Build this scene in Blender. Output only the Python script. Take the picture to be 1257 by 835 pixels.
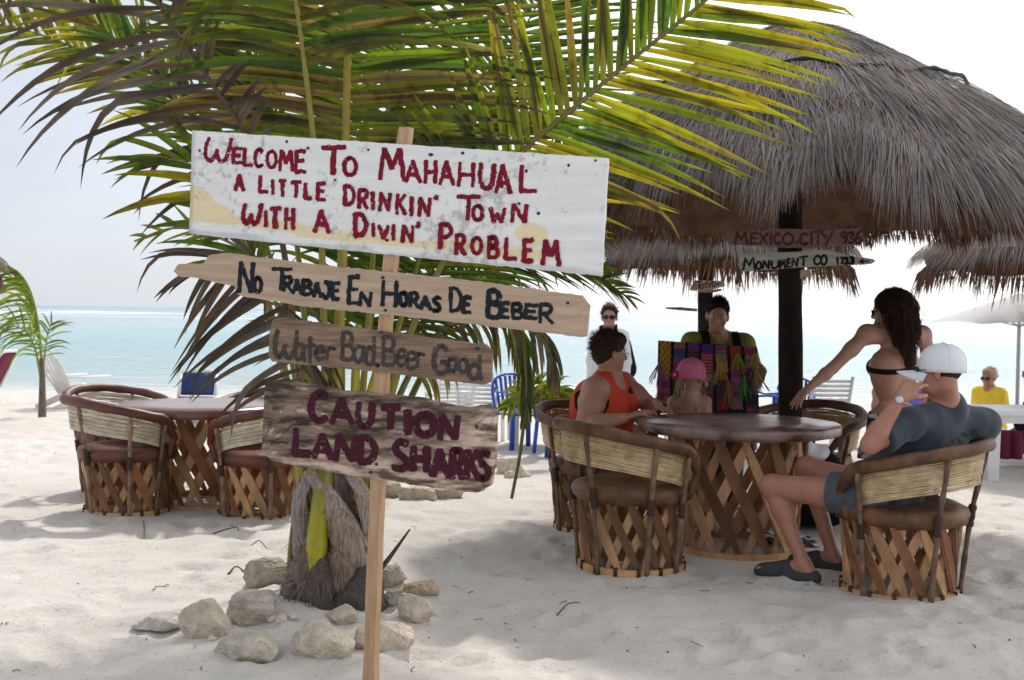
import bpy, math, random
import numpy as np
from mathutils import Vector, Matrix
for _o in list(bpy.data.objects): bpy.data.objects.remove(_o)
S = bpy.context.scene
COL = S.collection
R_ = math.radians
rng = np.random.default_rng(7)
random.seed(7)

# ------------------------------------------------------------------ camera
FPX, W0, H0 = 1400.0, 1257.0, 835.0
CAMZ, PITCH, ROLL = 1.40, R_(1.41), R_(0.85)
CAM = np.array([0.0, 0.0, CAMZ])
_F = np.array([0, math.cos(PITCH), -math.sin(PITCH)])
_U0 = np.array([0, math.sin(PITCH), math.cos(PITCH)])
_R0 = np.array([1.0, 0, 0])
_R = math.cos(ROLL) * _R0 + math.sin(ROLL) * _U0
_U = -math.sin(ROLL) * _R0 + math.cos(ROLL) * _U0
cd = bpy.data.cameras.new('camera'); cam = bpy.data.objects.new('camera', cd); COL.objects.link(cam)
cam.matrix_world = Matrix(((_R[0], _U[0], -_F[0], 0), (_R[1], _U[1], -_F[1], 0), (_R[2], _U[2], -_F[2], CAMZ), (0, 0, 0, 1)))
cd.sensor_width = 36.0; cd.lens = 36.0 * FPX / W0
cd.clip_start = 0.05; cd.clip_end = 8000
cd.dof.use_dof = True; cd.dof.focus_distance = 4.9; cd.dof.aperture_fstop = 6.5
S.camera = cam

def ray(px, py):
    return _F + _R * (px - W0 / 2) / FPX + _U * (H0 / 2 - py) / FPX
def P(px, py, d):                       # point seen at a photo pixel, at distance d along the ground axis
    r = ray(px, py); return CAM + r * (d / r[1])
def G(px, py, z=0.0):                   # point seen at a photo pixel on the level z
    r = ray(px, py); return CAM + r * ((z - CAMZ) / r[2])

# ------------------------------------------------------------------ world and sun
SUN_EL, SUN_AZ = R_(47), R_(13)         # azimuth from +Y (away from the camera) towards +X
SUND = np.array([math.sin(SUN_AZ) * math.cos(SUN_EL), math.cos(SUN_AZ) * math.cos(SUN_EL), math.sin(SUN_EL)])
w = bpy.data.worlds.new('World'); S.world = w; w.use_nodes = True
nt = w.node_tree; nt.nodes.clear()
def N(t, **k):
    n = nt.nodes.new(t)
    for a, b in k.items(): setattr(n, a, b)
    return n
def L(a, b): nt.links.new(a, b)
sky = N('ShaderNodeTexSky', sky_type='NISHITA', sun_disc=False)
sky.sun_elevation = SUN_EL; sky.sun_rotation = SUN_AZ
tc = N('ShaderNodeTexCoord')
dot = N('ShaderNodeVectorMath', operation='DOT_PRODUCT'); dot.inputs[1].default_value = tuple(SUND * np.array([1.0, 1, 1]))
L(tc.outputs['Generated'], dot.inputs[0])
# wide glow of the veiled sun: brightest to the right
dr = np.array([0.80, 0.52, 0.30]); dr /= np.linalg.norm(dr)
dot2 = N('ShaderNodeVectorMath', operation='DOT_PRODUCT'); dot2.inputs[1].default_value = tuple(dr)
L(tc.outputs['Generated'], dot2.inputs[0])
mp = N('ShaderNodeMapping'); mp.inputs['Scale'].default_value = (1.0, 1.0, 3.2); L(tc.outputs['Generated'], mp.inputs['Vector'])
nz = N('ShaderNodeTexNoise'); nz.inputs['Scale'].default_value = 2.3; nz.inputs['Detail'].default_value = 6; nz.inputs['Roughness'].default_value = 0.55
L(mp.outputs[0], nz.inputs['Vector'])
ad = N('ShaderNodeMath', operation='MULTIPLY_ADD'); ad.inputs[1].default_value = 0.60
L(nz.outputs['Fac'], ad.inputs[0]); L(dot2.outputs['Value'], ad.inputs[2])
mr = N('ShaderNodeMapRange'); mr.inputs['From Min'].default_value = -0.9; mr.inputs['From Max'].default_value = 1.10
L(ad.outputs[0], mr.inputs['Value'])
cr = N('ShaderNodeValToRGB')
cr.color_ramp.elements[0].position = 0.0; cr.color_ramp.elements[0].color = (6.6, 6.8, 7.1, 1)
cr.color_ramp.elements[1].position = 1.0; cr.color_ramp.elements[1].color = (13.5, 13.6, 13.7, 1)
e = cr.color_ramp.elements.new(0.30); e.color = (6.1, 6.4, 6.9, 1)
e = cr.color_ramp.elements.new(0.60); e.color = (4.65, 5.05, 5.7, 1)
e = cr.color_ramp.elements.new(0.80); e.color = (6.3, 6.7, 7.3, 1)
L(mr.outputs[0], cr.inputs[0])
mx = N('ShaderNodeMix', data_type='RGBA'); mx.inputs['Factor'].default_value = 0.88
L(sky.outputs[0], mx.inputs['A']); L(cr.outputs[0], mx.inputs['B'])
bg = N('ShaderNodeBackground'); bg.inputs['Strength'].default_value = 0.1
wo = N('ShaderNodeOutputWorld'); L(mx.outputs['Result'], bg.inputs[0]); L(bg.outputs[0], wo.inputs[0])

sl = bpy.data.lights.new('sun', 'SUN'); sl.energy = 2.35; sl.angle = R_(4.0); sl.color = (1.0, 0.96, 0.91)
so = bpy.data.objects.new('sun', sl); COL.objects.link(so)
so.rotation_mode = 'QUATERNION'; so.rotation_quaternion = Vector(tuple(SUND)).to_track_quat('Z', 'Y'); so.location = (3, 10, 12)
S.view_settings.view_transform = 'Standard'; S.view_settings.look = 'None'
S.view_settings.exposure = 0.40; S.view_settings.gamma = 1.0
S.cycles.max_bounces = 6; S.cycles.transparent_max_bounces = 4

# ------------------------------------------------------------------ materials
MATS = {}
def mat(name, color=(.5, .5, .5), rough=.6, var=0.0, scale=8.0, stretch=(1, 1, 1), col2=None, bump=0.0, bscale=None, tint=False,
        spec=.5, transl=0.0, metal=0.0, detail=5, worn=0.0, ramp=(.35, .65), coords='Object', bdist=0.01, sheen=0.0):
    if name in MATS: return MATS[name]
    m = bpy.data.materials.new(name); m.use_nodes = True; t = m.node_tree; t.nodes.clear()
    n = lambda ty: t.nodes.new(ty); l = t.links.new
    out = n('ShaderNodeOutputMaterial'); b = n('ShaderNodeBsdfPrincipled')
    b.inputs['Roughness'].default_value = rough; b.inputs['Metallic'].default_value = metal
    b.inputs['Specular IOR Level'].default_value = spec
    if sheen: b.inputs['Sheen Weight'].default_value = sheen
    tc = n('ShaderNodeTexCoord'); mp = n('ShaderNodeMapping'); mp.inputs['Scale'].default_value = stretch
    l(tc.outputs[coords], mp.inputs['Vector'])
    nz = n('ShaderNodeTexNoise'); nz.inputs['Scale'].default_value = scale; nz.inputs['Detail'].default_value = detail; nz.inputs['Roughness'].default_value = .6
    l(mp.outputs[0], nz.inputs['Vector'])
    c2 = col2 if col2 is not None else tuple(c * (1 - var) for c in color)
    cr = n('ShaderNodeValToRGB'); cr.color_ramp.elements[0].position = ramp[0]; cr.color_ramp.elements[1].position = ramp[1]
    cr.color_ramp.elements[0].color = (*c2, 1); cr.color_ramp.elements[1].color = (*color, 1)
    l(nz.outputs['Fac'], cr.inputs[0])
    c = cr.outputs[0]
    if tint:
        at = n('ShaderNodeAttribute'); at.attribute_name = 'tint'
        mm = n('ShaderNodeMix'); mm.data_type = 'RGBA'; mm.blend_type = 'MULTIPLY'; mm.inputs['Factor'].default_value = 1
        l(c, mm.inputs['A']); l(at.outputs['Color'], mm.inputs['B']); c = mm.outputs['Result']
    l(c, b.inputs['Base Color'])
    if bump:
        n2 = n('ShaderNodeTexNoise'); n2.inputs['Scale'].default_value = bscale or scale * 4; n2.inputs['Detail'].default_value = 6
        l(mp.outputs[0], n2.inputs['Vector'])
        bp = n('ShaderNodeBump'); bp.inputs['Strength'].default_value = bump; bp.inputs['Distance'].default_value = bdist
        l(n2.outputs['Fac'], bp.inputs['Height']); l(bp.outputs[0], b.inputs['Normal'])
    if transl:
        tr = n('ShaderNodeBsdfTranslucent'); l(c, tr.inputs['Color'])
        if isinstance(transl, tuple):
            mm2 = n('ShaderNodeMix'); mm2.data_type = 'RGBA'; mm2.blend_type = 'MULTIPLY'; mm2.inputs['Factor'].default_value = 1
            l(c, mm2.inputs['A']); mm2.inputs['B'].default_value = (*transl[1], 1); l(mm2.outputs['Result'], tr.inputs['Color'])
            tw = transl[0]
        else: tw = transl
        ms = n('ShaderNodeMixShader'); ms.inputs[0].default_value = tw
        l(b.outputs[0], ms.inputs[1]); l(tr.outputs[0], ms.inputs[2]); l(ms.outputs[0], out.inputs[0])
    elif worn:
        n3 = n('ShaderNodeTexNoise'); n3.inputs['Scale'].default_value = 60; n3.inputs['Detail'].default_value = 7; n3.inputs['Roughness'].default_value = .7; l(tc.outputs['Object'], n3.inputs['Vector'])
        th = n('ShaderNodeMapRange'); th.inputs['From Min'].default_value = worn; th.inputs['From Max'].default_value = worn + .05; l(n3.outputs['Fac'], th.inputs['Value'])
        tp = n('ShaderNodeBsdfTransparent'); ms = n('ShaderNodeMixShader'); l(th.outputs[0], ms.inputs[0]); l(tp.outputs[0], ms.inputs[1]); l(b.outputs[0], ms.inputs[2]); l(ms.outputs[0], out.inputs[0])
    else: l(b.outputs[0], out.inputs[0])
    MATS[name] = m; return m

# ------------------------------------------------------------------ mesh building
def unit(v):
    v = np.asarray(v, float); return v / (np.linalg.norm(v) + 1e-12)
def crom(pts, n):                       # Catmull-Rom through the points, n samples
    p = np.asarray(pts, float)
    if len(p) == 2: return p[0] + (p[1] - p[0]) * np.linspace(0, 1, n)[:, None]
    q = np.vstack([2 * p[0] - p[1], p, 2 * p[-1] - p[-2]])
    d = np.concatenate([[0], np.cumsum(np.linalg.norm(np.diff(p, axis=0), axis=1))]); d /= d[-1]
    out = []
    for t in np.linspace(0, 1, n):
        i = min(max(np.searchsorted(d, t, side='right') - 1, 0), len(p) - 2)
        u = (t - d[i]) / (d[i + 1] - d[i] + 1e-12)
        a, b, c, e = q[i], q[i + 1], q[i + 2], q[i + 3]
        out.append(.5 * (2 * b + (c - a) * u + (2 * a - 5 * b + 4 * c - e) * u * u + (3 * b - a - 3 * c + e) * u ** 3))
    return np.array(out)
def snoise(p, s, seed=0):               # cheap smooth noise in about -1..1 from summed sines
    r = np.random.default_rng(seed); p = np.asarray(p, float) * s
    o = np.zeros(p.shape[:-1])
    for k in range(6):
        d = r.normal(size=p.shape[-1]); d *= (1 + .45 * k) / np.linalg.norm(d)
        o += np.sin(p @ d + r.uniform(0, 6.28)) / (1 + .5 * k)
    return o / 2.4
class MB:
    def __init__(s): s.v = []; s.f = []; s.t = []; s.n = 0; s.use_t = False
    def add(s, v, f, tint=None):
        v = np.asarray(v, float).reshape(-1, 3)
        s.v.append(v)
        s.f += [tuple(int(i) + s.n for i in q) for q in f]
        if tint is None: tt = np.ones((len(v), 3))
        else:
            s.use_t = True; tt = np.asarray(tint, float)
            tt = np.broadcast_to(tt, (len(v), 3)) if tt.ndim == 1 else tt
        s.t.append(tt); s.n += len(v); return s
    def box(s, c, size, rot=None, tint=None, taper=1.0):
        x, y, z = np.array(size) / 2
        v = np.array([[a * x * (taper if k > 0 else 1), b * y * (taper if k > 0 else 1), k * z] for k in (-1, 1) for a, b in ((-1, -1), (1, -1), (1, 1), (-1, 1))])
        if rot is not None: v = v @ np.asarray(rot).T
        f = [(0, 3, 2, 1), (4, 5, 6, 7), (0, 1, 5, 4), (1, 2, 6, 5), (2, 3, 7, 6), (3, 0, 4, 7)]
        return s.add(v + np.array(c), f, tint)
    def beam(s, a, b, w, h, up=(0, 0, 1), tint=None, point=0.0):   # rectangular bar; point>0 = pointed ends of that length
        a = np.array(a, float); b = np.array(b, float); t = unit(b - a); u = unit(np.cross(t, up)); v = np.cross(u, t)
        L_ = np.linalg.norm(b - a)
        st = [(0, 1)] if not point else [(0, .35), (point, 1)]
        st = st + [(L_ - q, k) for q, k in reversed(st)]
        vv, ff = [], []
        for q, k in st:
            for su, sv in ((-1, -1), (1, -1), (1, 1), (-1, 1)): vv.append(a + t * q + u * su * w / 2 * k + v * sv * h / 2)
        for i in range(len(st) - 1):
            for j in range(4): ff.append((4 * i + j, 4 * i + (j + 1) % 4, 4 * i + 4 + (j + 1) % 4, 4 * i + 4 + j))
        n = 4 * (len(st) - 1); ff += [(3, 2, 1, 0), (n, n + 1, n + 2, n + 3)]
        return s.add(vv, ff, tint)
    def tube(s, pts, r, n=8, tint=None, flat=None, ref=None, caps=True):  # r scalar or per point; flat=(a,b) scales the section
        p = np.asarray(pts, float); m = len(p)
        r = np.full(m, r) if np.isscalar(r) else np.asarray(r, float)
        t = np.gradient(p, axis=0); t /= np.linalg.norm(t, axis=1)[:, None] + 1e-12
        ref = np.array(ref if ref is not None else ((0, 0, 1) if abs(t[0][2]) < .9 else (1, 0, 0)), float)
        fa, fb = flat or (1, 1); vv = []
        u = unit(np.cross(ref, t[0]))
        for i in range(m):
            u = unit(u - t[i] * (u @ t[i])); q = np.cross(t[i], u)
            for k in range(n):
                a = 2 * math.pi * k / n; vv.append(p[i] + r[i] * (math.cos(a) * u * fa + math.sin(a) * q * fb))
        ff = [(i * n + k, i * n + (k + 1) % n, (i + 1) * n + (k + 1) % n, (i + 1) * n + k) for i in range(m - 1) for k in range(n)]
        if caps: ff += [tuple(range(n - 1, -1, -1)), tuple((m - 1) * n + k for k in range(n))]
        if tint is not None and np.ndim(tint) == 2 and len(tint) == m: tint = np.repeat(tint, n, axis=0)
        return s.add(vv, ff, tint)
    def lathe(s, prof, n=24, c=(0, 0, 0), tint=None, sx=1, sy=1):
        vv = [(r * math.cos(2 * math.pi * k / n) * sx + c[0], r * math.sin(2 * math.pi * k / n) * sy + c[1], z + c[2]) for r, z in prof for k in range(n)]
        m = len(prof)
        ff = [(i * n + k, i * n + (k + 1) % n, (i + 1) * n + (k + 1) % n, (i + 1) * n + k) for i in range(m - 1) for k in range(n)]
        if prof[0][0] > 1e-6: ff.append(tuple(range(n - 1, -1, -1)))
        if prof[-1][0] > 1e-6: ff.append(tuple((m - 1) * n + k for k in range(n)))
        return s.add(vv, ff, tint)
    def ball(s, c, r, n=14, m=9, rot=None, tint=None):
        r = np.array([r] * 3 if np.isscalar(r) else r, float); v = []; 
        for i in range(m + 1):
            a = math.pi * i / m
            for k in range(n):
                b = 2 * math.pi * k / n; v.append((math.sin(a) * math.cos(b), math.sin(a) * math.sin(b), math.cos(a)))
        v = np.array(v) * r
        if rot is not None: v = v @ np.asarray(rot).T
        ff = [(i * n + k, (i + 1) * n + k, (i + 1) * n + (k + 1) % n, i * n + (k + 1) % n) for i in range(m) for k in range(n)]
        return s.add(v + np.array(c), ff, tint)
    def grid(s, V, tint=None, flip=False):                        # V: (a,b,3) array as a sheet
        a, b = V.shape[:2]; I = np.arange(a * b).reshape(a, b)
        q = np.stack([I[:-1, :-1], I[1:, :-1], I[1:, 1:], I[:-1, 1:]], -1).reshape(-1, 4)
        if flip: q = q[:, ::-1]
        return s.add(V.reshape(-1, 3), q.tolist(), None if tint is None else (tint if np.ndim(tint) == 1 else np.asarray(tint).reshape(-1, 3)))
    def build(s, name, m, parent=None, smooth=True, label=None, world=True):
        V = np.vstack(s.v); me = bpy.data.meshes.new(name)
        o = bpy.data.objects.new(name, me); COL.objects.link(o)
        if parent is not None:
            o.parent = parent
            if world: V = V - np.array(root_loc(parent))
        me.from_pydata(V.tolist(), [], s.f); me.materials.append(m)
        me.polygons.foreach_set('use_smooth', [smooth] * len(me.polygons))
        if s.use_t or (m.node_tree and any(n.type == 'ATTRIBUTE' for n in m.node_tree.nodes)):
            at = me.attributes.new('tint', 'FLOAT_COLOR', 'POINT')
            T = np.ones((len(V), 4)); T[:, :3] = np.vstack(s.t); at.data.foreach_set('color', T.ravel())
        me.update()
        if label: o['label'] = label
        return o
def root_loc(o):
    p = np.zeros(3)
    while o is not None: p = p + np.array(o.location); o = o.parent
    return p
def bevel(o, w=.004, seg=2):
    b = o.modifiers.new('bevel', 'BEVEL'); b.width = w; b.segments = seg; b.limit_method = 'ANGLE'; return o
def tag(o, label=None, cat=None, group=None, kind=None):
    if label: o['label'] = label
    if cat: o['category'] = cat
    if group: o['group'] = group
    if kind: o['kind'] = kind
    return o
def thing(name, label, cat, loc=(0, 0, 0), rotz=0.0, group=None):
    o = bpy.data.objects.new(name, None); COL.objects.link(o); o.empty_display_size = .1
    o.location = tuple(float(x) for x in loc); o.rotation_euler = (0, 0, rotz); return tag(o, label, cat, group)
def dup(o, loc, rotz, label, group=None):
    r = o.copy(); COL.objects.link(r); r.location = tuple(float(x) for x in loc); r.rotation_euler = (0, 0, rotz); r['label'] = label
    if group: r['group'] = group
    def rec(src, dst):
        for ch in src.children:
            c = ch.copy(); COL.objects.link(c); c.parent = dst; rec(ch, c)
    rec(o, r); return r
def strands(mb, root, dirs, length, width, droop, tint, seg=3, normal=None, r=None):
    """many thin blades at once: root (n,3), dirs (n,3)"""
    n = len(root); r = r or rng
    p = root.copy(); d = dirs / np.linalg.norm(dirs, axis=1)[:, None]
    side = np.cross(d, normal) if normal is not None else np.cross(d, np.array([0, 0, 1.0]) + r.normal(0, .3, (n, 3)))
    side /= np.linalg.norm(side, axis=1)[:, None] + 1e-9
    side = side + r.normal(0, .25, (n, 3))
    rows = []
    for j in range(seg + 1):
        q = j / seg; w_ = (width * (1 - .88 * q ** 1.5))[:, None] * .5
        rows.append(np.stack([p - side * w_, p + side * w_], 1))
        d = d + np.stack([np.zeros(n), np.zeros(n), -droop / seg], 1) + r.normal(0, .035, (n, 3)); d /= np.linalg.norm(d, axis=1)[:, None]
        p = p + d * (length / seg)[:, None]
    V = np.concatenate(rows, 1)                         # (n, 2(seg+1), 3)
    k = 2 * (seg + 1); off = (np.arange(n) * k)[:, None]
    F_ = []
    for j in range(seg): F_.append(off + np.array([[2 * j, 2 * j + 1, 2 * j + 3, 2 * j + 2]]))
    F_ = np.stack(F_, 1).reshape(-1, 4)
    mb.add(V.reshape(-1, 3), F_.tolist(), np.repeat(tint, k, axis=0))
def rotz(a): c, s = math.cos(a), math.sin(a); return np.array([[c, -s, 0], [s, c, 0], [0, 0, 1]])
def rotx(a): c, s = math.cos(a), math.sin(a); return np.array([[1, 0, 0], [0, c, -s], [0, s, c]])
def roty(a): c, s = math.cos(a), math.sin(a); return np.array([[c, 0, s], [0, 1, 0], [-s, 0, c]])

# ------------------------------------------------------------------ ground and sea
def beach_z(y):
    y = np.asarray(y, float)
    return np.where(y > 7.0, -0.033 * (y - 7.0), 0.0)
SEA_Z = -0.66
def sand_bumps(x, y):
    p = np.stack([x, y], -1)
    b = .016 * snoise(p, 1.6, 1) + .017 * snoise(p, 4.2, 2) + .011 * snoise(p, 11., 3) + .004 * snoise(p, 27., 4)
    q = snoise(p, 2.9, 5); b += -.020 * np.clip(q - .25, 0, 1)
    return b
# footprints
FP = []
for k in range(900):
    yy = rng.uniform(3.6, 15); xx = rng.uniform(-.5 * yy - .6, .5 * yy + .6)
    FP.append((xx, yy, rng.uniform(.055, .1), rng.uniform(0, 3.14), rng.uniform(.008, .026)))
def sand_height(x, y):
    z = beach_z(y) + sand_bumps(x, y)
    return z
nr, nc = 620, 420
yy = 1.2 + (np.linspace(0, 1, nr) ** 2.0) * 34.0
yy = np.concatenate([[-4, -1.5, 0], yy]); nr = len(yy)
tt = np.linspace(-1, 1, nc)
Y = np.repeat(yy[:, None], nc, 1); X = tt[None, :] * (2.2 + .62 * np.maximum(Y, 0))
Z = sand_height(X, Y)
for fx, fy, fr, fa, fd in FP:
    m_ = (abs(X - fx) < .35) & (abs(Y - fy) < .35)
    if not m_.any(): continue
    dx, dy = X[m_] - fx, Y[m_] - fy
    u = dx * math.cos(fa) + dy * math.sin(fa); v = -dx * math.sin(fa) + dy * math.cos(fa)
    q = np.sqrt((u / (fr * 1.7)) ** 2 + (v / fr) ** 2)
    Z[m_] += -fd * np.exp(-q ** 4) + .45 * fd * np.exp(-((q - 1.35) / .3) ** 2)
# flat seats in the sand under the furniture, a low mound round the palm
PALM = G(402, 742)
rr = np.hypot(X - PALM[0], Y - PALM[1]); Z += .05 * np.exp(-(rr / .5) ** 2)
# wheel-like tread marks at the left
for (ax, ay), (bx, by) in (((-1.9, 5.55), (-.95, 5.0)), ((-2.3, 4.9), (-1.5, 4.72)), ((-1.0, 6.2), (-.35, 5.75))):
    t_ = unit(np.array([bx - ax, by - ay, 0]))[:2]; Ln = math.hypot(bx - ax, by - ay)
    u = (X - ax) * t_[0] + (Y - ay) * t_[1]; v = -(X - ax) * t_[1] + (Y - ay) * t_[0]
    k_ = np.exp(-(v / .05) ** 4) * (1 / (1 + np.exp(-(u) / .05))) * (1 / (1 + np.exp((u - Ln) / .05)))
    Z += k_ * (.0045 * np.sin(u * 2 * math.pi / .035) - .008)
def clear_sand(cx, cy, r):
    m_ = np.exp(-(np.hypot(X - cx, Y - cy) / r) ** 6); Z[:] = Z * (1 - m_) + (beach_z(Y)) * m_
# ------------------------------------------------------------------ setting: sand and sea (built after furniture spots are known)
TABLE_R = P(905, 600, 6.85); TABLE_L = P(248, 560, 8.45)
def chair_at(px, d): p = P(px, 500, d); return np.array([p[0], d, 0.0])
for cx_, cy_, r_ in ((TABLE_R[0], TABLE_R[1], .55), (TABLE_L[0], TABLE_L[1], .6)): clear_sand(cx_, cy_, r_)

def sand_material():
    m = bpy.data.materials.new('sand'); m.use_nodes = True; t = m.node_tree; b = t.nodes['Principled BSDF']; l = t.links.new
    n = lambda ty: t.nodes.new(ty)
    tc = n('ShaderNodeTexCoord')
    def noise(sc, d=6): 
        q = n('ShaderNodeTexNoise'); q.inputs['Scale'].default_value = sc; q.inputs['Detail'].default_value = d; q.inputs['Roughness'].default_value = .6; l(tc.outputs['Object'], q.inputs['Vector']); return q
    a = noise(1.1); c = noise(420., 3); d = noise(38., 6)
    r1 = n('ShaderNodeValToRGB'); r1.color_ramp.elements[0].position = .3; r1.color_ramp.elements[1].position = .7
    r1.color_ramp.elements[0].color = (.60, .55, .495, 1); r1.color_ramp.elements[1].color = (.695, .645, .59, 1); l(a.outputs['Fac'], r1.inputs[0])
    r2 = n('ShaderNodeValToRGB'); r2.color_ramp.elements[0].position = .30; r2.color_ramp.elements[1].position = .5
    r2.color_ramp.elements[0].color = (.72, .70, .68, 1); r2.color_ramp.elements[1].color = (1, 1, 1, 1); l(c.outputs['Fac'], r2.inputs[0])
    r3 = n('ShaderNodeValToRGB'); r3.color_ramp.elements[0].position = .27; r3.color_ramp.elements[1].position = .42
    r3.color_ramp.elements[0].color = (.62, .57, .52, 1); r3.color_ramp.elements[1].color = (1, 1, 1, 1); l(d.outputs['Fac'], r3.inputs[0])
    def mul(x, y):
        q = n('ShaderNodeMix'); q.data_type = 'RGBA'; q.blend_type = 'MULTIPLY'; q.inputs['Factor'].default_value = 1; l(x, q.inputs['A']); l(y, q.inputs['B']); return q.outputs['Result']
    l(mul(mul(r1.outputs[0], r2.outputs[0]), r3.outputs[0]), b.inputs['Base Color'])
    b.inputs['Roughness'].default_value = .95; b.inputs['Specular IOR Level'].default_value = .15
    bm = noise(26., 8); bp = n('ShaderNodeBump'); bp.inputs['Strength'].default_value = .55; bp.inputs['Distance'].default_value = .02; l(bm.outputs['Fac'], bp.inputs['Height'])
    b2 = noise(300., 2); bq = n('ShaderNodeBump'); bq.inputs['Strength'].default_value = .35; bq.inputs['Distance'].default_value = .003
    l(b2.outputs['Fac'], bq.inputs['Height']); l(bp.outputs[0], bq.inputs['Normal']); l(bq.outputs[0], b.inputs['Normal'])
    return m
mb = MB(); mb.grid(np.stack([X, Y, Z], -1), flip=False)
sand = mb.build('sand_beach', sand_material()); tag(sand, 'pale coral sand beach with footprints sloping down to the water', kind='structure')
def gz(x, y):                           # height of the built sand at a spot
    j = int(np.clip(np.searchsorted(yy, y), 1, nr - 1)); j = j if abs(yy[j] - y) < abs(yy[j - 1] - y) else j - 1
    i = int(np.argmin(abs(X[j] - x))); return float(Z[j, i])

def sea_material():
    m = bpy.data.materials.new('sea_water'); m.use_nodes = True; t = m.node_tree; b = t.nodes['Principled BSDF']; l = t.links.new
    n = lambda ty: t.nodes.new(ty)
    geo = n('ShaderNodeNewGeometry'); sp = n('ShaderNodeSeparateXYZ'); l(geo.outputs['Position'], sp.inputs[0])
    lg = n('ShaderNodeMath'); lg.operation = 'LOGARITHM'; lg.inputs[1].default_value = 10; l(sp.outputs['Y'], lg.inputs[0])
    # depth of the lagoon and the seagrass streaks
    mp = n('ShaderNodeMapping'); mp.inputs['Scale'].default_value = (.018, .05, 1); l(geo.outputs['Position'], mp.inputs[0])
    ns = n('ShaderNodeTexNoise'); ns.inputs['Scale'].default_value = 1; ns.inputs['Detail'].default_value = 5; l(mp.outputs[0], ns.inputs['Vector'])
    ad = n('ShaderNodeMath'); ad.operation = 'MULTIPLY_ADD'; ad.inputs[1].default_value = .9; l(ns.outputs['Fac'], ad.inputs[0]); l(lg.outputs[0], ad.inputs[2])
    mr = n('ShaderNodeMapRange'); mr.inputs['From Min'].default_value = 1.75; mr.inputs['From Max'].default_value = 3.6; l(ad.outputs[0], mr.inputs['Value'])
    cr = n('ShaderNodeValToRGB'); els = cr.color_ramp.elements
    els[0].position = 0; els[0].color = (.76, .80, .78, 1); els[1].position = 1; els[1].color = (.22, .34, .46, 1)
    for p_, c_ in ((.10, (.62, .76, .77)), (.26, (.40, .67, .71)), (.45, (.52, .65, .68)), (.62, (.44, .57, .62)), (.85, (.27, .40, .50))):
        e = els.new(p_); e.color = (*c_, 1)
    l(mr.outputs[0], cr.inputs[0])
    # breakers on the reef: broken white bands far out
    m2 = n('ShaderNodeMapping'); m2.inputs['Scale'].default_value = (.010, .05, 1); l(geo.outputs['Position'], m2.inputs[0])
    n2 = n('ShaderNodeTexNoise'); n2.inputs['Scale'].default_value = 1; n2.inputs['Detail'].default_value = 7; n2.inputs['Roughness'].default_value = .65; l(m2.outputs[0], n2.inputs['Vector'])
    band = n('ShaderNodeValToRGB'); be = band.color_ramp.elements; be[0].position = 0; be[0].color = (0, 0, 0, 1); be[1].position = 1; be[1].color = (0, 0, 0, 1)
    for p_, v_ in ((.36, 0), (.42, .13), (.50, .20), (.58, .12), (.66, .03)): e = be.new(p_); e.color = (v_, v_, v_, 1)
    mr2 = n('ShaderNodeMapRange'); mr2.inputs['From Min'].default_value = 1.5; mr2.inputs['From Max'].default_value = 3.5; l(lg.outputs[0], mr2.inputs['Value']); l(mr2.outputs[0], band.inputs[0])
    s2 = n('ShaderNodeMath'); s2.operation = 'ADD'; l(n2.outputs['Fac'], s2.inputs[0]); l(band.outputs[0], s2.inputs[1])
    st = n('ShaderNodeMapRange'); st.inputs['From Min'].default_value = .66; st.inputs['From Max'].default_value = .72; l(s2.outputs[0], st.inputs['Value'])
    # foam at the water's edge
    e1 = n('ShaderNodeMapRange'); e1.inputs['From Min'].default_value = 30.5; e1.inputs['From Max'].default_value = 26.5; l(sp.outputs['Y'], e1.inputs['Value'])
    mxx = n('ShaderNodeMath'); mxx.operation = 'MAXIMUM'; l(st.outputs[0], mxx.inputs[0])
    e2 = n('ShaderNodeMath'); e2.operation = 'MULTIPLY'; e2.inputs[1].default_value = .7; l(e1.outputs[0], e2.inputs[0]); l(e2.outputs[0], mxx.inputs[1])
    mx = n('ShaderNodeMix'); mx.data_type = 'RGBA'; l(mxx.outputs[0], mx.inputs['Factor']); l(cr.outputs[0], mx.inputs['A']); mx.inputs['B'].default_value = (.9, .92, .92, 1)
    l(mx.outputs['Result'], b.inputs['Base Color'])
    rr = n('ShaderNodeMix'); rr.data_type = 'FLOAT'; l(mxx.outputs[0], rr.inputs['Factor']); rr.inputs['A'].default_value = .16; rr.inputs['B'].default_value = .8; l(rr.outputs[0], b.inputs['Roughness'])
    b.inputs['IOR'].default_value = 1.33
    w1 = n('ShaderNodeMapping'); w1.inputs['Scale'].default_value = (.22, 1.1, 1); l(geo.outputs['Position'], w1.inputs[0])
    wn = n('ShaderNodeTexNoise'); wn.inputs['Scale'].default_value = 1; wn.inputs['Detail'].default_value = 8; wn.inputs['Roughness'].default_value = .65; l(w1.outputs[0], wn.inputs['Vector'])
    bp = n('ShaderNodeBump'); bp.inputs['Strength'].default_value = 1.0; bp.inputs['Distance'].default_value = 1.1; l(wn.outputs['Fac'], bp.inputs['Height']); l(bp.outputs[0], b.inputs['Normal'])
    return m
ys = np.concatenate([np.linspace(22, 60, 90), np.geomspace(61, 6500, 170)])
xs = np.linspace(-1, 1, 160)
SX = xs[None, :] * (20 + 1.0 * ys[:, None]); SY = np.repeat(ys[:, None], 160, 1)
SZ = SEA_Z + .05 * snoise(np.stack([SX * .12, SY * .5], -1), 1.0, 21) * np.clip((SY - 24) / 30, .15, 1)
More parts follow.
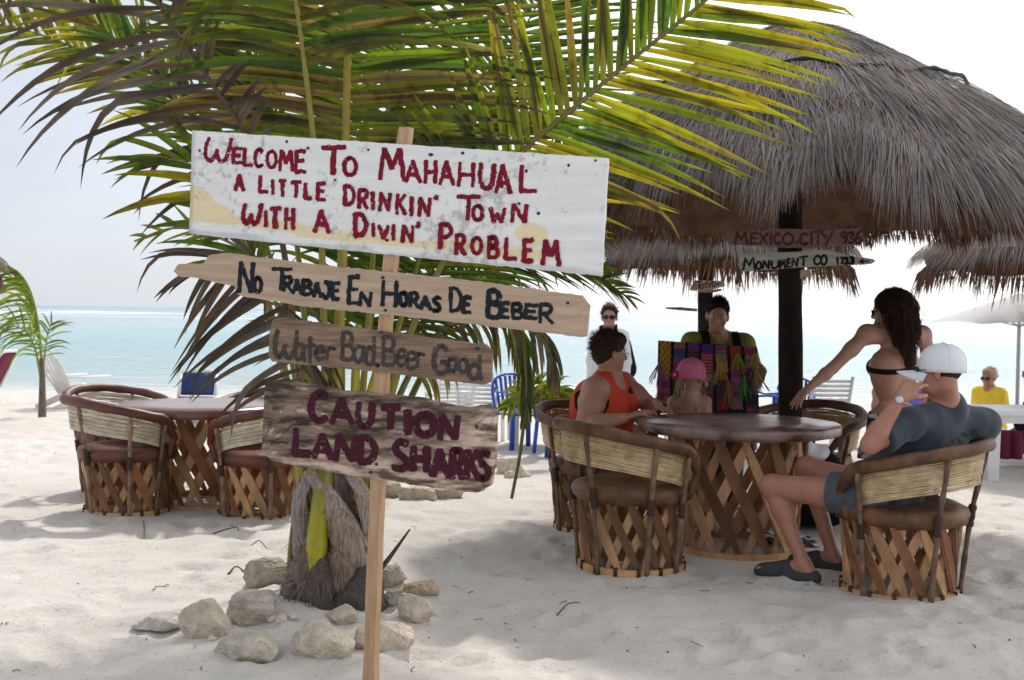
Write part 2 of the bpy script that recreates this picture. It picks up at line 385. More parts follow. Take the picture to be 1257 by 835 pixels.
for yb, hb in ((33., .10), (44., .14), (250, .5), (300, .8), (370, .9), (460, .8)):   # low swells and the reef break
    wv = yb + (2.5 if yb < 60 else 14) * snoise(SX[..., None], .05 if yb < 60 else .012, int(yb))
    SZ += hb * np.exp(-((SY - wv) / (1.0 if yb < 60 else 9)) ** 2) * np.clip(.5 + snoise(SX[..., None], .03 if yb < 60 else .02, int(yb) + 1), 0, 1)
mb = MB(); mb.grid(np.stack([SX, SY, SZ], -1))
tag(mb.build('sea', sea_material()), 'pale turquoise lagoon with white surf on the reef', kind='structure')

# ------------------------------------------------------------------ shared materials
WOODPOST = mat('sawn_pine', (.56, .36, .21), .75, col2=(.42, .25, .14), scale=9, stretch=(6, 6, .6), bump=.4, bscale=30)
CEDAR = mat('cedar_strip', (.46, .275, .145), .75, col2=(.29, .16, .08), scale=5, stretch=(2.5, 2.5, 1.2), bump=.3, bscale=40, tint=True)
STICK = mat('bark_stick', (.22, .15, .10), .8, col2=(.09, .055, .04), scale=14, bump=.5, bscale=40, tint=True)
LEATHER = mat('tanned_pigskin', (.18, .078, .030), .55, col2=(.065, .027, .012), scale=9, bump=.35, bscale=26, tint=True)
LEATHER_RED = mat('reddish_leather', (.15, .036, .018), .45, col2=(.06, .018, .011), scale=7, bump=.35, bscale=24, tint=True)
REED = mat('split_reed', (.62, .47, .29), .6, col2=(.36, .24, .13), scale=12, stretch=(1, 1, 1), bump=.25, bscale=50, tint=True, ramp=(.3, .6))
REED_PALE = mat('bleached_reed', (.66, .60, .48), .6, col2=(.42, .35, .25), scale=12, bump=.25, bscale=50, tint=True, ramp=(.3, .6))
HIDE_TOP = mat('worn_hide_tabletop', (.30, .21, .19), .30, col2=(.085, .035, .027), scale=4.5, bump=.35, bscale=14, detail=9, ramp=(.38, .62))
BLUEP = mat('blue_plastic', (.02, .10, .52), .35, .2)
WHITEP = mat('white_plastic', (.80, .80, .78), .4, .08, scale=3)
WHITEPAINT = mat('white_painted_wood', (.80, .79, .76), .6, .1, scale=6)
DARKPOST = mat('dark_creosote_post', (.032, .025, .022), .9, spec=.08, col2=(.018, .014, .012), scale=8, stretch=(3, 3, .5), bump=.8, bscale=30)
LEAF = mat('palm_leaflet', (1, 1, 1), .40, col2=(.60, .50, .42), scale=16, detail=8, tint=True, transl=(.5, (2.45, 2.6, .7)), ramp=(.34, .5))
DEADLEAF = mat('dry_palm_leaflet', (1, 1, 1), .7, col2=(.6, .58, .56), scale=8, tint=True, transl=.22)
RACHIS = mat('palm_rachis', (1, 1, 1), .45, col2=(.78, .74, .6), scale=9, tint=True)
FIBRE = mat('palm_sheath_fibre', (.26, .215, .18), .9, col2=(.10, .08, .065), scale=22, stretch=(5, 5, .5), bump=.9, bscale=34, tint=True)
ROCK = mat('coral_stone', (.68, .625, .545), .95, col2=(.43, .385, .325), scale=11, bump=1.0, bscale=45, detail=10, bdist=.03, tint=True, spec=.15)
BLACK = mat('black_cloth', (.012, .012, .014), .9, .3, scale=20, spec=.15)
# ------------------------------------------------------------------ wooden signpost with four painted boards
SGN_TL = P(236, 160, 4.36); SGN_TR = P(746, 194, 3.87)
_u = unit((SGN_TR - SGN_TL) * np.array([1, 1, 0])); SN = unit(np.cross(_u, [0, 0, 1])); SN = SN if SN[1] < 0 else -SN     # towards the camera
def on_sign(px, py, off=0.0):
    r = ray(px, py); o = SGN_TL + SN * off
    return CAM + r * (((o - CAM) @ SN) / (r @ SN))
STROKES = {
 'A': [[(0, 0), (.28, .55), (.48, 1)], [(.48, 1), (.72, .5), (1, 0)], [(.2, .36), (.8, .34)]],
 'B': [[(.04, 1), (0, 0)], 'c', [(0, .98), (.6, 1), (.85, .78), (.6, .56), (.06, .52)], 'c', [(.06, .52), (.7, .5), (1, .25), (.7, .02), (0, 0)]],
 'C': ['c', [(.95, .86), (.62, 1), (.2, .84), (0, .48), (.16, .12), (.55, 0), (1, .12)]],
 'D': [[(.05, 1), (.02, 0)], 'c', [(0, .98), (.6, .95), (.95, .62), (.9, .3), (.55, .05), (0, 0)]],
 'E': [[(.12, 1), (.04, 0)], [(.08, .97), (1, 1)], [(.08, .52), (.8, .54)], [(.03, .02), (.95, .04)]],
 'G': ['c', [(.95, .84), (.62, 1), (.2, .86), (0, .48), (.18, .1), (.55, 0), (.92, .12), (.96, .4)], [(.5, .42), (1, .44)]],
 'H': [[(.08, 1), (0, 0)], [(.98, 1), (.92, 0)], [(.04, .48), (.95, .52)]],
 'I': [[(.5, 1), (.5, 0)]],
 'J': ['c', [(.75, 1), (.78, .4), (.62, .06), (.28, 0), (0, .22)], [(.3, .97), (1, 1)]],
 'K': [[(.08, 1), (0, 0)], [(.95, 1), (.06, .45)], [(.3, .56), (1, 0)]],
 'L': [[(.1, 1), (0, .04)], [(0, .03), (1, .06)]],
 'M': [[(0, 0), (.16, 1)], [(.16, 1), (.5, .38)], [(.5, .38), (.84, 1)], [(.84, 1), (1, 0)]],
 'N': [[(0, 0), (.12, 1)], [(.12, 1), (.82, .04)], [(.82, .02), (.98, 1)]],
 'O': ['c', [(.5, 1), (.12, .82), (0, .46), (.15, .1), (.5, 0), (.86, .14), (1, .52), (.84, .86), (.5, 1)]],
 'P': [[(.06, 1), (0, 0)], 'c', [(.04, .98), (.65, 1), (1, .75), (.7, .5), (.05, .44)]],
 'R': [[(.06, 1), (0, 0)], 'c', [(.04, .98), (.7, 1), (.92, .76), (.65, .54), (.06, .48)], [(.3, .5), (1, 0)]],
 'S': ['c', [(.95, .92), (.55, 1), (.14, .82), (.3, .58), (.75, .42), (.95, .2), (.55, 0), (0, .06)]],
 'T': [[(0, .95), (1, 1)], [(.52, .97), (.46, 0)]],
 'U': ['c', [(.06, 1), (0, .4), (.2, .04), (.6, .02), (.9, .3), (1, 1)]],
 'V': [[(0, 1), (.45, 0)], [(.45, 0), (1, 1)]],
 'W': ['c', [(.14, 1), (.02, .6), (.02, .2), (.2, .02), (.42, .3), (.46, .5)], 'c', [(.44, .36), (.52, .06), (.72, .04), (.9, .45), (1, 1)]],
 'w': [[(0, 1), (.22, 0)], [(.22, 0), (.48, .6)], [(.48, .6), (.72, .02)], [(.72, .02), (1, 1)]],
 'X': [[(0, 1), (1, 0)], [(1, 1), (0, 0)]],
 'Y': [[(0, 1), (.48, .5)], [(1, 1), (.4, 0)]],
 'a': ['c', [(.78, .9), (.35, 1), (.02, .6), (.1, .1), (.45, 0), (.8, .5), (.8, .95)], [(.8, .95), (.82, .1), (1, 0)]],
 't': [[(.5, 1), (.42, .05)], [(0, .62), (1, .7)]],
 'e': ['c', [(.05, .52), (.9, .6), (.7, .98), (.25, .9), (0, .4), (.3, 0), (.95, .14)]],
 'r': [[(.1, 1), (.05, 0)], 'c', [(.08, .6), (.4, .95), (.95, .85)]],
 'd': ['c', [(.8, .5), (.4, .62), (0, .35), (.2, .02), (.6, .05), (.82, .4)], [(.86, 1), (.84, .15), (1, 0)]],
 'o': ['c', [(.5, 1), (.1, .8), (0, .4), (.25, .02), (.7, .04), (1, .5), (.8, .92), (.5, 1)]],
 "'": [[(.9, 1), (.1, 0)]], '.': [[(.2, .5), (.8, .5)]],
 '1': [[(.2, .8), (.6, 1)], [(.6, 1), (.55, 0)]],
 '7': [[(0, 1), (1, .98)], [(1, .98), (.3, 0)]],
 '3': ['c', [(.05, .92), (.6, 1), (.9, .78), (.35, .54)], 'c', [(.35, .54), (.95, .35), (.7, .02), (0, .08)]],
 '9': ['c', [(.95, .8), (.5, 1), (.05, .75), (.4, .5), (.92, .75)], 'c', [(.95, .8), (.9, .4), (.5, 0)]],
 '6': ['c', [(.85, 1), (.3, .7), (.05, .25), (.5, 0), (.95, .25), (.6, .5), (.12, .32)]],
 '<': [[(0, .5), (1, .5)], [(0, .5), (.4, .95)], [(0, .5), (.4, .05)]],
}
def lettering(name, letters, width, plane, slope, m, parent, wob=.15, seed=1, lift0=.0006):
    """letters: (char, x0, x1, ytop, ybottom) in photo pixels; strokes are laid as thin paint on the board plane"""
    mb = MB(); rs = np.random.default_rng(seed); lift = lift0
    for item in letters:
        ch, x0, x1, y0, y1 = item[:5]; wd = width * (item[5] if len(item) > 5 else 1)
        curve = False; w_, h_ = (x1 - x0), (y1 - y0)
        ix = wd * .42
        for st in STROKES[ch]:
            if st == 'c': curve = True; continue
            p = np.array(st, float)
            n = max(7, int(4 * len(p)))
            q = crom(p, n * 2) if curve else crom(p[[0, -1]] if len(p) == 2 else p, n)
            curve = False
            hw = max(w_ - 2 * ix, 1.0); hh = max(h_ - abs(slope) * w_ * .6 - 2 * ix, 1.0)
            px = x0 + ix + q[:, 0] * hw; py = y1 - ix - q[:, 1] * hh - (1 - q[:, 0]) * slope * w_ * .6
            px = px + rs.normal(0, .22, len(px)); py = py + rs.normal(0, .22, len(py))
            pts = np.stack([px, py], 1); tg = np.gradient(pts, axis=0); tg /= np.linalg.norm(tg, axis=1)[:, None] + 1e-9
            nn = np.stack([-tg[:, 1], tg[:, 0]], 1)
            # round brush ends, uneven width
            m_ = len(pts); wv = wd / 2 * (1 + wob * rs.normal(size=(m_, 2))); wv *= (rs.uniform(.85, 1.12) + rs.uniform(-.16, .16) * np.linspace(-1, 1, m_))[:, None]
            ends = []
            for sgn, i in ((-1, 0), (1, m_ - 1)):
                arc = [(k * wd * .085, math.sqrt(max(0, 1 - (k / 3.2) ** 2))) for k in (1, 2, 3)]
                ends.append([(pts[i] + tg[i] * sgn * a_, nn[i], wd / 2 * b_ * (1 + wob * .6 * rs.normal())) for a_, b_ in arc])
            L_, Rr = [], []
            for c_, n_, ww in reversed(ends[0]): L_.append(c_ + n_ * ww); Rr.append(c_ - n_ * ww)
            for i in range(m_): L_.append(pts[i] + nn[i] * wv[i, 0]); Rr.append(pts[i] - nn[i] * wv[i, 1])
            for c_, n_, ww in ends[1]: L_.append(c_ + n_ * ww); Rr.append(c_ - n_ * ww)
            V = np.array([[plane(*a_, lift), plane(*b_, lift)] for a_, b_ in zip(L_, Rr)])
            mb.grid(V); lift += .00003
    return mb.build(name, m, parent)
def board(name, top, bot, thick, m, parent, plane, off=0.0, label=None, nx=150, ny=34, tintf=None, rag=0.0, relief=0.0, seed=3, nrm=None):
    """plank whose outline was measured as a top and a bottom edge from left to right"""
    nrm = SN if nrm is None else nrm
    def along(pts, n):
        p = np.array(pts, float); d = np.concatenate([[0], np.cumsum(np.hypot(*np.diff(p, axis=0).T))]); d /= d[-1]; t = np.linspace(0, 1, n)
        return np.stack([np.interp(t, d, p[:, 0]), np.interp(t, d, p[:, 1])], 1)
    a, b = along(top, nx), along(bot, nx)
    r1 = rag * snoise(a[:, :1], .12, seed) + rag * .6 * snoise(a[:, :1], .5, seed + 1); r2 = rag * snoise(b[:, :1], .13, seed + 2) + rag * .6 * snoise(b[:, :1], .45, seed + 3)
    a[:, 1] += r1; b[:, 1] += r2
    tv = np.linspace(0, 1, ny)
    px = a[:, None, :] * (1 - tv)[None, :, None] + b[:, None, :] * tv[None, :, None]
    px[0, 1:-1, 0] += rag * .8 * snoise(tv[1:-1, None], 9, seed + 5); px[-1, 1:-1, 0] += rag * 1.2 * snoise(tv[1:-1, None], 14, seed + 6)
    F_ = np.array([[plane(x, y, off) for x, y in row] for row in px])
    uv = np.stack(np.meshgrid(np.linspace(0, 1, nx), tv, indexing='ij'), -1)
    if relief:
        g = relief * (snoise(uv * np.array([3.0, 40.0]), 1, seed) + .7 * snoise(uv * np.array([9.0, 95.0]), 1, seed + 9)) 
        edge = np.minimum(np.minimum(uv[..., 0], 1 - uv[..., 0]) * 12, np.minimum(uv[..., 1], 1 - uv[..., 1]) * 6); edge = np.clip(edge, 0, 1)
        F_ = F_ + nrm * (np.minimum(g, 0) * edge - (1 - edge) * thick * .18)[..., None]
    Bk = F_ - nrm * thick
    tint = tintf(uv) if tintf else np.ones(uv.shape[:2] + (3,))
    mb = MB(); mb.grid(F_, tint, flip=True); mb.grid(Bk, tint)
    for f_, b_, t_, fl in ((F_[:, 0], Bk[:, 0], tint[:, 0], False), (F_[:, -1], Bk[:, -1], tint[:, -1], True), (F_[0], Bk[0], tint[0], True), (F_[-1], Bk[-1], tint[-1], False)):
        mb.grid(np.stack([f_, b_], 1), np.stack([t_, t_], 1) * .85, flip=fl)
    return mb.build(name, m, parent, smooth=False, label=label)
base = on_sign(453, 860, -.03); base = np.array([base[0], base[1], gz(base[0], base[1])])
sign = thing('wooden_signpost', 'tall wooden signpost carrying four hand-painted boards before the palm', 'signpost', base)
# post: two slightly bent sawn laths
path = [on_sign(x, y, -.033) for x, y in ((499, 157), (489, 230), (480, 320), (470, 450), (464, 600), (459, 720), (455, 838))]
path.append(base - np.array([0, 0, .12])); mb = MB()
pp = crom(path, 40); ww = np.linspace(.0205, .0225, 40)
vv, ff = [], []
for i, (c_, w_) in enumerate(zip(pp, ww)):
    w_ = w_ * (1 + .05 * math.sin(i * .9) + .03 * math.sin(i * 2.3))
    for a_, b_ in ((-1, -1), (0, -.86), (1, -1), (1, 1), (-1, 1)): vv.append(c_ + _u * a_ * w_ - SN * b_ * .022)
for i in range(39):
    for j in range(5): ff.append((5 * i + j, 5 * i + (j + 1) % 5, 5 * i + 5 + (j + 1) % 5, 5 * i + 5 + j))
ff += [(4, 3, 2, 1, 0), tuple(195 + k for k in range(5))]
mb.add(vv, ff); post = mb.build('post', WOODPOST, sign, smooth=False)

RED = mat('crimson_paint', (.27, .004, .026), .65, spec=.2, col2=(.15, .003, .014), scale=30, bump=.15, bscale=60, worn=.34)
NAVY = mat('blue_black_paint', (.013, .020, .028), .7, .3, spec=.2, scale=30, bump=.15, bscale=60, worn=.34)
CHAR = mat('faded_black_paint', (.030, .026, .026), .75, col2=(.06, .045, .038), scale=40, worn=.38)
MAROON = mat('maroon_paint', (.075, .009, .024), .75, spec=.2, col2=(.05, .01, .018), scale=34, worn=.37)
def worn_paint():
    m = bpy.data.materials.new('worn_white_paint'); m.use_nodes = True; t = m.node_tree; b = t.nodes['Principled BSDF']; l = t.links.new; n = lambda ty: t.nodes.new(ty)
    tc = n('ShaderNodeTexCoord'); at = n('ShaderNodeAttribute'); at.attribute_name = 'tint'
    def noise(sc, d, st=(1, 1, 1)):
        mp = n('ShaderNodeMapping'); mp.inputs['Scale'].default_value = st; l(tc.outputs['Object'], mp.inputs[0])
        q = n('ShaderNodeTexNoise'); q.inputs['Scale'].default_value = sc; q.inputs['Detail'].default_value = d; q.inputs['Roughness'].default_value = .68; l(mp.outputs[0], q.inputs['Vector']); return q
    a, c, g = noise(3.4, 4), noise(34, 9), noise(3.0, 5, (1, 1, 9))
    s = n('ShaderNodeMath'); s.operation = 'MULTIPLY_ADD'; s.inputs[1].default_value = .85; l(a.outputs['Fac'], s.inputs[0]); l(c.outputs['Fac'], s.inputs[2])
    r = n('ShaderNodeMapRange'); r.inputs['From Min'].default_value = .985; r.inputs['From Max'].default_value = 1.12; l(s.outputs[0], r.inputs['Value'])
    r.inputs['To Max'].default_value = .62
    r2 = n('ShaderNodeValToRGB'); r2.color_ramp.elements[0].position = .3; r2.color_ramp.elements[0].color = (.74, .73, .71, 1); r2.color_ramp.elements[1].position = .7; r2.color_ramp.elements[1].color = (.88, .865, .83, 1); l(g.outputs['Fac'], r2.inputs[0])
    mu = n('ShaderNodeMix'); mu.data_type = 'RGBA'; mu.blend_type = 'MULTIPLY'; mu.inputs['Factor'].default_value = 1; l(r2.outputs[0], mu.inputs['A']); l(at.outputs['Color'], mu.inputs['B'])
    mx = n('ShaderNodeMix'); mx.data_type = 'RGBA'; l(r.outputs[0], mx.inputs['Factor']); l(mu.outputs['Result'], mx.inputs['A']); mx.inputs['B'].default_value = (.30, .29, .27, 1)
    l(mx.outputs['Result'], b.inputs['Base Color']); b.inputs['Roughness'].default_value = .6
    bp = n('ShaderNodeBump'); bp.inputs['Strength'].default_value = .35; bp.inputs['Distance'].default_value = .004; l(c.outputs['Fac'], bp.inputs['Height']); l(bp.outputs[0], b.inputs['Normal'])
    return m
def big_tint(uv):
    u, v = uv[..., 0], uv[..., 1]; t = np.ones(uv.shape[:2] + (3,))
    nz_ = .03 * snoise(uv, 16, 4) + .018 * snoise(uv, 45, 5)
    top = .80 - .28 * np.exp(-(u / .09) ** 2) + .02 * u; bot = .925 - .05 * np.exp(-((u - .05) / .2) ** 2)
    band = np.clip((v - top - nz_) / .015, 0, 1) * np.clip((bot + .02 * snoise(uv, 25, 6) - v) / .015, 0, 1) * np.clip((.885 - u + nz_ * .5) / .02, 0, 1)
    blob = np.clip((1 - np.hypot((u - .825) / .04, (v - .70) / .12) + nz_ * 6) / .1, 0, 1)
    k = np.maximum(band, blob)[..., None]
    t = t * (1 - k) + np.array([1.0, .85, .54]) * k
    gr = np.clip((v - .955 + nz_) / .02, 0, 1) * .25 + np.clip((.012 - u) / .01, 0, 1) * .3
    return t * (1 - gr[..., None])
b1 = board('board', [(236, 160), (490, 177), (746, 194)], [(232, 287), (480, 313), (738, 339)], .024, worn_paint(), sign, on_sign, label='big white painted board with red welcome lettering and yellow smears', nx=260, ny=70, tintf=big_tint, rag=.5)
l1 = [('W', 250, 286, 167, 201), ('E', 283.6, 299, 180, 203), ('L', 297.5, 311, 180, 206), ('C', 311, 324, 181, 207), ('O', 326, 341, 183, 208), ('M', 341, 361, 183, 212), ('E', 360.5, 377, 183, 214),
      ('T', 393, 426, 177, 217, 1.25), ('O', 420, 439.5, 191, 218, 1.2), ('M', 464, 498, 180, 224, 1.25), ('A', 496, 518, 195, 226), ('H', 520, 537.5, 195, 227), ('A', 538, 558.5, 196, 229), ('H', 561, 583.5, 198, 231), ('U', 587, 608.5, 199, 234, 1.1), ('A', 606.5, 629, 200, 239, 1.1), ('L', 636.5, 660, 201, 239, 1.15),
      ('A', 287, 301, 212.5, 236), ('L', 316.5, 330, 214, 239), ('I', 332, 337, 219, 240), ('T', 341, 353, 219, 243), ('T', 356, 371, 221, 244), ('L', 372, 384, 223, 246.5), ('E', 387, 401, 223, 248), ('D', 421, 437, 226, 254), ('R', 438.5, 453, 231, 258), ('I', 455, 460, 234, 259), ('N', 464, 481, 235, 261), ('K', 485, 499.5, 237, 265), ('I', 502, 507.5, 240, 267), ('N', 512.5, 530, 241, 268), ("'", 532, 538.5, 238, 247),
      ('T', 559, 591, 238, 272.5, 1.15), ('O', 578.5, 594, 250, 272.5), ('w', 600, 622, 253, 275.5), ('N', 626.5, 649, 249, 275.5),
      ('W', 296, 322.5, 248, 277.5), ('I', 323.5, 328.5, 257, 280), ('T', 330, 346, 253, 282, 1.1), ('H', 348.5, 362.5, 254, 283.5), ('A', 383.5, 406, 256, 288, 1.15), ('D', 433, 452, 260, 292, 1.15), ('I', 455.5, 460, 273, 292), ('V', 463, 478.5, 275, 295), ('I', 480, 485, 274, 297), ('N', 492, 509, 275, 300), ("'", 510.5, 516.5, 271, 281.5),
      ('P', 537.5, 556, 273, 307.5, 1.15), ('R', 557.5, 573, 286, 315, 1.1), ('O', 577, 593, 289, 314, 1.1), ('B', 597.5, 613.5, 289, 319, 1.15), ('L', 618, 636, 291, 321.5, 1.1), ('E', 640, 656.5, 292, 324, 1.2), ('M', 663.5, 688.5, 293, 328, 1.2)]
lettering('lettering', l1, 5.0, on_sign, .06, RED, b1, seed=11)
DRIFT = mat('driftwood_tan', (.56, .41, .29), .8, col2=(.43, .30, .205), scale=5, stretch=(1, 1, 9), bump=.6, bscale=14, tint=True, ramp=(.3, .7))
DRIFT_D = mat('driftwood_brown', (.33, .215, .14), .85, col2=(.14, .085, .06), scale=6, stretch=(1, 1, 10), bump=.9, bscale=14, tint=True, ramp=(.32, .62))
DRIFT_G = mat('driftwood_weathered', (.30, .215, .16), .9, col2=(.052, .031, .021), scale=7, stretch=(1, 1, 5), bump=1.0, bscale=16, tint=True, detail=10, ramp=(.40, .60))
q2 = lambda L_: [(210 + x / 2.417, 300 + y / 2.417) for x, y in L_]
q4 = lambda L_: [(310 + x / 4.055, 455 + y / 4.055) for x, y in L_]
def wood_tint(seed):
    def f(uv):
        g = 1 + .12 * snoise(uv * np.array([4., 30.]), 1, seed) + .07 * snoise(uv * np.array([14., 90.]), 1, seed + 1)
        return g[..., None] * np.ones(3)
    return f
b2 = board('board', q2([(8, 80), (20, 58), (95, 58), (112, 32), (160, 25), (450, 62), (900, 108), (1218, 152), (1238, 178)]), q2([(8, 80), (20, 94), (62, 98), (188, 124), (200, 152), (400, 185), (700, 215), (1190, 272), (1232, 276), (1240, 185)]), .022, DRIFT, sign, on_sign, label='pointed tan driftwood board with blue-black lettering', nx=150, ny=24, rag=.7, tintf=wood_tint(31))
l2 = [('N', 291, 313.5, 320, 362), ('O', 310, 323, 338, 361), ('T', 332, 360, 327, 359), ('R', 346, 360.5, 338, 360), ('A', 357.5, 372, 341, 363), ('B', 369.5, 384.5, 342, 364), ('A', 382.5, 396, 345, 367), ('J', 393.5, 409, 344, 368), ('E', 405.5, 418.5, 345, 370), ('E', 425.5, 443, 337, 376), ('N', 439.5, 458, 357, 378.5), ('H', 467, 489, 342.5, 378.5), ('O', 488.5, 502, 356.5, 377.5), ('R', 501.5, 516, 357.5, 379.5), ('A', 513.5, 531, 361.5, 382.5), ('S', 530, 542.5, 362.5, 384.5),
      ('D', 550.5, 568.5, 351, 385), ('E', 566, 580, 362.5, 386.5), ('B', 596.5, 618, 354, 393, 1.25), ('E', 611.5, 627, 369.5, 392.5), ('B', 627, 643.5, 370.5, 393.5), ('E', 641.5, 661.5, 372, 393.5), ('R', 660.5, 680, 371.5, 399)]
lettering('lettering', l2, 5.2, on_sign, .085, NAVY, b2, seed=12)
b3 = board('board', q2([(287, 330), (290, 260), (300, 222), (330, 218), (600, 255), (930, 298), (948, 318)]), q2([(287, 330), (298, 348), (600, 378), (925, 418), (945, 405), (948, 318)]), .026, DRIFT_D, sign, on_sign, label='small brown weathered board with faded black lettering', nx=110, ny=24, rag=.6, tintf=wood_tint(41), relief=.0015)
l3 = [('W', 335, 367, 403, 443, 1.15), ('a', 360, 377, 420, 444), ('t', 374, 388, 411, 449.5), ('e', 385, 400.5, 423, 443.5), ('r', 398.5, 414, 424, 443.5), ('B', 418, 436.5, 406, 444.5, 1.1), ('a', 432.5, 451, 423, 446.5), ('d', 447, 463, 411, 450.5), ('.', 461, 466, 446, 451), ('B', 468, 488, 411, 451, 1.1), ('e', 485.5, 500.5, 426.5, 451.5), ('e', 497, 513, 430, 455), ('r', 509.5, 523, 431, 453), ('G', 530, 552, 421.5, 461.5, 1.1), ('o', 547.5, 563, 438, 458), ('o', 561, 576, 439, 459), ('d', 573, 593.5, 434, 468, 1.1)]
lettering('lettering', l3, 4.7, on_sign, .09, CHAR, b3, seed=13, lift0=.0008)
def shark_tint(uv):
    u, v = uv[..., 0], uv[..., 1]
    g = 1 + .16 * snoise(uv * np.array([4., 24.]), 1, 51) + .10 * snoise(uv * np.array([15., 70.]), 1, 52)
    pale = np.clip((.62 * u + .75 * v - .62 + .16 * snoise(uv, 7, 53) + .08 * snoise(uv, 30, 54)) / .3, 0, 1) * .95
    speck = np.clip((snoise(uv * np.array([34., 46.]), 1, 55) + .5 * snoise(uv * np.array([80., 60.]), 1, 58) - .62) / .12, 0, 1) * .75
    k = np.maximum(pale, speck)[..., None]
    c = g[..., None] * (np.array([1., 1, 1]) * (1 - k) + np.array([2.25, 2.35, 2.5]) * k)
    crack = np.clip(1 - abs(v - .47 - .03 * u + .012 * snoise(u[..., None], 12, 56)) / .013, 0, 1) * np.clip((.4 - u) / .05, 0, 1)
    crack = np.maximum(crack, np.clip(1 - abs(v - .41 + .01 * snoise(u[..., None], 14, 57)) / .013, 0, 1) * np.clip((u - .86) / .03, 0, 1))
    return c * (1 - .85 * crack[..., None])
b4 = board('board', q4([(42, 400), (48, 250), (58, 62), (150, 42), (400, 95), (600, 112), (850, 140), (960, 172), (1060, 185), (1170, 170), (1204, 212)]), q4([(42, 400), (92, 450), (240, 480), (500, 525), (700, 555), (900, 585), (1120, 612), (1180, 570), (1202, 420), (1204, 212)]), .034, DRIFT_G, sign, on_sign, label='thick rough weathered board with maroon warning lettering', nx=150, ny=60, rag=1.0, tintf=shark_tint, relief=.0022)
l4 = [('C', 378, 404, 478, 521), ('A', 403, 436, 486, 524), ('U', 435.5, 461, 491, 528), ('T', 466, 494, 495.5, 530), ('I', 495, 506, 500, 536, 1.05), ('O', 507, 536.5, 504, 538.5), ('N', 536.5, 566, 507, 543), ('L', 358, 384, 523, 562.5), ('A', 381, 411, 530, 566), ('N', 408.5, 440.5, 531.5, 569.5), ('D', 437.5, 464.5, 533, 572), ('S', 479, 504, 538, 580.5), ('H', 502.5, 528.5, 545, 582), ('A', 526.5, 554, 549, 589), ('R', 551, 572, 549, 591), ('K', 569, 591, 550, 591), ('S', 584, 604, 551.5, 592)]
lettering('lettering', l4, 9.2, on_sign, .06, MAROON, b4, wob=.07, seed=14, lift0=.0008)
NAIL = mat('rusty_nail', (.05, .035, .03), .6, .3, metal=.4)
for bd, pts in ((b1, ((245, 185), (352, 174), (378, 182), (452, 184), (480, 201), (475, 246), (475, 295), (411, 221), (529, 190), (568, 188, ), (646, 210), (616, 229), (604, 289), (574, 254), (637, 250), (661, 262), (698, 203), (731, 197))), (b2, ((470, 341), (473, 381), (697, 372))), (b3, ((586, 428), (468, 408))), (b4, ((455, 580), (462, 570), (585, 524)))):
    for q in pts:
        mb = MB(); c_ = on_sign(q[0], q[1], .002); k = random.uniform(.0042, .0066)
        mb.ball(c_, (k * random.uniform(.8, 1.7), .002, k), 10, 6); mb.build('nail', NAIL, bd)
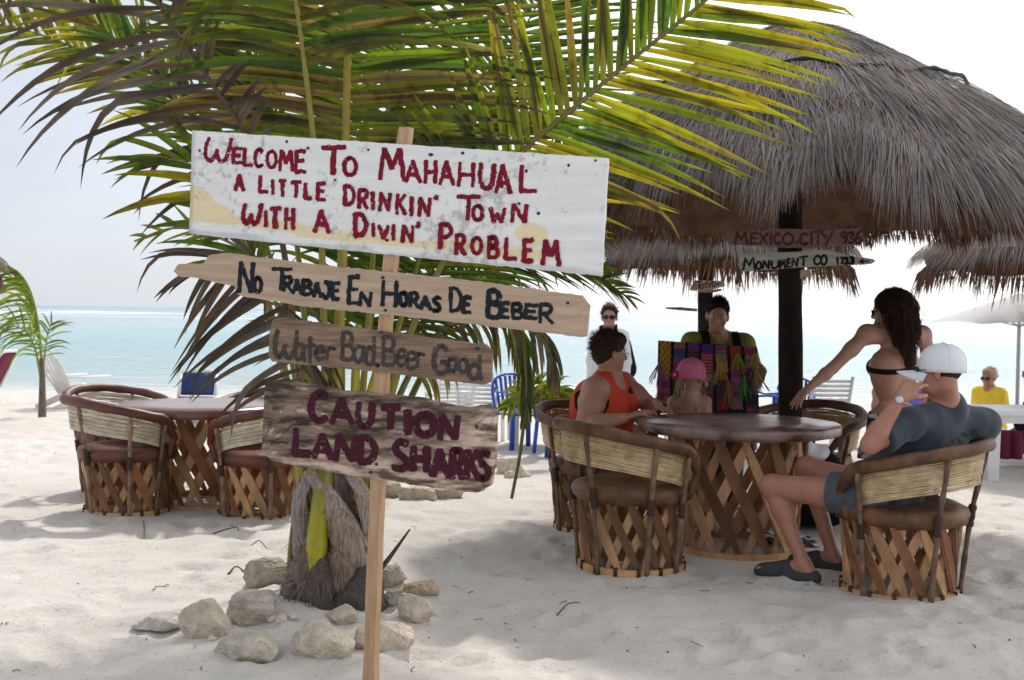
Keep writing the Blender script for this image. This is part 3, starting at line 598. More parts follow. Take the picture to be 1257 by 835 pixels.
# ------------------------------------------------------------------ coconut palm behind the signpost
GREEN = [np.array(c) for c in ((.075, .115, .012), (.060, .100, .016), (.095, .120, .010), (.050, .088, .020))]
OLIVE = [np.array(c) for c in ((.080, .085, .016), (.090, .080, .018), (.066, .070, .018))]
YELL = [np.array(c) for c in ((.21, .165, .010), (.18, .165, .012), (.15, .150, .012))]
BROWN = [np.array(c) for c in ((.145, .090, .046), (.125, .084, .052), (.105, .072, .048))]
GREY = [np.array(c) for c in ((.165, .130, .098), (.140, .110, .084), (.185, .148, .114))]
pick = lambda L_: L_[rng.integers(len(L_))] * rng.uniform(.8, 1.2)
def leaflets(mb, rach, nrm, n, length, width, a0=(1.15, .5), droop=.25, sides=(1, -1), t0=.15, t1=1.0, pal=None, tip=None, tipk=.25, fold=.5, lift=.15, jitter=.10, kink=.12, side_droop=None, seg=8, side_len=None, sdir=None):
    """pinnate leaflets along a rachis (sampled curve): folded blades, drooping and twisted"""
    m = len(rach); T = np.gradient(rach, axis=0); T /= np.linalg.norm(T, axis=1)[:, None]
    for sd in sides:
        for k in range(n):
            t = t0 + (t1 - t0) * (k + rng.uniform(-.3, .3)) / n; t = min(max(t, 0), 1)
            f = t * (m - 1); i = min(int(f), m - 2); u = f - i
            o = rach[i] * (1 - u) + rach[i + 1] * u; tg = unit(T[i] * (1 - u) + T[i + 1] * u)
            nn = nrm(t) if callable(nrm) else nrm
            S_ = unit(np.cross(tg, nn)) * sd; N_ = unit(np.cross(S_, tg)) * sd
            x = (t - t0) / (t1 - t0 + 1e-9)
            ang = a0[0] * (1 - x) + a0[1] * x + rng.normal(0, jitter)
            d = math.cos(ang) * tg + math.sin(ang) * S_ + lift * N_ * rng.uniform(.4, 1.4)
            if sdir is not None: d = d + np.array(sdir)
            d = unit(d)
            Lp = length * (.55 + .45 * math.sin(math.pi * min(1, .12 + x * .85))) * (1 - .45 * max(0, x - .75) / .25) * rng.uniform(.86, 1.1)
            if side_len: Lp *= side_len[0 if sd > 0 else 1]
            w_ = width * rng.uniform(.8, 1.15)
            c0 = pick(pal(sd, x) if callable(pal) else pal); c1 = pick(tip) if tip is not None else c0
            dr = (side_droop[0 if sd > 0 else 1] if side_droop else droop) * rng.uniform(.6, 1.5)
            kk = rng.uniform(.45, .85) if rng.random() < kink else 9; tw = rng.normal(0, .25)
            p = o.copy(); V, TT = [], []
            tk = tipk * rng.uniform(.5, 1.6)
            for j in range(seg + 1):
                q = j / seg
                wj = w_ * min(1, .5 + 2.2 * q) * (1 - q ** 2.6) + .0008
                sv = unit(np.cross(d, N_) + 1e-6); sv = unit(sv * math.cos(tw * q) + N_ * math.sin(tw * q)); up = unit(np.cross(sv, d))
                V += [p - sv * wj / 2 + up * wj * fold * .5, p, p + sv * wj / 2 + up * wj * fold * .5]
                b_ = np.clip((q - (1 - tk)) / .22, 0, 1)
                cc = c0 * (1 - b_) + c1 * b_; cc = cc * (1 + .12 * math.sin(9 * q + k))
                if b_ >= 1 and q > .93: cc = cc * .55
                TT += [cc, cc * .8, cc]
                g = dr * (.5 + 1.3 * q) / seg * 3
                if q > kk: g += .55
                d = unit(d + np.array([0, 0, -g]) + rng.normal(0, .012, 3)); p = p + d * Lp / seg
            F_ = []
            for j in range(seg): F_ += [(3 * j, 3 * j + 1, 3 * j + 4, 3 * j + 3), (3 * j + 1, 3 * j + 2, 3 * j + 5, 3 * j + 4)]
            mb.add(V, F_, np.array(TT))
def frond(parent, ctrl, nrm, rcol=(.30, .26, .05), rr=(.028, .006), dead=False, label=None, stalk=None, **k):
    ctrl = [P(*c) for c in ctrl]; rach = crom(ctrl, 48)
    mb = MB(); leaflets(mb, rach, nrm, **k)
    fr = mb.build('frond', DEADLEAF if dead else LEAF, parent, smooth=False, label=label)
    r = MB(); n = len(rach); rad = np.linspace(rr[0] ** .6, rr[1] ** .6, n) ** (1 / .6)
    c0 = np.array(rcol); c1 = np.array(stalk if stalk is not None else rcol)
    tt = np.array([c1 * (1 - x) + c0 * x for x in np.clip(np.linspace(0, 1, n) * 2.2, 0, 1)])
    r.tube(rach, rad, 8, tint=tt, flat=(1, .75)); r.build('rachis', RACHIS, fr)
    return fr
base = np.array([PALM[0], PALM[1], gz(PALM[0], PALM[1])])
palm = thing('coconut_palm', 'young coconut palm ringed by stones, its fronds fanning above the signpost', 'palm tree', base)
YG = (.30, .26, .012)
toc = lambda x, y, z: np.array([x, y, z], float)
gA = lambda sd, x: (OLIVE + BROWN if rng.random() < .3 else OLIVE + GREEN) if sd > 0 else (BROWN if rng.random() < .35 else OLIVE + GREEN)
F1 = dict(width=.045, n=44)
# A: front centre, rachis rising straight and arching over the viewer
frond(palm, [(404, 660, 5.5), (412, 500, 5.45), (421, 300, 5.35), (425, 150, 5.25), (428, 20, 5.15), (430, -90, 5.05), (431, -170, 4.98)], toc(0, -.8, -.25), rcol=(.34, .27, .035), rr=(.040, .022), stalk=YG, length=1.0, width=.046, n=46, a0=(1.52, 1.25), side_droop=(.07, .13), t0=.46, pal=gA, tip=GREY + BROWN, tipk=.32, kink=.14, jitter=.045, seg=10, lift=.02, side_len=(.92, .92), label='central frond with dull olive and dry grey leaflets')
# B: behind, bright green right side
frond(palm, [(430, 660, 5.6), (452, 400, 5.7), (470, 170, 5.9), (497, 50, 6.1), (520, -60, 6.3), (545, -170, 6.5)], toc(.05, -1, .1), stalk=YG, rcol=(.22, .22, .03), length=1.15, n=62, width=.038, a0=(1.45, 1.0), droop=.03, t0=.40, pal=GREEN, tip=GREEN, kink=.03, jitter=.05, lift=.03, label='bright green frond with level leaflets')
# B2: one more behind it, slightly right
frond(palm, [(440, 650, 5.65), (490, 400, 5.95), (560, 200, 6.3), (625, 70, 6.6), (690, -50, 6.9)], toc(-.1, -1, .3), stalk=YG, rcol=(.2, .2, .03), length=.95, n=54, width=.038, a0=(1.35, .9), droop=.08, t0=.35, pal=GREEN, tip=GREEN, kink=.04, jitter=.06)
# C: right frond crossing in front of the thatch
frond(palm, [(446, 640, 5.5), (500, 420, 5.45), (585, 250, 5.35), (642, 185, 5.3), (700, 136, 5.22), (760, 86, 5.15), (830, 30, 5.05), (890, -20, 4.95), (960, -85, 4.85)], toc(.15, -1, -.2), stalk=YG, rcol=(.20, .155, .045), rr=(.026, .009), length=.88, n=52, width=.040, a0=(1.12, .72), side_droop=(.05, .10), t0=.40, pal=lambda sd, x: YELL + YELL + GREEN + [np.array((.15, .16, .012))] if sd > 0 else GREEN + OLIVE + YELL[2:], tip=YELL + YELL + BROWN, tipk=.42, kink=.14, jitter=.06, lift=.03, side_len=(1.0, .82), label='yellowing frond reaching right across the thatched roof')
# D: dead brown frond, upper left
frond(palm, [(385, 660, 5.45), (352, 330, 5.35), (312, 190, 5.2), (262, 105, 5.05), (216, 40, 4.95), (176, -30, 4.85), (120, -110, 4.7)], toc(0, -1, -.2), rcol=(.11, .062, .035), stalk=(.2, .15, .05), rr=(.026, .012), dead=True, length=.85, n=24, side_len=(.36, 1.0), width=.034, a0=(1.15, .8), side_droop=(.26, .22), t0=.56, pal=BROWN + GREY, tip=GREY, kink=.32, jitter=.16, seg=10, label='dead brown frond arching to the upper left')
# E: green, leaflets hanging close along its rachis
frond(palm, [(392, 650, 5.6), (368, 330, 5.75), (340, 170, 5.95), (296, 95, 6.05), (250, 25, 6.15), (205, -50, 6.25), (160, -120, 6.3)], toc(-.55, -.6, .2), stalk=YG, rcol=(.16, .16, .03), length=.60, n=40, width=.038, a0=(.42, .35), droop=.10, t0=.50, pal=GREEN, tip=GREEN + OLIVE, kink=.05, label='dark green frond folded along its midrib')
frond(palm, [(388, 650, 5.65), (345, 360, 6.0), (280, 210, 6.3), (215, 120, 6.5), (150, 55, 6.7), (80, 0, 6.9), (0, -50, 7.1)], toc(-.5, -.6, .5), stalk=YG, rcol=(.16, .16, .03), length=.60, n=38, width=.04, a0=(.50, .38), droop=.10, t0=.48, pal=lambda sd, x: GREEN if x < .55 else GREEN + YELL, tip=YELL + OLIVE, tipk=.4, kink=.08)
# G: yellow frond far upper left
frond(palm, [(380, 640, 5.7), (330, 380, 6.3), (240, 180, 6.9), (150, 90, 7.2), (70, 50, 7.4), (0, 30, 7.6), (-60, 22, 7.7)], toc(-.2, -.9, .4), stalk=YG, rcol=(.22, .16, .04), length=.55, n=24, width=.05, a0=(.85, .5), droop=.10, t0=.58, pal=lambda sd, x: YELL + OLIVE, tip=YELL + BROWN, kink=.12)
# Bright thin green behind, between A and D
frond(palm, [(405, 640, 5.75), (395, 330, 6.2), (380, 150, 6.6), (362, 60, 6.8), (340, -40, 7.0), (318, -140, 7.1)], toc(0, -1, .15), stalk=YG, rcol=(.2, .2, .03), length=1.0, n=56, width=.038, a0=(1.3, .9), droop=.05, t0=.40, pal=GREEN, tip=GREEN, kink=.04)
# H: lower left green leaflets behind the board's left end
frond(palm, [(384, 640, 5.4), (345, 430, 5.3), (305, 300, 5.2), (262, 222, 5.1), (212, 196, 5.0), (175, 205, 4.95)], toc(-.15, -.75, .6), stalk=YG, rcol=(.2, .17, .04), length=.50, n=9, width=.042, a0=(.7, .3), droop=.12, t0=.60, pal=GREEN + YELL[:1], tip=OLIVE, kink=.1, sdir=(-.3, 0, -.2))
frond(palm, [(388, 640, 5.7), (355, 430, 5.8), (318, 330, 5.85), (270, 292, 5.9), (215, 280, 5.95), (165, 296, 6.0)], toc(0, -.8, .6), stalk=YG, rcol=(.2, .17, .04), length=.22, n=9, width=.026, a0=(1.0, .5), droop=.08, t0=.62, pal=GREEN + YELL, tip=YELL + OLIVE, kink=.05)
# I: dry leaflets hanging down at the left under the boards
frond(palm, [(386, 620, 5.35), (372, 460, 5.2), (352, 372, 5.05), (322, 330, 4.95), (285, 318, 4.85), (250, 330, 4.8)], toc(-.1, -1, .35), rcol=(.13, .085, .05), stalk=YG, dead=True, length=.62, n=18, width=.030, a0=(1.1, .6), side_droop=(.22, .25), t0=.42, pal=lambda sd, x: GREY + GREY + BROWN + OLIVE[:1], tip=GREY + BROWN, kink=.22, jitter=.18, seg=9, sdir=(-.45, 0, -.75), label='withered frond hanging down at the left below the boards')
# J: light frond poking out to the right under the big board
frond(palm, [(436, 620, 5.8), (505, 420, 6.1), (580, 345, 6.3), (650, 322, 6.45), (715, 330, 6.6), (772, 366, 6.7)], toc(.1, -.6, .8), stalk=YG, rcol=(.24, .22, .06), length=.40, n=50, width=.024, a0=(1.1, .55), droop=.10, t0=.40, pal=GREEN + YELL[2:], tip=OLIVE, kink=.05)
# K: heavy curtain of leaflets hanging at the right below the boards
frond(palm, [(440, 600, 5.75), (520, 430, 6.0), (588, 385, 6.1), (640, 388, 6.15), (672, 420, 6.2), (680, 470, 6.2)], toc(.35, -.7, .5), stalk=(.18, .16, .03), rcol=(.14, .12, .04), length=.36, n=30, width=.028, a0=(1.0, .6), droop=.75, t0=.36, pal=lambda sd, x: GREEN + OLIVE + BROWN + GREY, tip=BROWN + OLIVE, kink=.15, jitter=.2, sdir=(0, 0, -.55), label='drooping frond with a curtain of leaflets at the right')
frond(palm, [(452, 600, 5.9), (540, 420, 6.25), (600, 360, 6.35), (634, 400, 6.4), (645, 470, 6.4), (640, 545, 6.4), (628, 612, 6.4)], toc(.3, -.8, .1), stalk=(.16, .15, .03), rcol=(.13, .15, .03), rr=(.024, .012), length=.30, n=22, width=.026, a0=(.5, .4), droop=.5, t0=.40, t1=.82, pal=GREEN + OLIVE, tip=OLIVE + BROWN, kink=.1, sdir=(0, 0, -.4))
# fillers low in the crown, seen between the boards
for (x1, y1, d1, x2, y2, d2, lab) in ((470, 330, 6.1, 560, 180, 6.5, 0), (420, 330, 6.3, 470, 190, 6.9, 0), (540, 330, 6.4, 690, 230, 6.9, 0)):
    frond(palm, [(420 + (x1 - 450) * .2, 640, 5.75), ((420 + x1) / 2, 470, 5.9), (x1, y1, d1), ((x1 + x2) / 2 + 5, (y1 + y2) / 2 - 22, (d1 + d2) / 2), (x2, y2, d2), (x2 * 1.5 - x1 * .5, y2 - 60, d2 + .3)], toc(.1, -.9, .35), stalk=YG, rcol=(.2, .2, .03), length=.62, n=34, width=.036, a0=(1.2, .7), droop=.22, t0=.30, pal=GREEN + OLIVE, tip=OLIVE, kink=.08)
# two fronds leaning towards the camera above the picture: they shade the sand in front
frond(palm, [(400, 640, 5.5), (395, 300, 5.3), (370, 50, 4.9), (330, -200, 4.3), (280, -420, 3.7), (220, -560, 3.2)], toc(.1, -.5, -.8), stalk=YG, length=.9, n=40, width=.045, a0=(1.25, .8), droop=.2, t0=.5, pal=GREEN + OLIVE, tip=OLIVE)
# trunk: short fat bole wrapped in old sheaths
mb = MB()
pr = []
for z, r in ((-.08, .17), (0.0, .185), (.05, .175), (.10, .155), (.16, .13), (.22, .115), (.32, .10), (.42, .085), (.55, .06), (.65, .02)): pr.append((r, z))
mb.lathe([(np.interp(z_, [a_[1] for a_ in pr], [a_[0] for a_ in pr]), z_) for z_ in np.linspace(-.08, .65, 60)], 90, c=tuple(base)); V = mb.v[0]
q = V - base; ang = np.arctan2(q[:, 1], q[:, 0])
V += (q * np.array([1, 1, 0])) * (.16 * snoise(np.stack([np.cos(ang) * 2, np.sin(ang) * 2, q[:, 2] * 6], -1), 1.9, 71) + .10 * np.sin(ang * 6 + q[:, 2] * 9) + .06 * np.sin(ang * 17 + q[:, 2] * 25))[:, None]
V[:, 0] += (q[:, 2] * .06)
trunk = mb.build('trunk', FIBRE, palm)
def sheath(path, w0, w1, curl, tint, name='leaf_sheath', m=FIBRE, ruff=.012, seed=0):
    w0 *= 1.15; w1 *= 1.25; p = crom([P(a[0], a[1], a[2] - .05) for a in path], 26); n = len(p); T = np.gradient(p, axis=0); T /= np.linalg.norm(T, axis=1)[:, None]
    V = np.zeros((n, 9, 3))
    for i in range(n):
        out = p[i] - np.array([base[0], base[1], p[i][2]]); out = unit(out + np.array([0, -.05, 0])); s = unit(np.cross(T[i], out)); out = unit(np.cross(s, T[i]))
        w_ = (w0 * (1 - i / (n - 1)) + w1 * i / (n - 1))
        for j in range(9):
            a = (j / 4 - 1); V[i, j] = p[i] + s * a * w_ / 2 - out * curl * w_ * a * a + out * ruff * math.sin(3.1 * a + i * .55 + seed) * .6
    V += ruff * .5 * snoise(V, 14, seed)[..., None]
    b = MB(); b.grid(V, np.array(tint)); o = b.build(name, m, trunk)
    so_ = o.modifiers.new('thick', 'SOLIDIFY'); so_.thickness = .006; return o
g1, g2, g3 = (1.35, 1.35, 1.4), (1.0, .95, .9), (.62, .58, .55)
sheath([(366, 700, 5.36), (362, 640, 5.33), (368, 600, 5.34), (384, 575, 5.40)], .10, .06, .35, (1.5, 1.6, 1.8), seed=1)
sheath([(452, 690, 5.30), (424, 650, 5.27), (398, 610, 5.28), (376, 578, 5.36)], .17, .05, .30, (1.7, 1.6, 1.55), seed=2)
sheath([(462, 650, 5.36), (452, 615, 5.34), (440, 590, 5.36), (428, 570, 5.40)], .10, .05, .30, (1.8, 1.7, 1.7), seed=3)
sheath([(345, 752, 5.36), (356, 720, 5.30), (374, 690, 5.28), (396, 672, 5.30)], .17, .10, .3, g2, seed=4)
sheath([(425, 752, 5.26), (428, 720, 5.23), (422, 690, 5.24), (418, 668, 5.28)], .16, .06, .45, (1.25, 1.1, 1.0), seed=5)
sheath([(405, 765, 5.22), (398, 735, 5.20), (392, 705, 5.22), (384, 680, 5.28)], .15, .08, .5, g3, seed=6)
sheath([(470, 748, 5.32), (466, 715, 5.30), (455, 690, 5.30), (446, 672, 5.32)], .15, .07, .4, g3, seed=7)
sheath([(372, 768, 5.26), (392, 756, 5.18), (412, 758, 5.16), (426, 770, 5.16)], .10, .08, .6, (.38, .38, .42), seed=8)
sheath([(430, 770, 5.18), (442, 740, 5.16), (450, 715, 5.22), (452, 700, 5.26)], .16, .05, .6, (.42, .42, .44), seed=9)
# loose fibres of the torn sheaths
_fb = rng.uniform(0, 2 * np.pi, 1500); _fz = rng.uniform(.0, .42, 1500); _fr = np.interp(_fz, [0, .1, .22, .42], [.19, .165, .125, .10]) * rng.uniform(.9, 1.12, 1500)
b = MB(); FIB_N = 1500
def fibres():
    root_p = np.stack([base[0] + _fr * np.cos(_fb) + _fz * .06, base[1] + _fr * np.sin(_fb), base[2] + _fz], -1); d_ = np.stack([np.cos(_fb) * .5, np.sin(_fb) * .5, rng.uniform(-1.2, .5, FIB_N)], -1) + rng.normal(0, .35, (FIB_N, 3))
    strands(b, root_p, d_, rng.uniform(.04, .16, FIB_N), rng.uniform(.002, .009, FIB_N), rng.uniform(.2, 1.2, FIB_N), rng.uniform(.35, 1.7, FIB_N)[:, None] * np.array([1, .95, .9]), 3)
    b.build('loose_fibre', FIBRE, trunk, smooth=False)
fibres()
# old broken leaf base poking out at the right, yellow living leaf bases
b = MB(); pth = crom([P(452, 715, 5.5), P(474, 690, 5.45), P(503, 650, 5.4)], 12); b.tube(pth, np.linspace(.035, .008, 12), 8, tint=(.55, .48, .45), flat=(1, .4)); b.build('leaf_stub', FIBRE, trunk)
for pth, r0, r1 in (([(392, 715, 5.30), (390, 660, 5.26), (397, 600, 5.30), (402, 540, 5.4), (404, 440, 5.5)], .082, .036), ([(357, 705, 5.45), (362, 650, 5.42), (372, 590, 5.42), (378, 500, 5.45), (372, 420, 5.5)], .034, .022), ([(452, 700, 5.42), (448, 640, 5.40), (440, 570, 5.42), (436, 480, 5.5), (440, 400, 5.6)], .045, .026), ([(420, 680, 5.45), (428, 600, 5.4), (450, 500, 5.45), (470, 430, 5.55)], .05, .024)):
    b = MB(); p_ = crom([P(*a) for a in pth], 26); x = np.linspace(0, 1, 26)
    b.tube(p_, np.linspace(r0, r1, 26), 10, tint=np.array([[.36, .33, .012]] * 26) * (.75 + .35 * np.sin(x * 5 + r0 * 90))[:, None] ** 2 * 1.1, flat=(1, .7)); b.build('leaf_stalk', RACHIS, palm)

# ------------------------------------------------------------------ stones
def stone(px, py, wpx, hpx, label, group=None, depth=.7, blocky=0.0, tint=(1, 1, 1), seed=1, flatf=1.0, d=None, yaw=0.0):
    g = G(px, py) if d is None else P(px, py, d); z0 = gz(g[0], g[1]); k = FPX / g[1]
    sx, sz = wpx / k / 2, hpx / k / 2 * 1.08; sy = sx * depth
    n, m_ = 84, 54; V = []
    for i in range(m_ + 1):
        a = math.pi * i / m_
        for j in range(n): b_ = 2 * math.pi * j / n; V.append((math.sin(a) * math.cos(b_), math.sin(a) * math.sin(b_), math.cos(a)))
    V = np.array(V)
    if blocky: p_ = 2 + 6 * blocky; V = V / (np.sum(np.abs(V) ** p_, axis=1) ** (1 / p_))[:, None]
    V = V * (1 + (.20 * snoise(V, 1.5, seed) + .12 * snoise(V, 3.3, seed + 1) + .05 * -np.abs(snoise(V, 7., seed + 2)))[:, None])
    # chipped facets
    for _ in range(13):
        rs = np.random.default_rng(seed * 31 + _); dn = unit(rs.normal(size=3)); lim = rs.uniform(.62, .86) if not blocky else rs.uniform(1.02, 1.2); e_ = V @ dn; V = V - np.maximum(e_ - lim, 0)[:, None] * dn * .92
    V = V * (1 + (.035 * snoise(V, 9., seed + 4) + .022 * snoise(V, 19., seed + 5) - .03 * np.clip(snoise(V, 14., seed + 6) - .3, 0, 1) + .012 * snoise(V, 40., seed + 7))[:, None])
    V = V / np.abs(V).max(0)
    V = V * np.array([sx * 1.10, sy * 1.1, sz * .98]) @ rotz(yaw).T
    zc = sz * .50
    o = thing_mesh('stone', V, n, m_, (g[0], g[1] + sy * .35, z0 + zc), tint)
    return tag(o, label, 'stone', group)
def thing_mesh(name, V, n, m_, loc, tint, mm=None):
    ff = [(i * n + k, (i + 1) * n + k, (i + 1) * n + (k + 1) % n, i * n + (k + 1) % n) for i in range(m_) for k in range(n)]
    b = MB(); b.add(V, ff, np.array(tint, float)); o = b.build(name, mm or ROCK); o.location = tuple(loc); return o
RG = 'stones ringing the palm'
stone(197, 771, 68, 24, 'flat pale slab of stone lying leftmost in the ring round the palm', RG, seed=3, tint=(1.05, 1.05, 1.08), yaw=.25)
stone(252, 782, 66, 58, 'rough upright stone between the flat slab and the squared block', RG, seed=5, tint=(1.12, 1.08, 1.0))
stone(307, 766, 58, 46, 'squared block of stone at the left foot of the palm', RG, seed=8, blocky=.8, depth=.8, tint=(.95, .92, .88))
stone(327, 722, 56, 40, 'greyish angular stone behind the squared block', RG, seed=12, tint=(.82, .80, .74), blocky=.2)
stone(303, 806, 80, 48, 'wide half-buried stone in front of the squared block', RG, seed=17, tint=(1.1, 1.08, 1.02))
stone(391, 804, 80, 52, 'large cream stone at the front of the ring, left of the post', RG, seed=21, tint=(1.22, 1.18, 1.08))
stone(467, 794, 78, 46, 'large stone right behind the foot of the signpost', RG, seed=27, tint=(1.1, 1.0, .92))
stone(508, 770, 42, 42, 'upright stone at the right end of the ring', RG, seed=31, tint=(1.05, .98, .9))
stone(482, 748, 30, 22, 'small dark grey pebble stone beside the palm trunk', RG, seed=33, tint=(.62, .64, .62))
stone(518, 736, 52, 20, 'flat brownish stone lying behind the upright right stone', RG, seed=35, tint=(.95, .80, .64))
stone(475, 726, 44, 34, 'grey stone behind the signpost right of the trunk', RG, seed=37, tint=(.8, .76, .70))
stone(418, 776, 40, 30, 'small stone wedged behind the large cream stone', RG, seed=39, tint=(.95, .9, .82))
PB = 'pebbles round the palm'
for i, (x, y, s_, lb) in enumerate(((332, 765, 11, 'white pebble by the squared block'), (345, 768, 14, 'round white pebble in the middle of the ring'), (358, 766, 15, 'larger white pebble beside the trunk sheath'), (260, 784, 11, 'little pebble in front of the upright left stone'), (530, 752, 11, 'little white pebble right of the ring'))): stone(x, y + 4, s_, s_ * .9, lb, PB, seed=60 + i, tint=(1.25, 1.22, 1.18))
RB = 'stones behind the signpost'
stone(512, 607, 44, 20, 'flat buried stone showing under the lowest board', RB, seed=71, tint=(1.15, 1.1, 1.0), blocky=.4)
stone(478, 600, 46, 26, 'stone showing between the post and the lowest board', RB, seed=73, tint=(.95, .9, .82))
stone(548, 604, 40, 16, 'low stone right of the flat buried one', RB, seed=75, tint=(1.0, .95, .86))
stone(627, 562, 32, 24, 'biggest stone of the small pile behind the boards', RB, seed=77, tint=(1.2, 1.12, 1.0))
stone(640, 572, 22, 14, 'small stone at the right of the pile behind the boards', RB, seed=79, tint=(1.2, 1.12, 1.0))
stone(627, 573, 22, 13, 'front stone of the small pile behind the boards', RB, seed=81, tint=(1.25, 1.16, 1.04))
stone(616, 553, 24, 14, 'rear stone of the small pile behind the boards', RB, seed=83, tint=(1.1, 1.02, .92))
# twigs and dry weed on the sand
TWIG = mat('dry_twig', (.085, .06, .045), .9, .3, scale=20)
def twig(pts, r, label, group='twigs on the sand'):
    g = [G(*p) for p in pts]; lift = [gz(a[0], a[1]) for a in g]
    q = np.array([[a[0], a[1], l_ + r + (h[2] if len(h) > 2 else 0)] for a, l_, h in zip(g, lift, [(0, 0)] * len(g))]); q[1:-1, 2] += .012
    b = MB(); b.tube(crom(q, 16), np.linspace(r, r * .5, 16), 6); o = b.build('twig', TWIG); tag(o, label, 'twig', group)
twig([(280, 712), (290, 702), (302, 708)], .006, 'dark bent twig on the sand left of the palm')
twig([(262, 655), (275, 652), (290, 650), (293, 652)], .005, 'long dark twig on the sand before the middle chair')
twig([(308, 668), (318, 669), (328, 671)], .004, 'short reddish twig left of the palm trunk')
twig([(176, 634), (177, 642), (177, 650)], .0035, 'thin twig standing in front of the left chair')
twig([(684, 755), (697, 747), (712, 742)], .0035, 'thin curved twig on the sand before the near chair')
mb = MB(); rs = np.random.default_rng(5)
for k in range(230):
    y_ = 3.8 + 9 * rs.random() ** 1.5; x_ = rs.uniform(-.48, .5) * y_; z_ = gz(x_, y_); a = rs.uniform(0, 6.28); l_ = rs.uniform(.004, .03) * (1.6 if rs.random() < .15 else 1)
    d_ = np.array([math.cos(a), math.sin(a), 0]) * l_
    c_ = np.array([x_, y_, z_ + .003]); b_ = d_[[1, 0, 2]] * np.array([-1, 1, 0]) * rs.uniform(-.3, .3)
    if rs.random() < .55: mb.tube(crom([c_ - d_, c_ + b_ + np.array([0, 0, .004]), c_ + d_], 6), rs.uniform(.0010, .0022), 4)
    else: mb.ball(c_, rs.uniform(.002, .006), 6, 4)
tag(mb.build('seaweed_litter', TWIG), 'scattered crumbs of dry seaweed on the sand', kind='stuff')
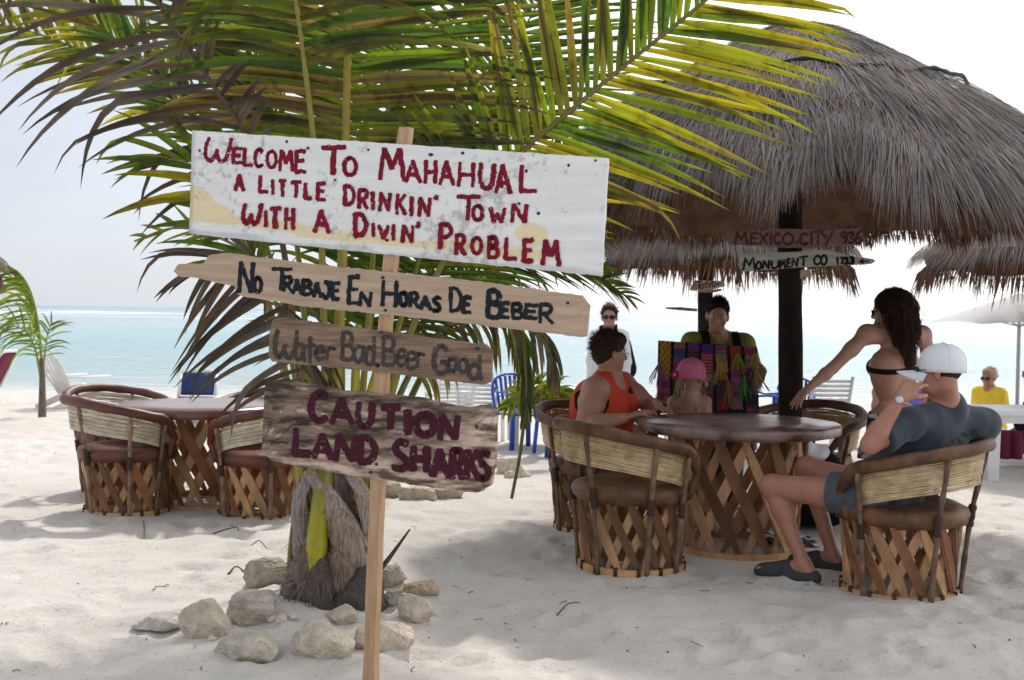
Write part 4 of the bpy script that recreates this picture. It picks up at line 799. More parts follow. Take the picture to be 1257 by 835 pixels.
# ------------------------------------------------------------------ thatched palapas
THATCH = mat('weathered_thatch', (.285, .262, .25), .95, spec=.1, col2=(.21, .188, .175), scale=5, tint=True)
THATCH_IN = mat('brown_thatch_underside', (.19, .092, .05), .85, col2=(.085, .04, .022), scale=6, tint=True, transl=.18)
ROPE = mat('black_rope', (.03, .03, .032), .8, .3, scale=30)
POLEM = mat('peeled_pole', (.20, .13, .08), .75, col2=(.10, .065, .04), scale=9, bump=.4)
def palapa(label, c, R, ze, zt, post_r, n_out, n_in, group, seed=1, rope=True, eave=None, post_base=None, post_top_dx=0.0, dens=1.0, c1=.37, shade=(1, 1, 1), post=True, wsc=1.0, pw=1.6, rim=None, hangf=None):
    rs = np.random.default_rng(seed)
    root = thing('palapa', label, 'thatched umbrella', (c[0], c[1], c[2]), 0, group)
    zc = c[2]; K = (zt - ze) / R ** pw
    zf = lambda r_: zt - K * r_ ** pw
    rimf = rim if rim is not None else (lambda th: 1 + 0 * th)
    hf = hangf if hangf is not None else (lambda th: 1 + 0 * th)
    ef = eave if eave is not None else (lambda th: 0 * th)
    # thatch body: a closed dome, outer skin and inner ceiling
    nth, nr_ = 72, 22; th = np.linspace(0, 2 * np.pi, nth + 1)
    rr_ = np.linspace(.02, 1, nr_)
    TH, RR = np.meshgrid(th, rr_, indexing='ij')
    lump = .035 * snoise(np.stack([np.cos(TH) * 2, np.sin(TH) * 2, RR * 5], -1), 1.7, seed) * R / 1.9
    rad = R * RR * .965 * (1 + .015 * np.sin(TH * 8)) * (1 + (rimf(TH) - 1) * RR ** 3)
    z = zf(rad) + lump * (1 - .3 * RR) - .035; 
    V = np.stack([c[0] + rad * np.cos(TH), c[1] + rad * np.sin(TH), z], -1); V[-1] = V[0]
    V2 = V.copy(); V2[..., 2] -= .10 + .05 * RR; V2[..., :2] = np.array(c[:2]) + (V[..., :2] - np.array(c[:2])) * .97
    mb = MB(); g_ = np.array([.85, .85, .85]) * np.array(shade); mb.grid(V, g_, flip=True)
    ringv = np.stack([V[:, -1], V2[:, -1]], 1); mb.grid(ringv, g_ * .6, flip=True)
    # shaggy outer layers: long hanging rows low, close-laid strands above the rope
    n = n_out; t_ = rs.random(n); s = np.where(t_ < .30, rs.uniform(.05, .66, n), np.where(rs.random(n) < .3, rs.uniform(.88, 1, n), rs.uniform(.56, 1.0, n) ** .8))
    a = rs.uniform(0, 2 * np.pi, n); r0 = R * s * (1 + (rimf(a) - 1) * s ** 3)
    slope = -K * pw * np.maximum(r0, .05) ** (pw - 1)
    cl = np.stack([np.cos(a) * 12, np.sin(a) * 12, s * 7], -1); sw = rs.normal(0, .15, n) + .14 * np.sin(a * 5 + s * 7) + .34 * snoise(cl, 1.3, seed + 31)
    dirs = np.stack([np.cos(a) - np.sin(a) * sw, np.sin(a) + np.cos(a) * sw, slope], -1)
    nrm = np.stack([-slope * np.cos(a), -slope * np.sin(a), np.ones(n)], -1); nrm /= np.linalg.norm(nrm, axis=1)[:, None]
    lift = rs.uniform(.0, .05, n) * (s > .5) + .012
    root_p = np.stack([c[0] + r0 * np.cos(a), c[1] + r0 * np.sin(a), zf(r0)], -1) + nrm * lift[:, None]
    ln = np.where(s < .55, rs.uniform(.12, .30, n), rs.uniform(.22, .46, n)) * R / 1.9
    ln = ln * np.where(s > .82, np.clip(1 + ef(a), .5, 2), 1)
    col = rs.uniform(.76, 1.2, n)[:, None] * np.array([1, .97, .95]) * np.array(shade)
    col = col * (1 + .22 * snoise(cl, .9, seed + 41) + .12 * snoise(cl, 3.1, seed + 42))[:, None]
    ln = ln * (1 + .35 * snoise(cl, 1.1, seed + 51))
    warm = (rs.random(n) < .12)[:, None]; col = np.where(warm, col * np.array([1.1, .9, .74]), col)
    strands(mb, root_p, dirs + nrm * rs.uniform(-.02, .16, n)[:, None] * (s > .5)[:, None], ln, rs.uniform(.003, .0078, n) * wsc, np.where(s > .75, rs.uniform(.3, 1.1, n), rs.uniform(-.05, .25, n)), col, 3, nrm, rs)
    mb.build('thatch', THATCH, root, smooth=False)
    # underside: brown strands hanging inside the eave, ragged at the bottom
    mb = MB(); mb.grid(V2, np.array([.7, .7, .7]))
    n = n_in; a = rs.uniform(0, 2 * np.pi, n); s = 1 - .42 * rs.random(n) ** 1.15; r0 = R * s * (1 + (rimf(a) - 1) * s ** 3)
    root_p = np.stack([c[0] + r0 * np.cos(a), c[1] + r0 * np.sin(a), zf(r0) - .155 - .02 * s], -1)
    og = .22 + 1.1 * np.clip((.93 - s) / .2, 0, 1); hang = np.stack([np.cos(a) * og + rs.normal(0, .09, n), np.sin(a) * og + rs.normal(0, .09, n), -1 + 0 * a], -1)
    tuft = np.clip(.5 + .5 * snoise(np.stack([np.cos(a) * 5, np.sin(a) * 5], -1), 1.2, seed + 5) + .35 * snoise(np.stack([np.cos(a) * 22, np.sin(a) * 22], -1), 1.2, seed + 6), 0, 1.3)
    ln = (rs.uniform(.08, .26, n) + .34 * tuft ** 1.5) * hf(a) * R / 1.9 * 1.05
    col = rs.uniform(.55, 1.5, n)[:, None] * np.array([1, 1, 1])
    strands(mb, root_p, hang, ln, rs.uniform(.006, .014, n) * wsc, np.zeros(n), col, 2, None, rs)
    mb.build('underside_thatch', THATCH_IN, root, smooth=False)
    mb = MB(); t = np.linspace(0, 2 * np.pi, 41); rb = R * .80
    mb.tube(np.stack([c[0] + rb * np.cos(t), c[1] + rb * np.sin(t), np.full(41, zf(rb) - .16)], -1), .026, 8); mb.build('ring_beam', POLEM, root)
    for k in range(8):
        b = MB(); A = k * math.pi / 4 + .2; q = []
        for f_ in np.linspace(.04, .9, 9): q.append((c[0] + R * f_ * math.cos(A), c[1] + R * f_ * math.sin(A), zf(R * f_) - .15))
        b.tube(q, .022, 6); b.build('rafter', POLEM, root)
    if rope:
        mb = MB(); t = np.linspace(0, 2 * np.pi, 121); rp = R * .58
        zz_ = zf(rp) + .05 + .02 * np.sin(t * 6) + .012 * np.sin(t * 17)
        pth = np.stack([c[0] + rp * 1.01 * np.cos(t), c[1] + rp * 1.01 * np.sin(t), zz_], -1)
        mb.tube(pth, .0135 + .003 * np.sin(t * 55), 6); mb.build('rope', ROPE, root)
    if post:
        mb = MB(); pb = np.array(post_base if post_base is not None else (c[0], c[1], zc)); q = []
        for f_ in np.linspace(0, 1, 14): q.append((pb[0] * (1 - f_) + (c[0] + post_top_dx) * f_ + .01 * math.sin(f_ * 7), pb[1] * (1 - f_) + c[1] * f_, pb[2] - .1 + (zt - .1 - pb[2]) * f_))
        mb.tube(q, post_r * (1 + .03 * np.sin(np.arange(14) * 1.7)), 16); mb.build('post', DARKPOST, root)
    return root
PG = 'palapas on the beach'
pb = P(969, 560, 7.75); pc = np.array([1.95, 7.95, 0])
def near_eave(th):                      # where the camera-side fringe is worn short, between post and right lobe
    d_ = lambda c0, w_: np.exp(-(((th - c0 + np.pi) % (2 * np.pi) - np.pi) / w_) ** 2)
    return -.35 * d_(-1.64, .12) + .15 * d_(-1.87, .1) + .20 * d_(-1.3, .2) - .2 * d_(-2.3, .2) + .12 * np.sin(th * 7) + .1 * np.sin(th * 19)
def near_rim(th):
    d_ = lambda c0, w_: np.exp(-(((th - c0 + np.pi) % (2 * np.pi) - np.pi) / w_) ** 2)
    return 1 - .13 * d_(-1.64, .12) + .035 * d_(-1.87, .10) + .04 * d_(-1.34, .16) - .05 * d_(-2.25, .2) + .02 * d_(-.9, .2) + .012 * np.sin(th * 11 + 1)
def near_hang(th): return .50 - .18 * np.clip(np.sin(th), 0, 1) - .08 * np.clip(-np.sin(th), 0, 1) - .34 * np.exp(-((th - 1.52) / .07) ** 2) + .10 * np.sin(th * 5 + .5)
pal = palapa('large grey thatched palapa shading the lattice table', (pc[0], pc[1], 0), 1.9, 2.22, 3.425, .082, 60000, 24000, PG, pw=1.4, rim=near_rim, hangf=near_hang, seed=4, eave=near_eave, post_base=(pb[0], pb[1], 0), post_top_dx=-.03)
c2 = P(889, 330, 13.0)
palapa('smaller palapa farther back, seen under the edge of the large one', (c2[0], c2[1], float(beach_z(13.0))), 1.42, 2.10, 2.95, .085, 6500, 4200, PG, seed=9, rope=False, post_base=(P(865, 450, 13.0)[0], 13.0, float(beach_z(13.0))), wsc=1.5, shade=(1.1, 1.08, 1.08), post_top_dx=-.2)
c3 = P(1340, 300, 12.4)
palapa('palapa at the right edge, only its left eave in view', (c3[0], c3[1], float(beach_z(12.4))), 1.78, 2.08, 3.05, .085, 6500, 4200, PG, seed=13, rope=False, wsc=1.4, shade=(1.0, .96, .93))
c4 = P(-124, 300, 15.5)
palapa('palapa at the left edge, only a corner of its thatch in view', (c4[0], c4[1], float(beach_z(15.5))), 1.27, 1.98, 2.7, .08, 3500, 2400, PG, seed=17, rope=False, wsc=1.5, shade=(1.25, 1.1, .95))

# ------------------------------------------------------------------ small wooden signs nailed to the palapa posts
def flat_plane(D, nrm=(0, -1, 0)):
    o = P(968, 300, D); n_ = unit(nrm)
    def f(px, py, off=0.0):
        r = ray(px, py); o2 = o + n_ * off; return CAM + r * (((o2 - CAM) @ n_) / (r @ n_))
    return f, n_
f1, n1 = flat_plane(7.62, (-.12, -1, 0))
q5 = lambda L_: [(840 + x / 4.489, 240 + y / 4.489) for x, y in L_]
def post_sign(nm, label, top, bot, thick, m, plane, nrm, letters, lw, slope, pm, seed, nx=70, ny=12):
    pts = np.array(top + bot); c_ = plane(pts[:, 0].mean(), pts[:, 1].mean(), -thick)
    t = thing(nm, label, 'sign', c_, 0, 'small signs on the palapa posts')
    bd = board('board', top, bot, thick, m, t, plane, nx=nx, ny=ny, rag=.3, tintf=wood_tint(seed), seed=seed, nrm=nrm)
    if letters: lettering('lettering', letters, lw, plane, slope, pm, bd, seed=seed)
    return t
PINKW = mat('pinkish_driftwood', (.27, .185, .165), .85, col2=(.17, .11, .095), scale=8, stretch=(1, 1, 8), bump=.6, bscale=20, tint=True)
CREAM = mat('faded_cream_board', (.50, .49, .40), .75, col2=(.38, .37, .30), scale=8, stretch=(1, 1, 6), bump=.4, bscale=20, tint=True)
DRED = mat('dark_red_paint', (.14, .012, .014), .7, .3, scale=30)
M_ = [('M', 274, 353, 195, 275), ('E', 358, 408, 200, 273), ('X', 410, 462, 202, 275), ('I', 468, 486, 203, 275), ('C', 490, 537, 203, 272), ('O', 538, 605, 200, 275), ('.', 610, 628, 248, 268), ('C', 632, 685, 203, 275), ('I', 692, 710, 195, 275), ('T', 706, 768, 190, 275), ('Y', 745, 825, 190, 278), ('9', 858, 905, 195, 270), ('3', 900, 940, 195, 268), ('6', 935, 982, 192, 268)]
post_sign('direction_sign', 'pinkish plank sign reading Mexico City on the near palapa post', q5([(228, 230), (245, 200), (420, 197), (470, 182), (780, 190), (965, 180), (985, 205)]), q5([(228, 230), (245, 268), (500, 285), (700, 290), (780, 278), (975, 275), (988, 240)]), .022, PINKW, f1, n1, [(a, 840 + x0 / 4.489, 840 + x1 / 4.489, 240 + y0 / 4.489, 240 + y1 / 4.489) for a, x0, x1, y0, y1 in M_], 2.9, -.03, DRED, 81)
f2, n2 = flat_plane(7.60, (-.12, -1, 0))
M2 = [('M', 320, 395, 335, 415), ('O', 392, 430, 358, 410), ('N', 428, 475, 352, 408), ('U', 476, 525, 352, 405), ('M', 522, 560, 350, 403), ('E', 560, 590, 345, 400), ('N', 588, 632, 340, 398), ('T', 630, 685, 328, 392), ('C', 710, 752, 325, 385), ('O', 748, 790, 322, 385), ('1', 836, 852, 338, 385), ('7', 856, 885, 338, 382), ('3', 878, 908, 336, 382), ('3', 906, 940, 334, 380), ('<', 962, 1020, 345, 378, .7)]
post_sign('direction_sign', 'pointed cream plank sign reading Monument Co below the pinkish one', q5([(300, 385), (305, 322), (520, 315), (795, 300), (850, 318), (940, 335), (1040, 350), (1056, 360)]), q5([(300, 385), (318, 420), (520, 405), (700, 392), (880, 385), (1035, 378), (1056, 360)]), .02, CREAM, f2, n2, [(i[0], 840 + i[1] / 4.489, 840 + i[2] / 4.489, 240 + i[3] / 4.489, 240 + i[4] / 4.489) + tuple(i[5:]) for i in M2], 2.7, -.06, NAVY, 83)
post_sign('direction_sign', 'blank stub of board showing behind the cream plank', q5([(640, 412), (690, 405), (700, 425)]), q5([(640, 455), (690, 450), (703, 440)]), .02, DRIFT, flat_plane(7.64, (-.12, -1, 0))[0], n1, None, 0, 0, None, 85, nx=20, ny=6)
f3, n3 = flat_plane(12.86)
q7 = lambda L_: [(840 + x / 20.87, 335 + y / 20.87) for x, y in L_]
M3 = [('T', 290, 460, 200, 410), ('O', 395, 500, 270, 430), ('K', 520, 600, 240, 400), ('Y', 590, 700, 230, 390), ('O', 700, 800, 205, 370), ('<', 810, 990, 230, 330, .8)]
post_sign('direction_sign', 'small rounded plank sign lettered Tokyo on the far palapa post', q7([(150, 410), (190, 330), (260, 195), (450, 185), (680, 205), (980, 205), (1045, 300)]), q7([(150, 435), (200, 455), (450, 462), (700, 440), (1030, 350), (1050, 320)]), .02, DRIFT, f3, n3, [(i[0], 840 + i[1] / 20.87, 840 + i[2] / 20.87, 335 + i[3] / 20.87, 335 + i[4] / 20.87) + tuple(i[5:]) for i in M3], 1.5, -.05, NAVY, 87, nx=40)
post_sign('direction_sign', 'short brown plank stub under the far rounded sign', q7([(380, 455), (700, 440), (950, 400)]), q7([(380, 510), (700, 510), (955, 470)]), .02, DRIFT_D, flat_plane(12.88)[0], n3, None, 0, 0, None, 89, nx=20, ny=6)
post_sign('direction_sign', 'thin grey driftwood arrow stick left of the far post', [(817, 377.5), (836, 377), (856, 379)], [(817, 379), (836, 381.5), (856, 382.5)], .02, DRIFT_G, flat_plane(12.9)[0], n3, None, 0, 0, None, 91, nx=20, ny=5)

# ------------------------------------------------------------------ equipal chairs and tables (cedar lattice, hide, reeds)
def lattice(parent, r0, r1, z0, z1, n, dphi, wd, seed, name='lattice'):
    rs = np.random.default_rng(seed); mb = MB()
    for lay, sg in ((0, -1), (1, 1)):
        for k in range(n):
            a = 2 * math.pi * (k + .25 * lay + rs.uniform(-.12, .12)) / n; off = -.018 * lay
            A = np.array([(r0 + off) * math.cos(a), (r0 + off) * math.sin(a), z0]); a2 = a + sg * dphi
            B = np.array([(r1 + off) * math.cos(a2), (r1 + off) * math.sin(a2), z1 + rs.uniform(0, .012)])
            # strips bow outwards to follow the drum
            q = []
            for f_ in (0, .25, .5, .75, 1):
                p = A * (1 - f_) + B * f_; rad = math.hypot(p[0], p[1]); want = (r0 + (r1 - r0) * f_ + off); k_ = (rad * .35 + want * .65) / rad
                q.append(np.array([p[0] * k_, p[1] * k_, p[2]]))
            t_ = rs.uniform(.72, 1.5) * np.array([1, rs.uniform(.92, 1.04), rs.uniform(.85, 1.05)])
            bark = rs.random() < (.55 if lay == 0 else .15)
            V, w_ = [], wd * rs.uniform(.85, 1.12)
            for i, p in enumerate(q):
                tg = unit(q[min(i + 1, 4)] - q[max(i - 1, 0)]); o = unit(np.array([p[0], p[1], 0])); s = unit(np.cross(tg, o)); o = np.cross(s, tg)
                ww = w_ * (.45 if i in (0, 4) else 1); 
                for su, so_ in ((-1, -1), (1, -1), (1, 1), (-1, 1)): V.append(p + s * su * ww / 2 + o * so_ * .0075)
            F_ = [(4 * i + j, 4 * i + (j + 1) % 4, 4 * i + 4 + (j + 1) % 4, 4 * i + 4 + j) for i in range(4) for j in range(4)] + [(3, 2, 1, 0), (16, 17, 18, 19)]
            edge = np.tile(np.array([[1.25, 1.25, 1.25], [1.25, 1.25, 1.25], [.42, .31, .26] if bark else [1.1, 1.1, 1.1], [.5, .38, .32] if bark else [1.1, 1.1, 1.1]]), (5, 1))
            mb.add(V, F_, t_[None, :] * edge)
    return mb.build(name, CEDAR, parent, smooth=False, world=False)
def equipal(label, leather, reed, seed=1, loc=(0, 0, 0), rz=0):
    rs = np.random.default_rng(seed); t = thing('equipal_chair', label, 'chair', (0, 0, 0), 0, 'leather and lattice barrel chairs')
    # seat: stuffed hide over a hoop
    mb = MB(); pr = [(.0, .37), (.20, .366), (.272, .376), (.300, .398), (.310, .43), (.300, .462), (.25, .480), (.15, .478), (0, .472)]
    mb.lathe(pr, 48); V = mb.v[0]; rad = np.hypot(V[:, 0], V[:, 1]); a = np.arctan2(V[:, 1], V[:, 0])
    V[:, 2] += .006 * snoise(V, 14, seed) - .012 * np.exp(-(rad / .18) ** 2); V[:, :2] *= (1 + .012 * np.sin(a * 9 + seed))[:, None]
    V[:, 2] -= .012 * (np.sin(a * 7) > .6) * (rad > .29) * (V[:, 2] < .41)
    mb.build('seat', leather, t, world=False)
    lattice(t, .250, .276, .035, .395, 16, .62, .046, seed)
    mb = MB(); q = np.linspace(0, 2 * np.pi, 49)
    V = np.array([[[r_ * math.cos(x), r_ * math.sin(x), z_] for r_, z_ in ((.256, -.03), (.272, -.03), (.272, .042), (.256, .042), (.256, -.03))] for x in q]); mb.grid(V, np.array([1.5, 1.4, 1.25])); mb.build('base_ring', CEDAR, t, world=False, smooth=False)
    # lashings at the foot of the lattice
    for k in range(15):
        mb = MB(); x = 2 * math.pi * k / 15; mb.box((.270 * math.cos(x), .270 * math.sin(x), .03), (.016, .018, .045), rotz(x)); mb.build('lashing', mat('hide_lashing', (.06, .03, .02), .8, .3), t, world=False)
    # rail: thick hide roll, high behind, sweeping down at the arms; front is +Y
    A0, A1 = math.radians(-90 - 128), math.radians(-90 + 128); th = np.linspace(A0, A1, 49); x = (th - A0) / (A1 - A0) * 2 - 1
    rz_ = .79 - .17 * np.abs(x) ** 1.7 - .10 * np.clip((np.abs(x) - .82) / .18, 0, 1) ** 2
    rr_ = .385 - .055 * np.abs(x) ** 3
    rail = np.stack([rr_ * np.cos(th), rr_ * np.sin(th), rz_], -1)
    fr = .034 * np.minimum(1, .75 + .5 * (1 - np.abs(x)) * 3); 
    # arms end by bending down to the seat hoop
    for sgn in (0, -1):
        pass
    e0 = np.array([[.30 * math.cos(A0 + .05), .30 * math.sin(A0 + .05), .40], [.325 * math.cos(A0 + .02), .325 * math.sin(A0 + .02), .50], [rail[0][0] * 1.01, rail[0][1] * 1.02, .53 ]])
    e1 = e0 * np.array([-1, 1, 1])
    full = np.vstack([e0, rail[1:-1], e1[::-1]]); full = crom(full, 80)
    rad = np.interp(np.linspace(0, 1, 80), [0, .06, .12, .88, .94, 1], [.015, .020, .032, .032, .020, .015]) * (1 + .06 * np.sin(np.arange(80) * .9 + seed))
    mb = MB(); mb.tube(full, rad, 12, flat=(1.05, .9)); V = mb.v[0]; V += (.004 * snoise(V, 20, seed + 4))[:, None] * np.array([1, 1, 1]); mb.build('top_rail', leather, t, world=False)
    # reed band
    mb = MB(); B0, B1 = math.radians(-90 - 112), math.radians(-90 + 112); tb = np.linspace(B0, B1, 41); xb = (tb - B0) / (B1 - B0) * 2 - 1
    nre = 13
    for k in range(nre):
        f_ = k / (nre - 1); zt_ = .748 - .135 * np.abs(xb) ** 1.7; zz = zt_ - (.155 - .02 * np.abs(xb)) * f_ + .0011 * np.sin(tb * 6 + k * 2.1 + rs.uniform(0, 6)); r_ = .366 - .050 * np.abs(xb) ** 3 - .020 * f_ + rs.uniform(-.002, .002)
        c_ = rs.uniform(.65, 1.2) * np.array([1, rs.uniform(.95, 1.02), rs.uniform(.88, 1.0)])
        tt_ = np.repeat(c_[None], 41, 0) * (1 + .08 * np.sin(tb * 17 + k * 3))[:, None]
        mb.tube(np.stack([r_ * np.cos(tb), r_ * np.sin(tb), zz], -1), .0064 * rs.uniform(.85, 1.1), 6, tint=tt_)
    mb.build('backrest', reed, t, world=False)
    # sticks
    for i, dg in enumerate((-90 - 108, -90 - 44, -90 + 22, -90 + 74, -90 + 110)):
        a = math.radians(dg); xa = abs((a - A0) / (A1 - A0) * 2 - 1); top = .775 - .17 * xa ** 1.7
        b = MB(); ln = rs.uniform(-.03, .03); q = [(.276 * math.cos(a), .276 * math.sin(a), .005), (.316 * math.cos(a + ln * .4), .316 * math.sin(a + ln * .4), .40), (.352 * math.cos(a + ln), .352 * math.sin(a + ln), .60), ((.383 - .055 * xa ** 3) * math.cos(a + ln), (.383 - .055 * xa ** 3) * math.sin(a + ln), top)]
        q = crom(q, 22); kn = .0125 * (1 + .14 * np.sin(np.arange(22) * 1.3 + i) + .05 * rs.normal(size=22)); k = rs.uniform(.8, 1.6)
        b.tube(q, kn, 8, tint=(k, k * .95, k * .9)); up_ = b.build('upright', STICK, t, world=False)
        b = MB(); qa, qb = q[10], q[12]; b.tube([qa + (qb - qa) * k_ / 5 for k_ in range(-1, 7)], .0185 * (1 + .12 * np.sin(np.arange(8) * 2.4)), 8); b.build('binding', mat('hide_lashing', (.06, .03, .02), .8, .3), up_, world=False)
    t.scale = (1.09, 1.09, 1.02); t.location = loc; t.rotation_euler = (0, 0, rz); return t
def heading(frm, to): d = np.array(to) - np.array(frm); return math.atan2(-d[0], d[1])   # turns +Y towards the target
def on_sand(p): return (p[0], p[1], gz(p[0], p[1]) - .012)
CH = 'leather and lattice barrel chairs'
sA = chair_at(778, 6.30); sB = chair_at(1108, 5.92); sC = chair_at(738, 7.5); sD = chair_at(986, 8.0)
chA = equipal('empty barrel chair in front of the lattice table, back towards us', LEATHER, REED, 1, on_sand(sA), heading(sA, TABLE_R) - .22)
chB = dup(chA, on_sand(sB), heading(sB, TABLE_R) + .35, 'barrel chair the man in the white cap sits in', CH)
chC = dup(chA, on_sand(sC), heading(sC, TABLE_R) - .1, 'barrel chair the woman in orange sits in', CH)
chD = dup(chA, on_sand(sD), heading(sD, TABLE_R) - .1, 'dark barrel chair on the far side of the table by the palapa post', CH)
sE = chair_at(158, 7.98); sF = chair_at(322, 8.0); sG = chair_at(150, 9.05); sH = chair_at(322, 9.25)
chE = equipal('reddish barrel chair at the left end of the left table, back towards us', LEATHER_RED, REED_PALE, 5, on_sand(sE), heading(sE, TABLE_L) - .25)
chF = dup(chE, on_sand(sF), heading(sF, TABLE_L) + .3, 'reddish barrel chair partly hidden behind the lowest board of the signpost', CH)
chG = dup(chE, on_sand(sG), heading(sG, TABLE_L) + .0, 'barrel chair on the far side of the left table, only its rail showing', CH)
chH = dup(chE, on_sand(sH), heading(sH, TABLE_L), 'barrel chair behind the left table, half hidden by the hanging dry leaflets', CH)
def equipal_table(label, loc, R, zt, seed, topm):
    t = thing('lattice_table', label, 'table', (0, 0, 0), 0, 'round lattice tables')
    lattice(t, R * .60, R * .70, .035, zt - .05, 15, .86, .062, seed)
    mb = MB(); pr = [(0, zt - .065), (R * .93, zt - .065), (R * .985, zt - .058), (R, zt - .04), (R * .998, zt - .012), (R * .985, zt), (R * .6, zt + .003), (0, zt + .003)]
    mb.lathe(pr, 64); V = mb.v[0]; a = np.arctan2(V[:, 1], V[:, 0]); rad = np.hypot(V[:, 0], V[:, 1]); V[:, 2] += .003 * snoise(V, 8, seed); V[:, :2] *= (1 + .008 * np.sin(a * 11) * (rad > R * .9))[:, None]
    mb.build('tabletop', topm, t, world=False)
    mb = MB()
    q = np.linspace(0, 2 * np.pi, 49); V = np.array([[[r_ * math.cos(x), r_ * math.sin(x), z_] for r_, z_ in ((R * .60, -.03), (R * .635, -.03), (R * .635, .045), (R * .60, .045), (R * .60, -.03))] for x in q]); mb.grid(V, np.array([1.4, 1.3, 1.2])); mb.build('base_ring', CEDAR, t, world=False, smooth=False)
    t.location = loc; return t
equipal_table('round lattice table with a worn hide top where the people sit', on_sand(TABLE_R), .60, .775, 21, HIDE_TOP)
equipal_table('round lattice table at the left with a shiny reddish top', on_sand(TABLE_L), .62, .745, 23, mat('shiny_hide_tabletop', (.20, .10, .08), .2, col2=(.13, .045, .035), scale=3, bump=.12, bscale=14, ramp=(.3, .7)))
# ------------------------------------------------------------------ people: one smooth body surface each (distance field -> surface net)
def surface_net(Fd, org, h):
    ins = Fd < 0
    nx, ny, nz = Fd.shape
    cnt = np.zeros((nx - 1, ny - 1, nz - 1), np.float32); acc = np.zeros((nx - 1, ny - 1, nz - 1, 3), np.float32)
    sl = lambda o, n: slice(o, n - 1 + o)
    C_ = [(i, j, k) for i in (0, 1) for j in (0, 1) for k in (0, 1)]
    tot = np.zeros((nx - 1, ny - 1, nz - 1), np.int8)
    for c in C_: tot += ins[sl(c[0], nx), sl(c[1], ny), sl(c[2], nz)]
    act = np.argwhere((tot > 0) & (tot < 8))
    if len(act) == 0: return np.zeros((0, 3)), []
    val = {c: Fd[act[:, 0] + c[0], act[:, 1] + c[1], act[:, 2] + c[2]] for c in C_}
    s = np.zeros((len(act), 3)); n = np.zeros(len(act))
    for a in C_:
        for ax in range(3):
            if a[ax]: continue
            b = list(a); b[ax] = 1; b = tuple(b); va, vb = val[a], val[b]; m = (va < 0) != (vb < 0)
            t = np.where(m, va / (va - vb + 1e-12), 0); p = np.repeat(np.array(a, float)[None], len(act), 0); p[:, ax] += t
            s += p * m[:, None]; n += m
    V = (act + s / n[:, None]) * h + org
    idx = -np.ones((nx - 1, ny - 1, nz - 1), np.int64); idx[act[:, 0], act[:, 1], act[:, 2]] = np.arange(len(act))
    Fs = []
    for ax in range(3):
        o1, o2 = [(1, 2), (2, 0), (0, 1)][ax]
        A = [slice(None)] * 3; B = [slice(None)] * 3; A[ax] = slice(0, -1); B[ax] = slice(1, None)
        a_, b_ = ins[tuple(A)], ins[tuple(B)]; e = np.argwhere(a_ != b_)
        e = e[(e[:, o1] > 0) & (e[:, o2] > 0) & (e[:, o1] < Fd.shape[o1] - 1) & (e[:, o2] < Fd.shape[o2] - 1)]
        if not len(e): continue
        q = []
        for d1, d2 in ((-1, -1), (0, -1), (0, 0), (-1, 0)):
            g = e.copy(); g[:, o1] += d1; g[:, o2] += d2; q.append(idx[g[:, 0], g[:, 1], g[:, 2]])
        q = np.stack(q, 1); fl = ~a_[e[:, 0], e[:, 1], e[:, 2]]; q[fl] = q[fl][:, ::-1]; Fs.append(q)
    Fs = np.vstack(Fs); Fs = Fs[(Fs >= 0).all(1)]
    return V, Fs
def cap(a, b, ra, rb=None, k=.02): return ('c', np.array(a, float), np.array(b, float), ra, ra if rb is None else rb, k, None)
def ccap(a, b, ra, rb=None, k=.02, flat=True): return ('c', np.array(a, float), np.array(b, float), ra, ra if rb is None else rb, k, flat)
def ell(c, r, M=None, k=.02): return ('e', np.array(c, float), np.array(r, float), np.eye(3) if M is None else np.array(M), None, k, None)
def pbox(p, m):
    if p[0] == 'c': r = max(p[3], p[4]); return np.minimum(p[1], p[2]) - r - m, np.maximum(p[1], p[2]) + r + m
    r = p[2].max(); return p[1] - r - m, p[1] + r + m
def pdist(p, Q):
    if p[0] == 'c':
        a, b, ra, rb, fl = p[1], p[2], p[3], p[4], p[6]; ba = b - a; L2 = ba @ ba + 1e-9
        h = ((Q - a) @ ba) / L2; hc = np.clip(h, 0, 1); d = np.linalg.norm(Q - a - hc[..., None] * ba, axis=-1) - (ra + (rb - ra) * hc)
        if fl: d = np.maximum(d, (h - 1) * math.sqrt(L2))
        return d
    q = (Q - p[1]) @ p[3]; r = p[2]; k0 = np.linalg.norm(q / r, axis=-1); k1 = np.linalg.norm(q / (r * r), axis=-1) + 1e-9
    return k0 * (k0 - 1) / k1
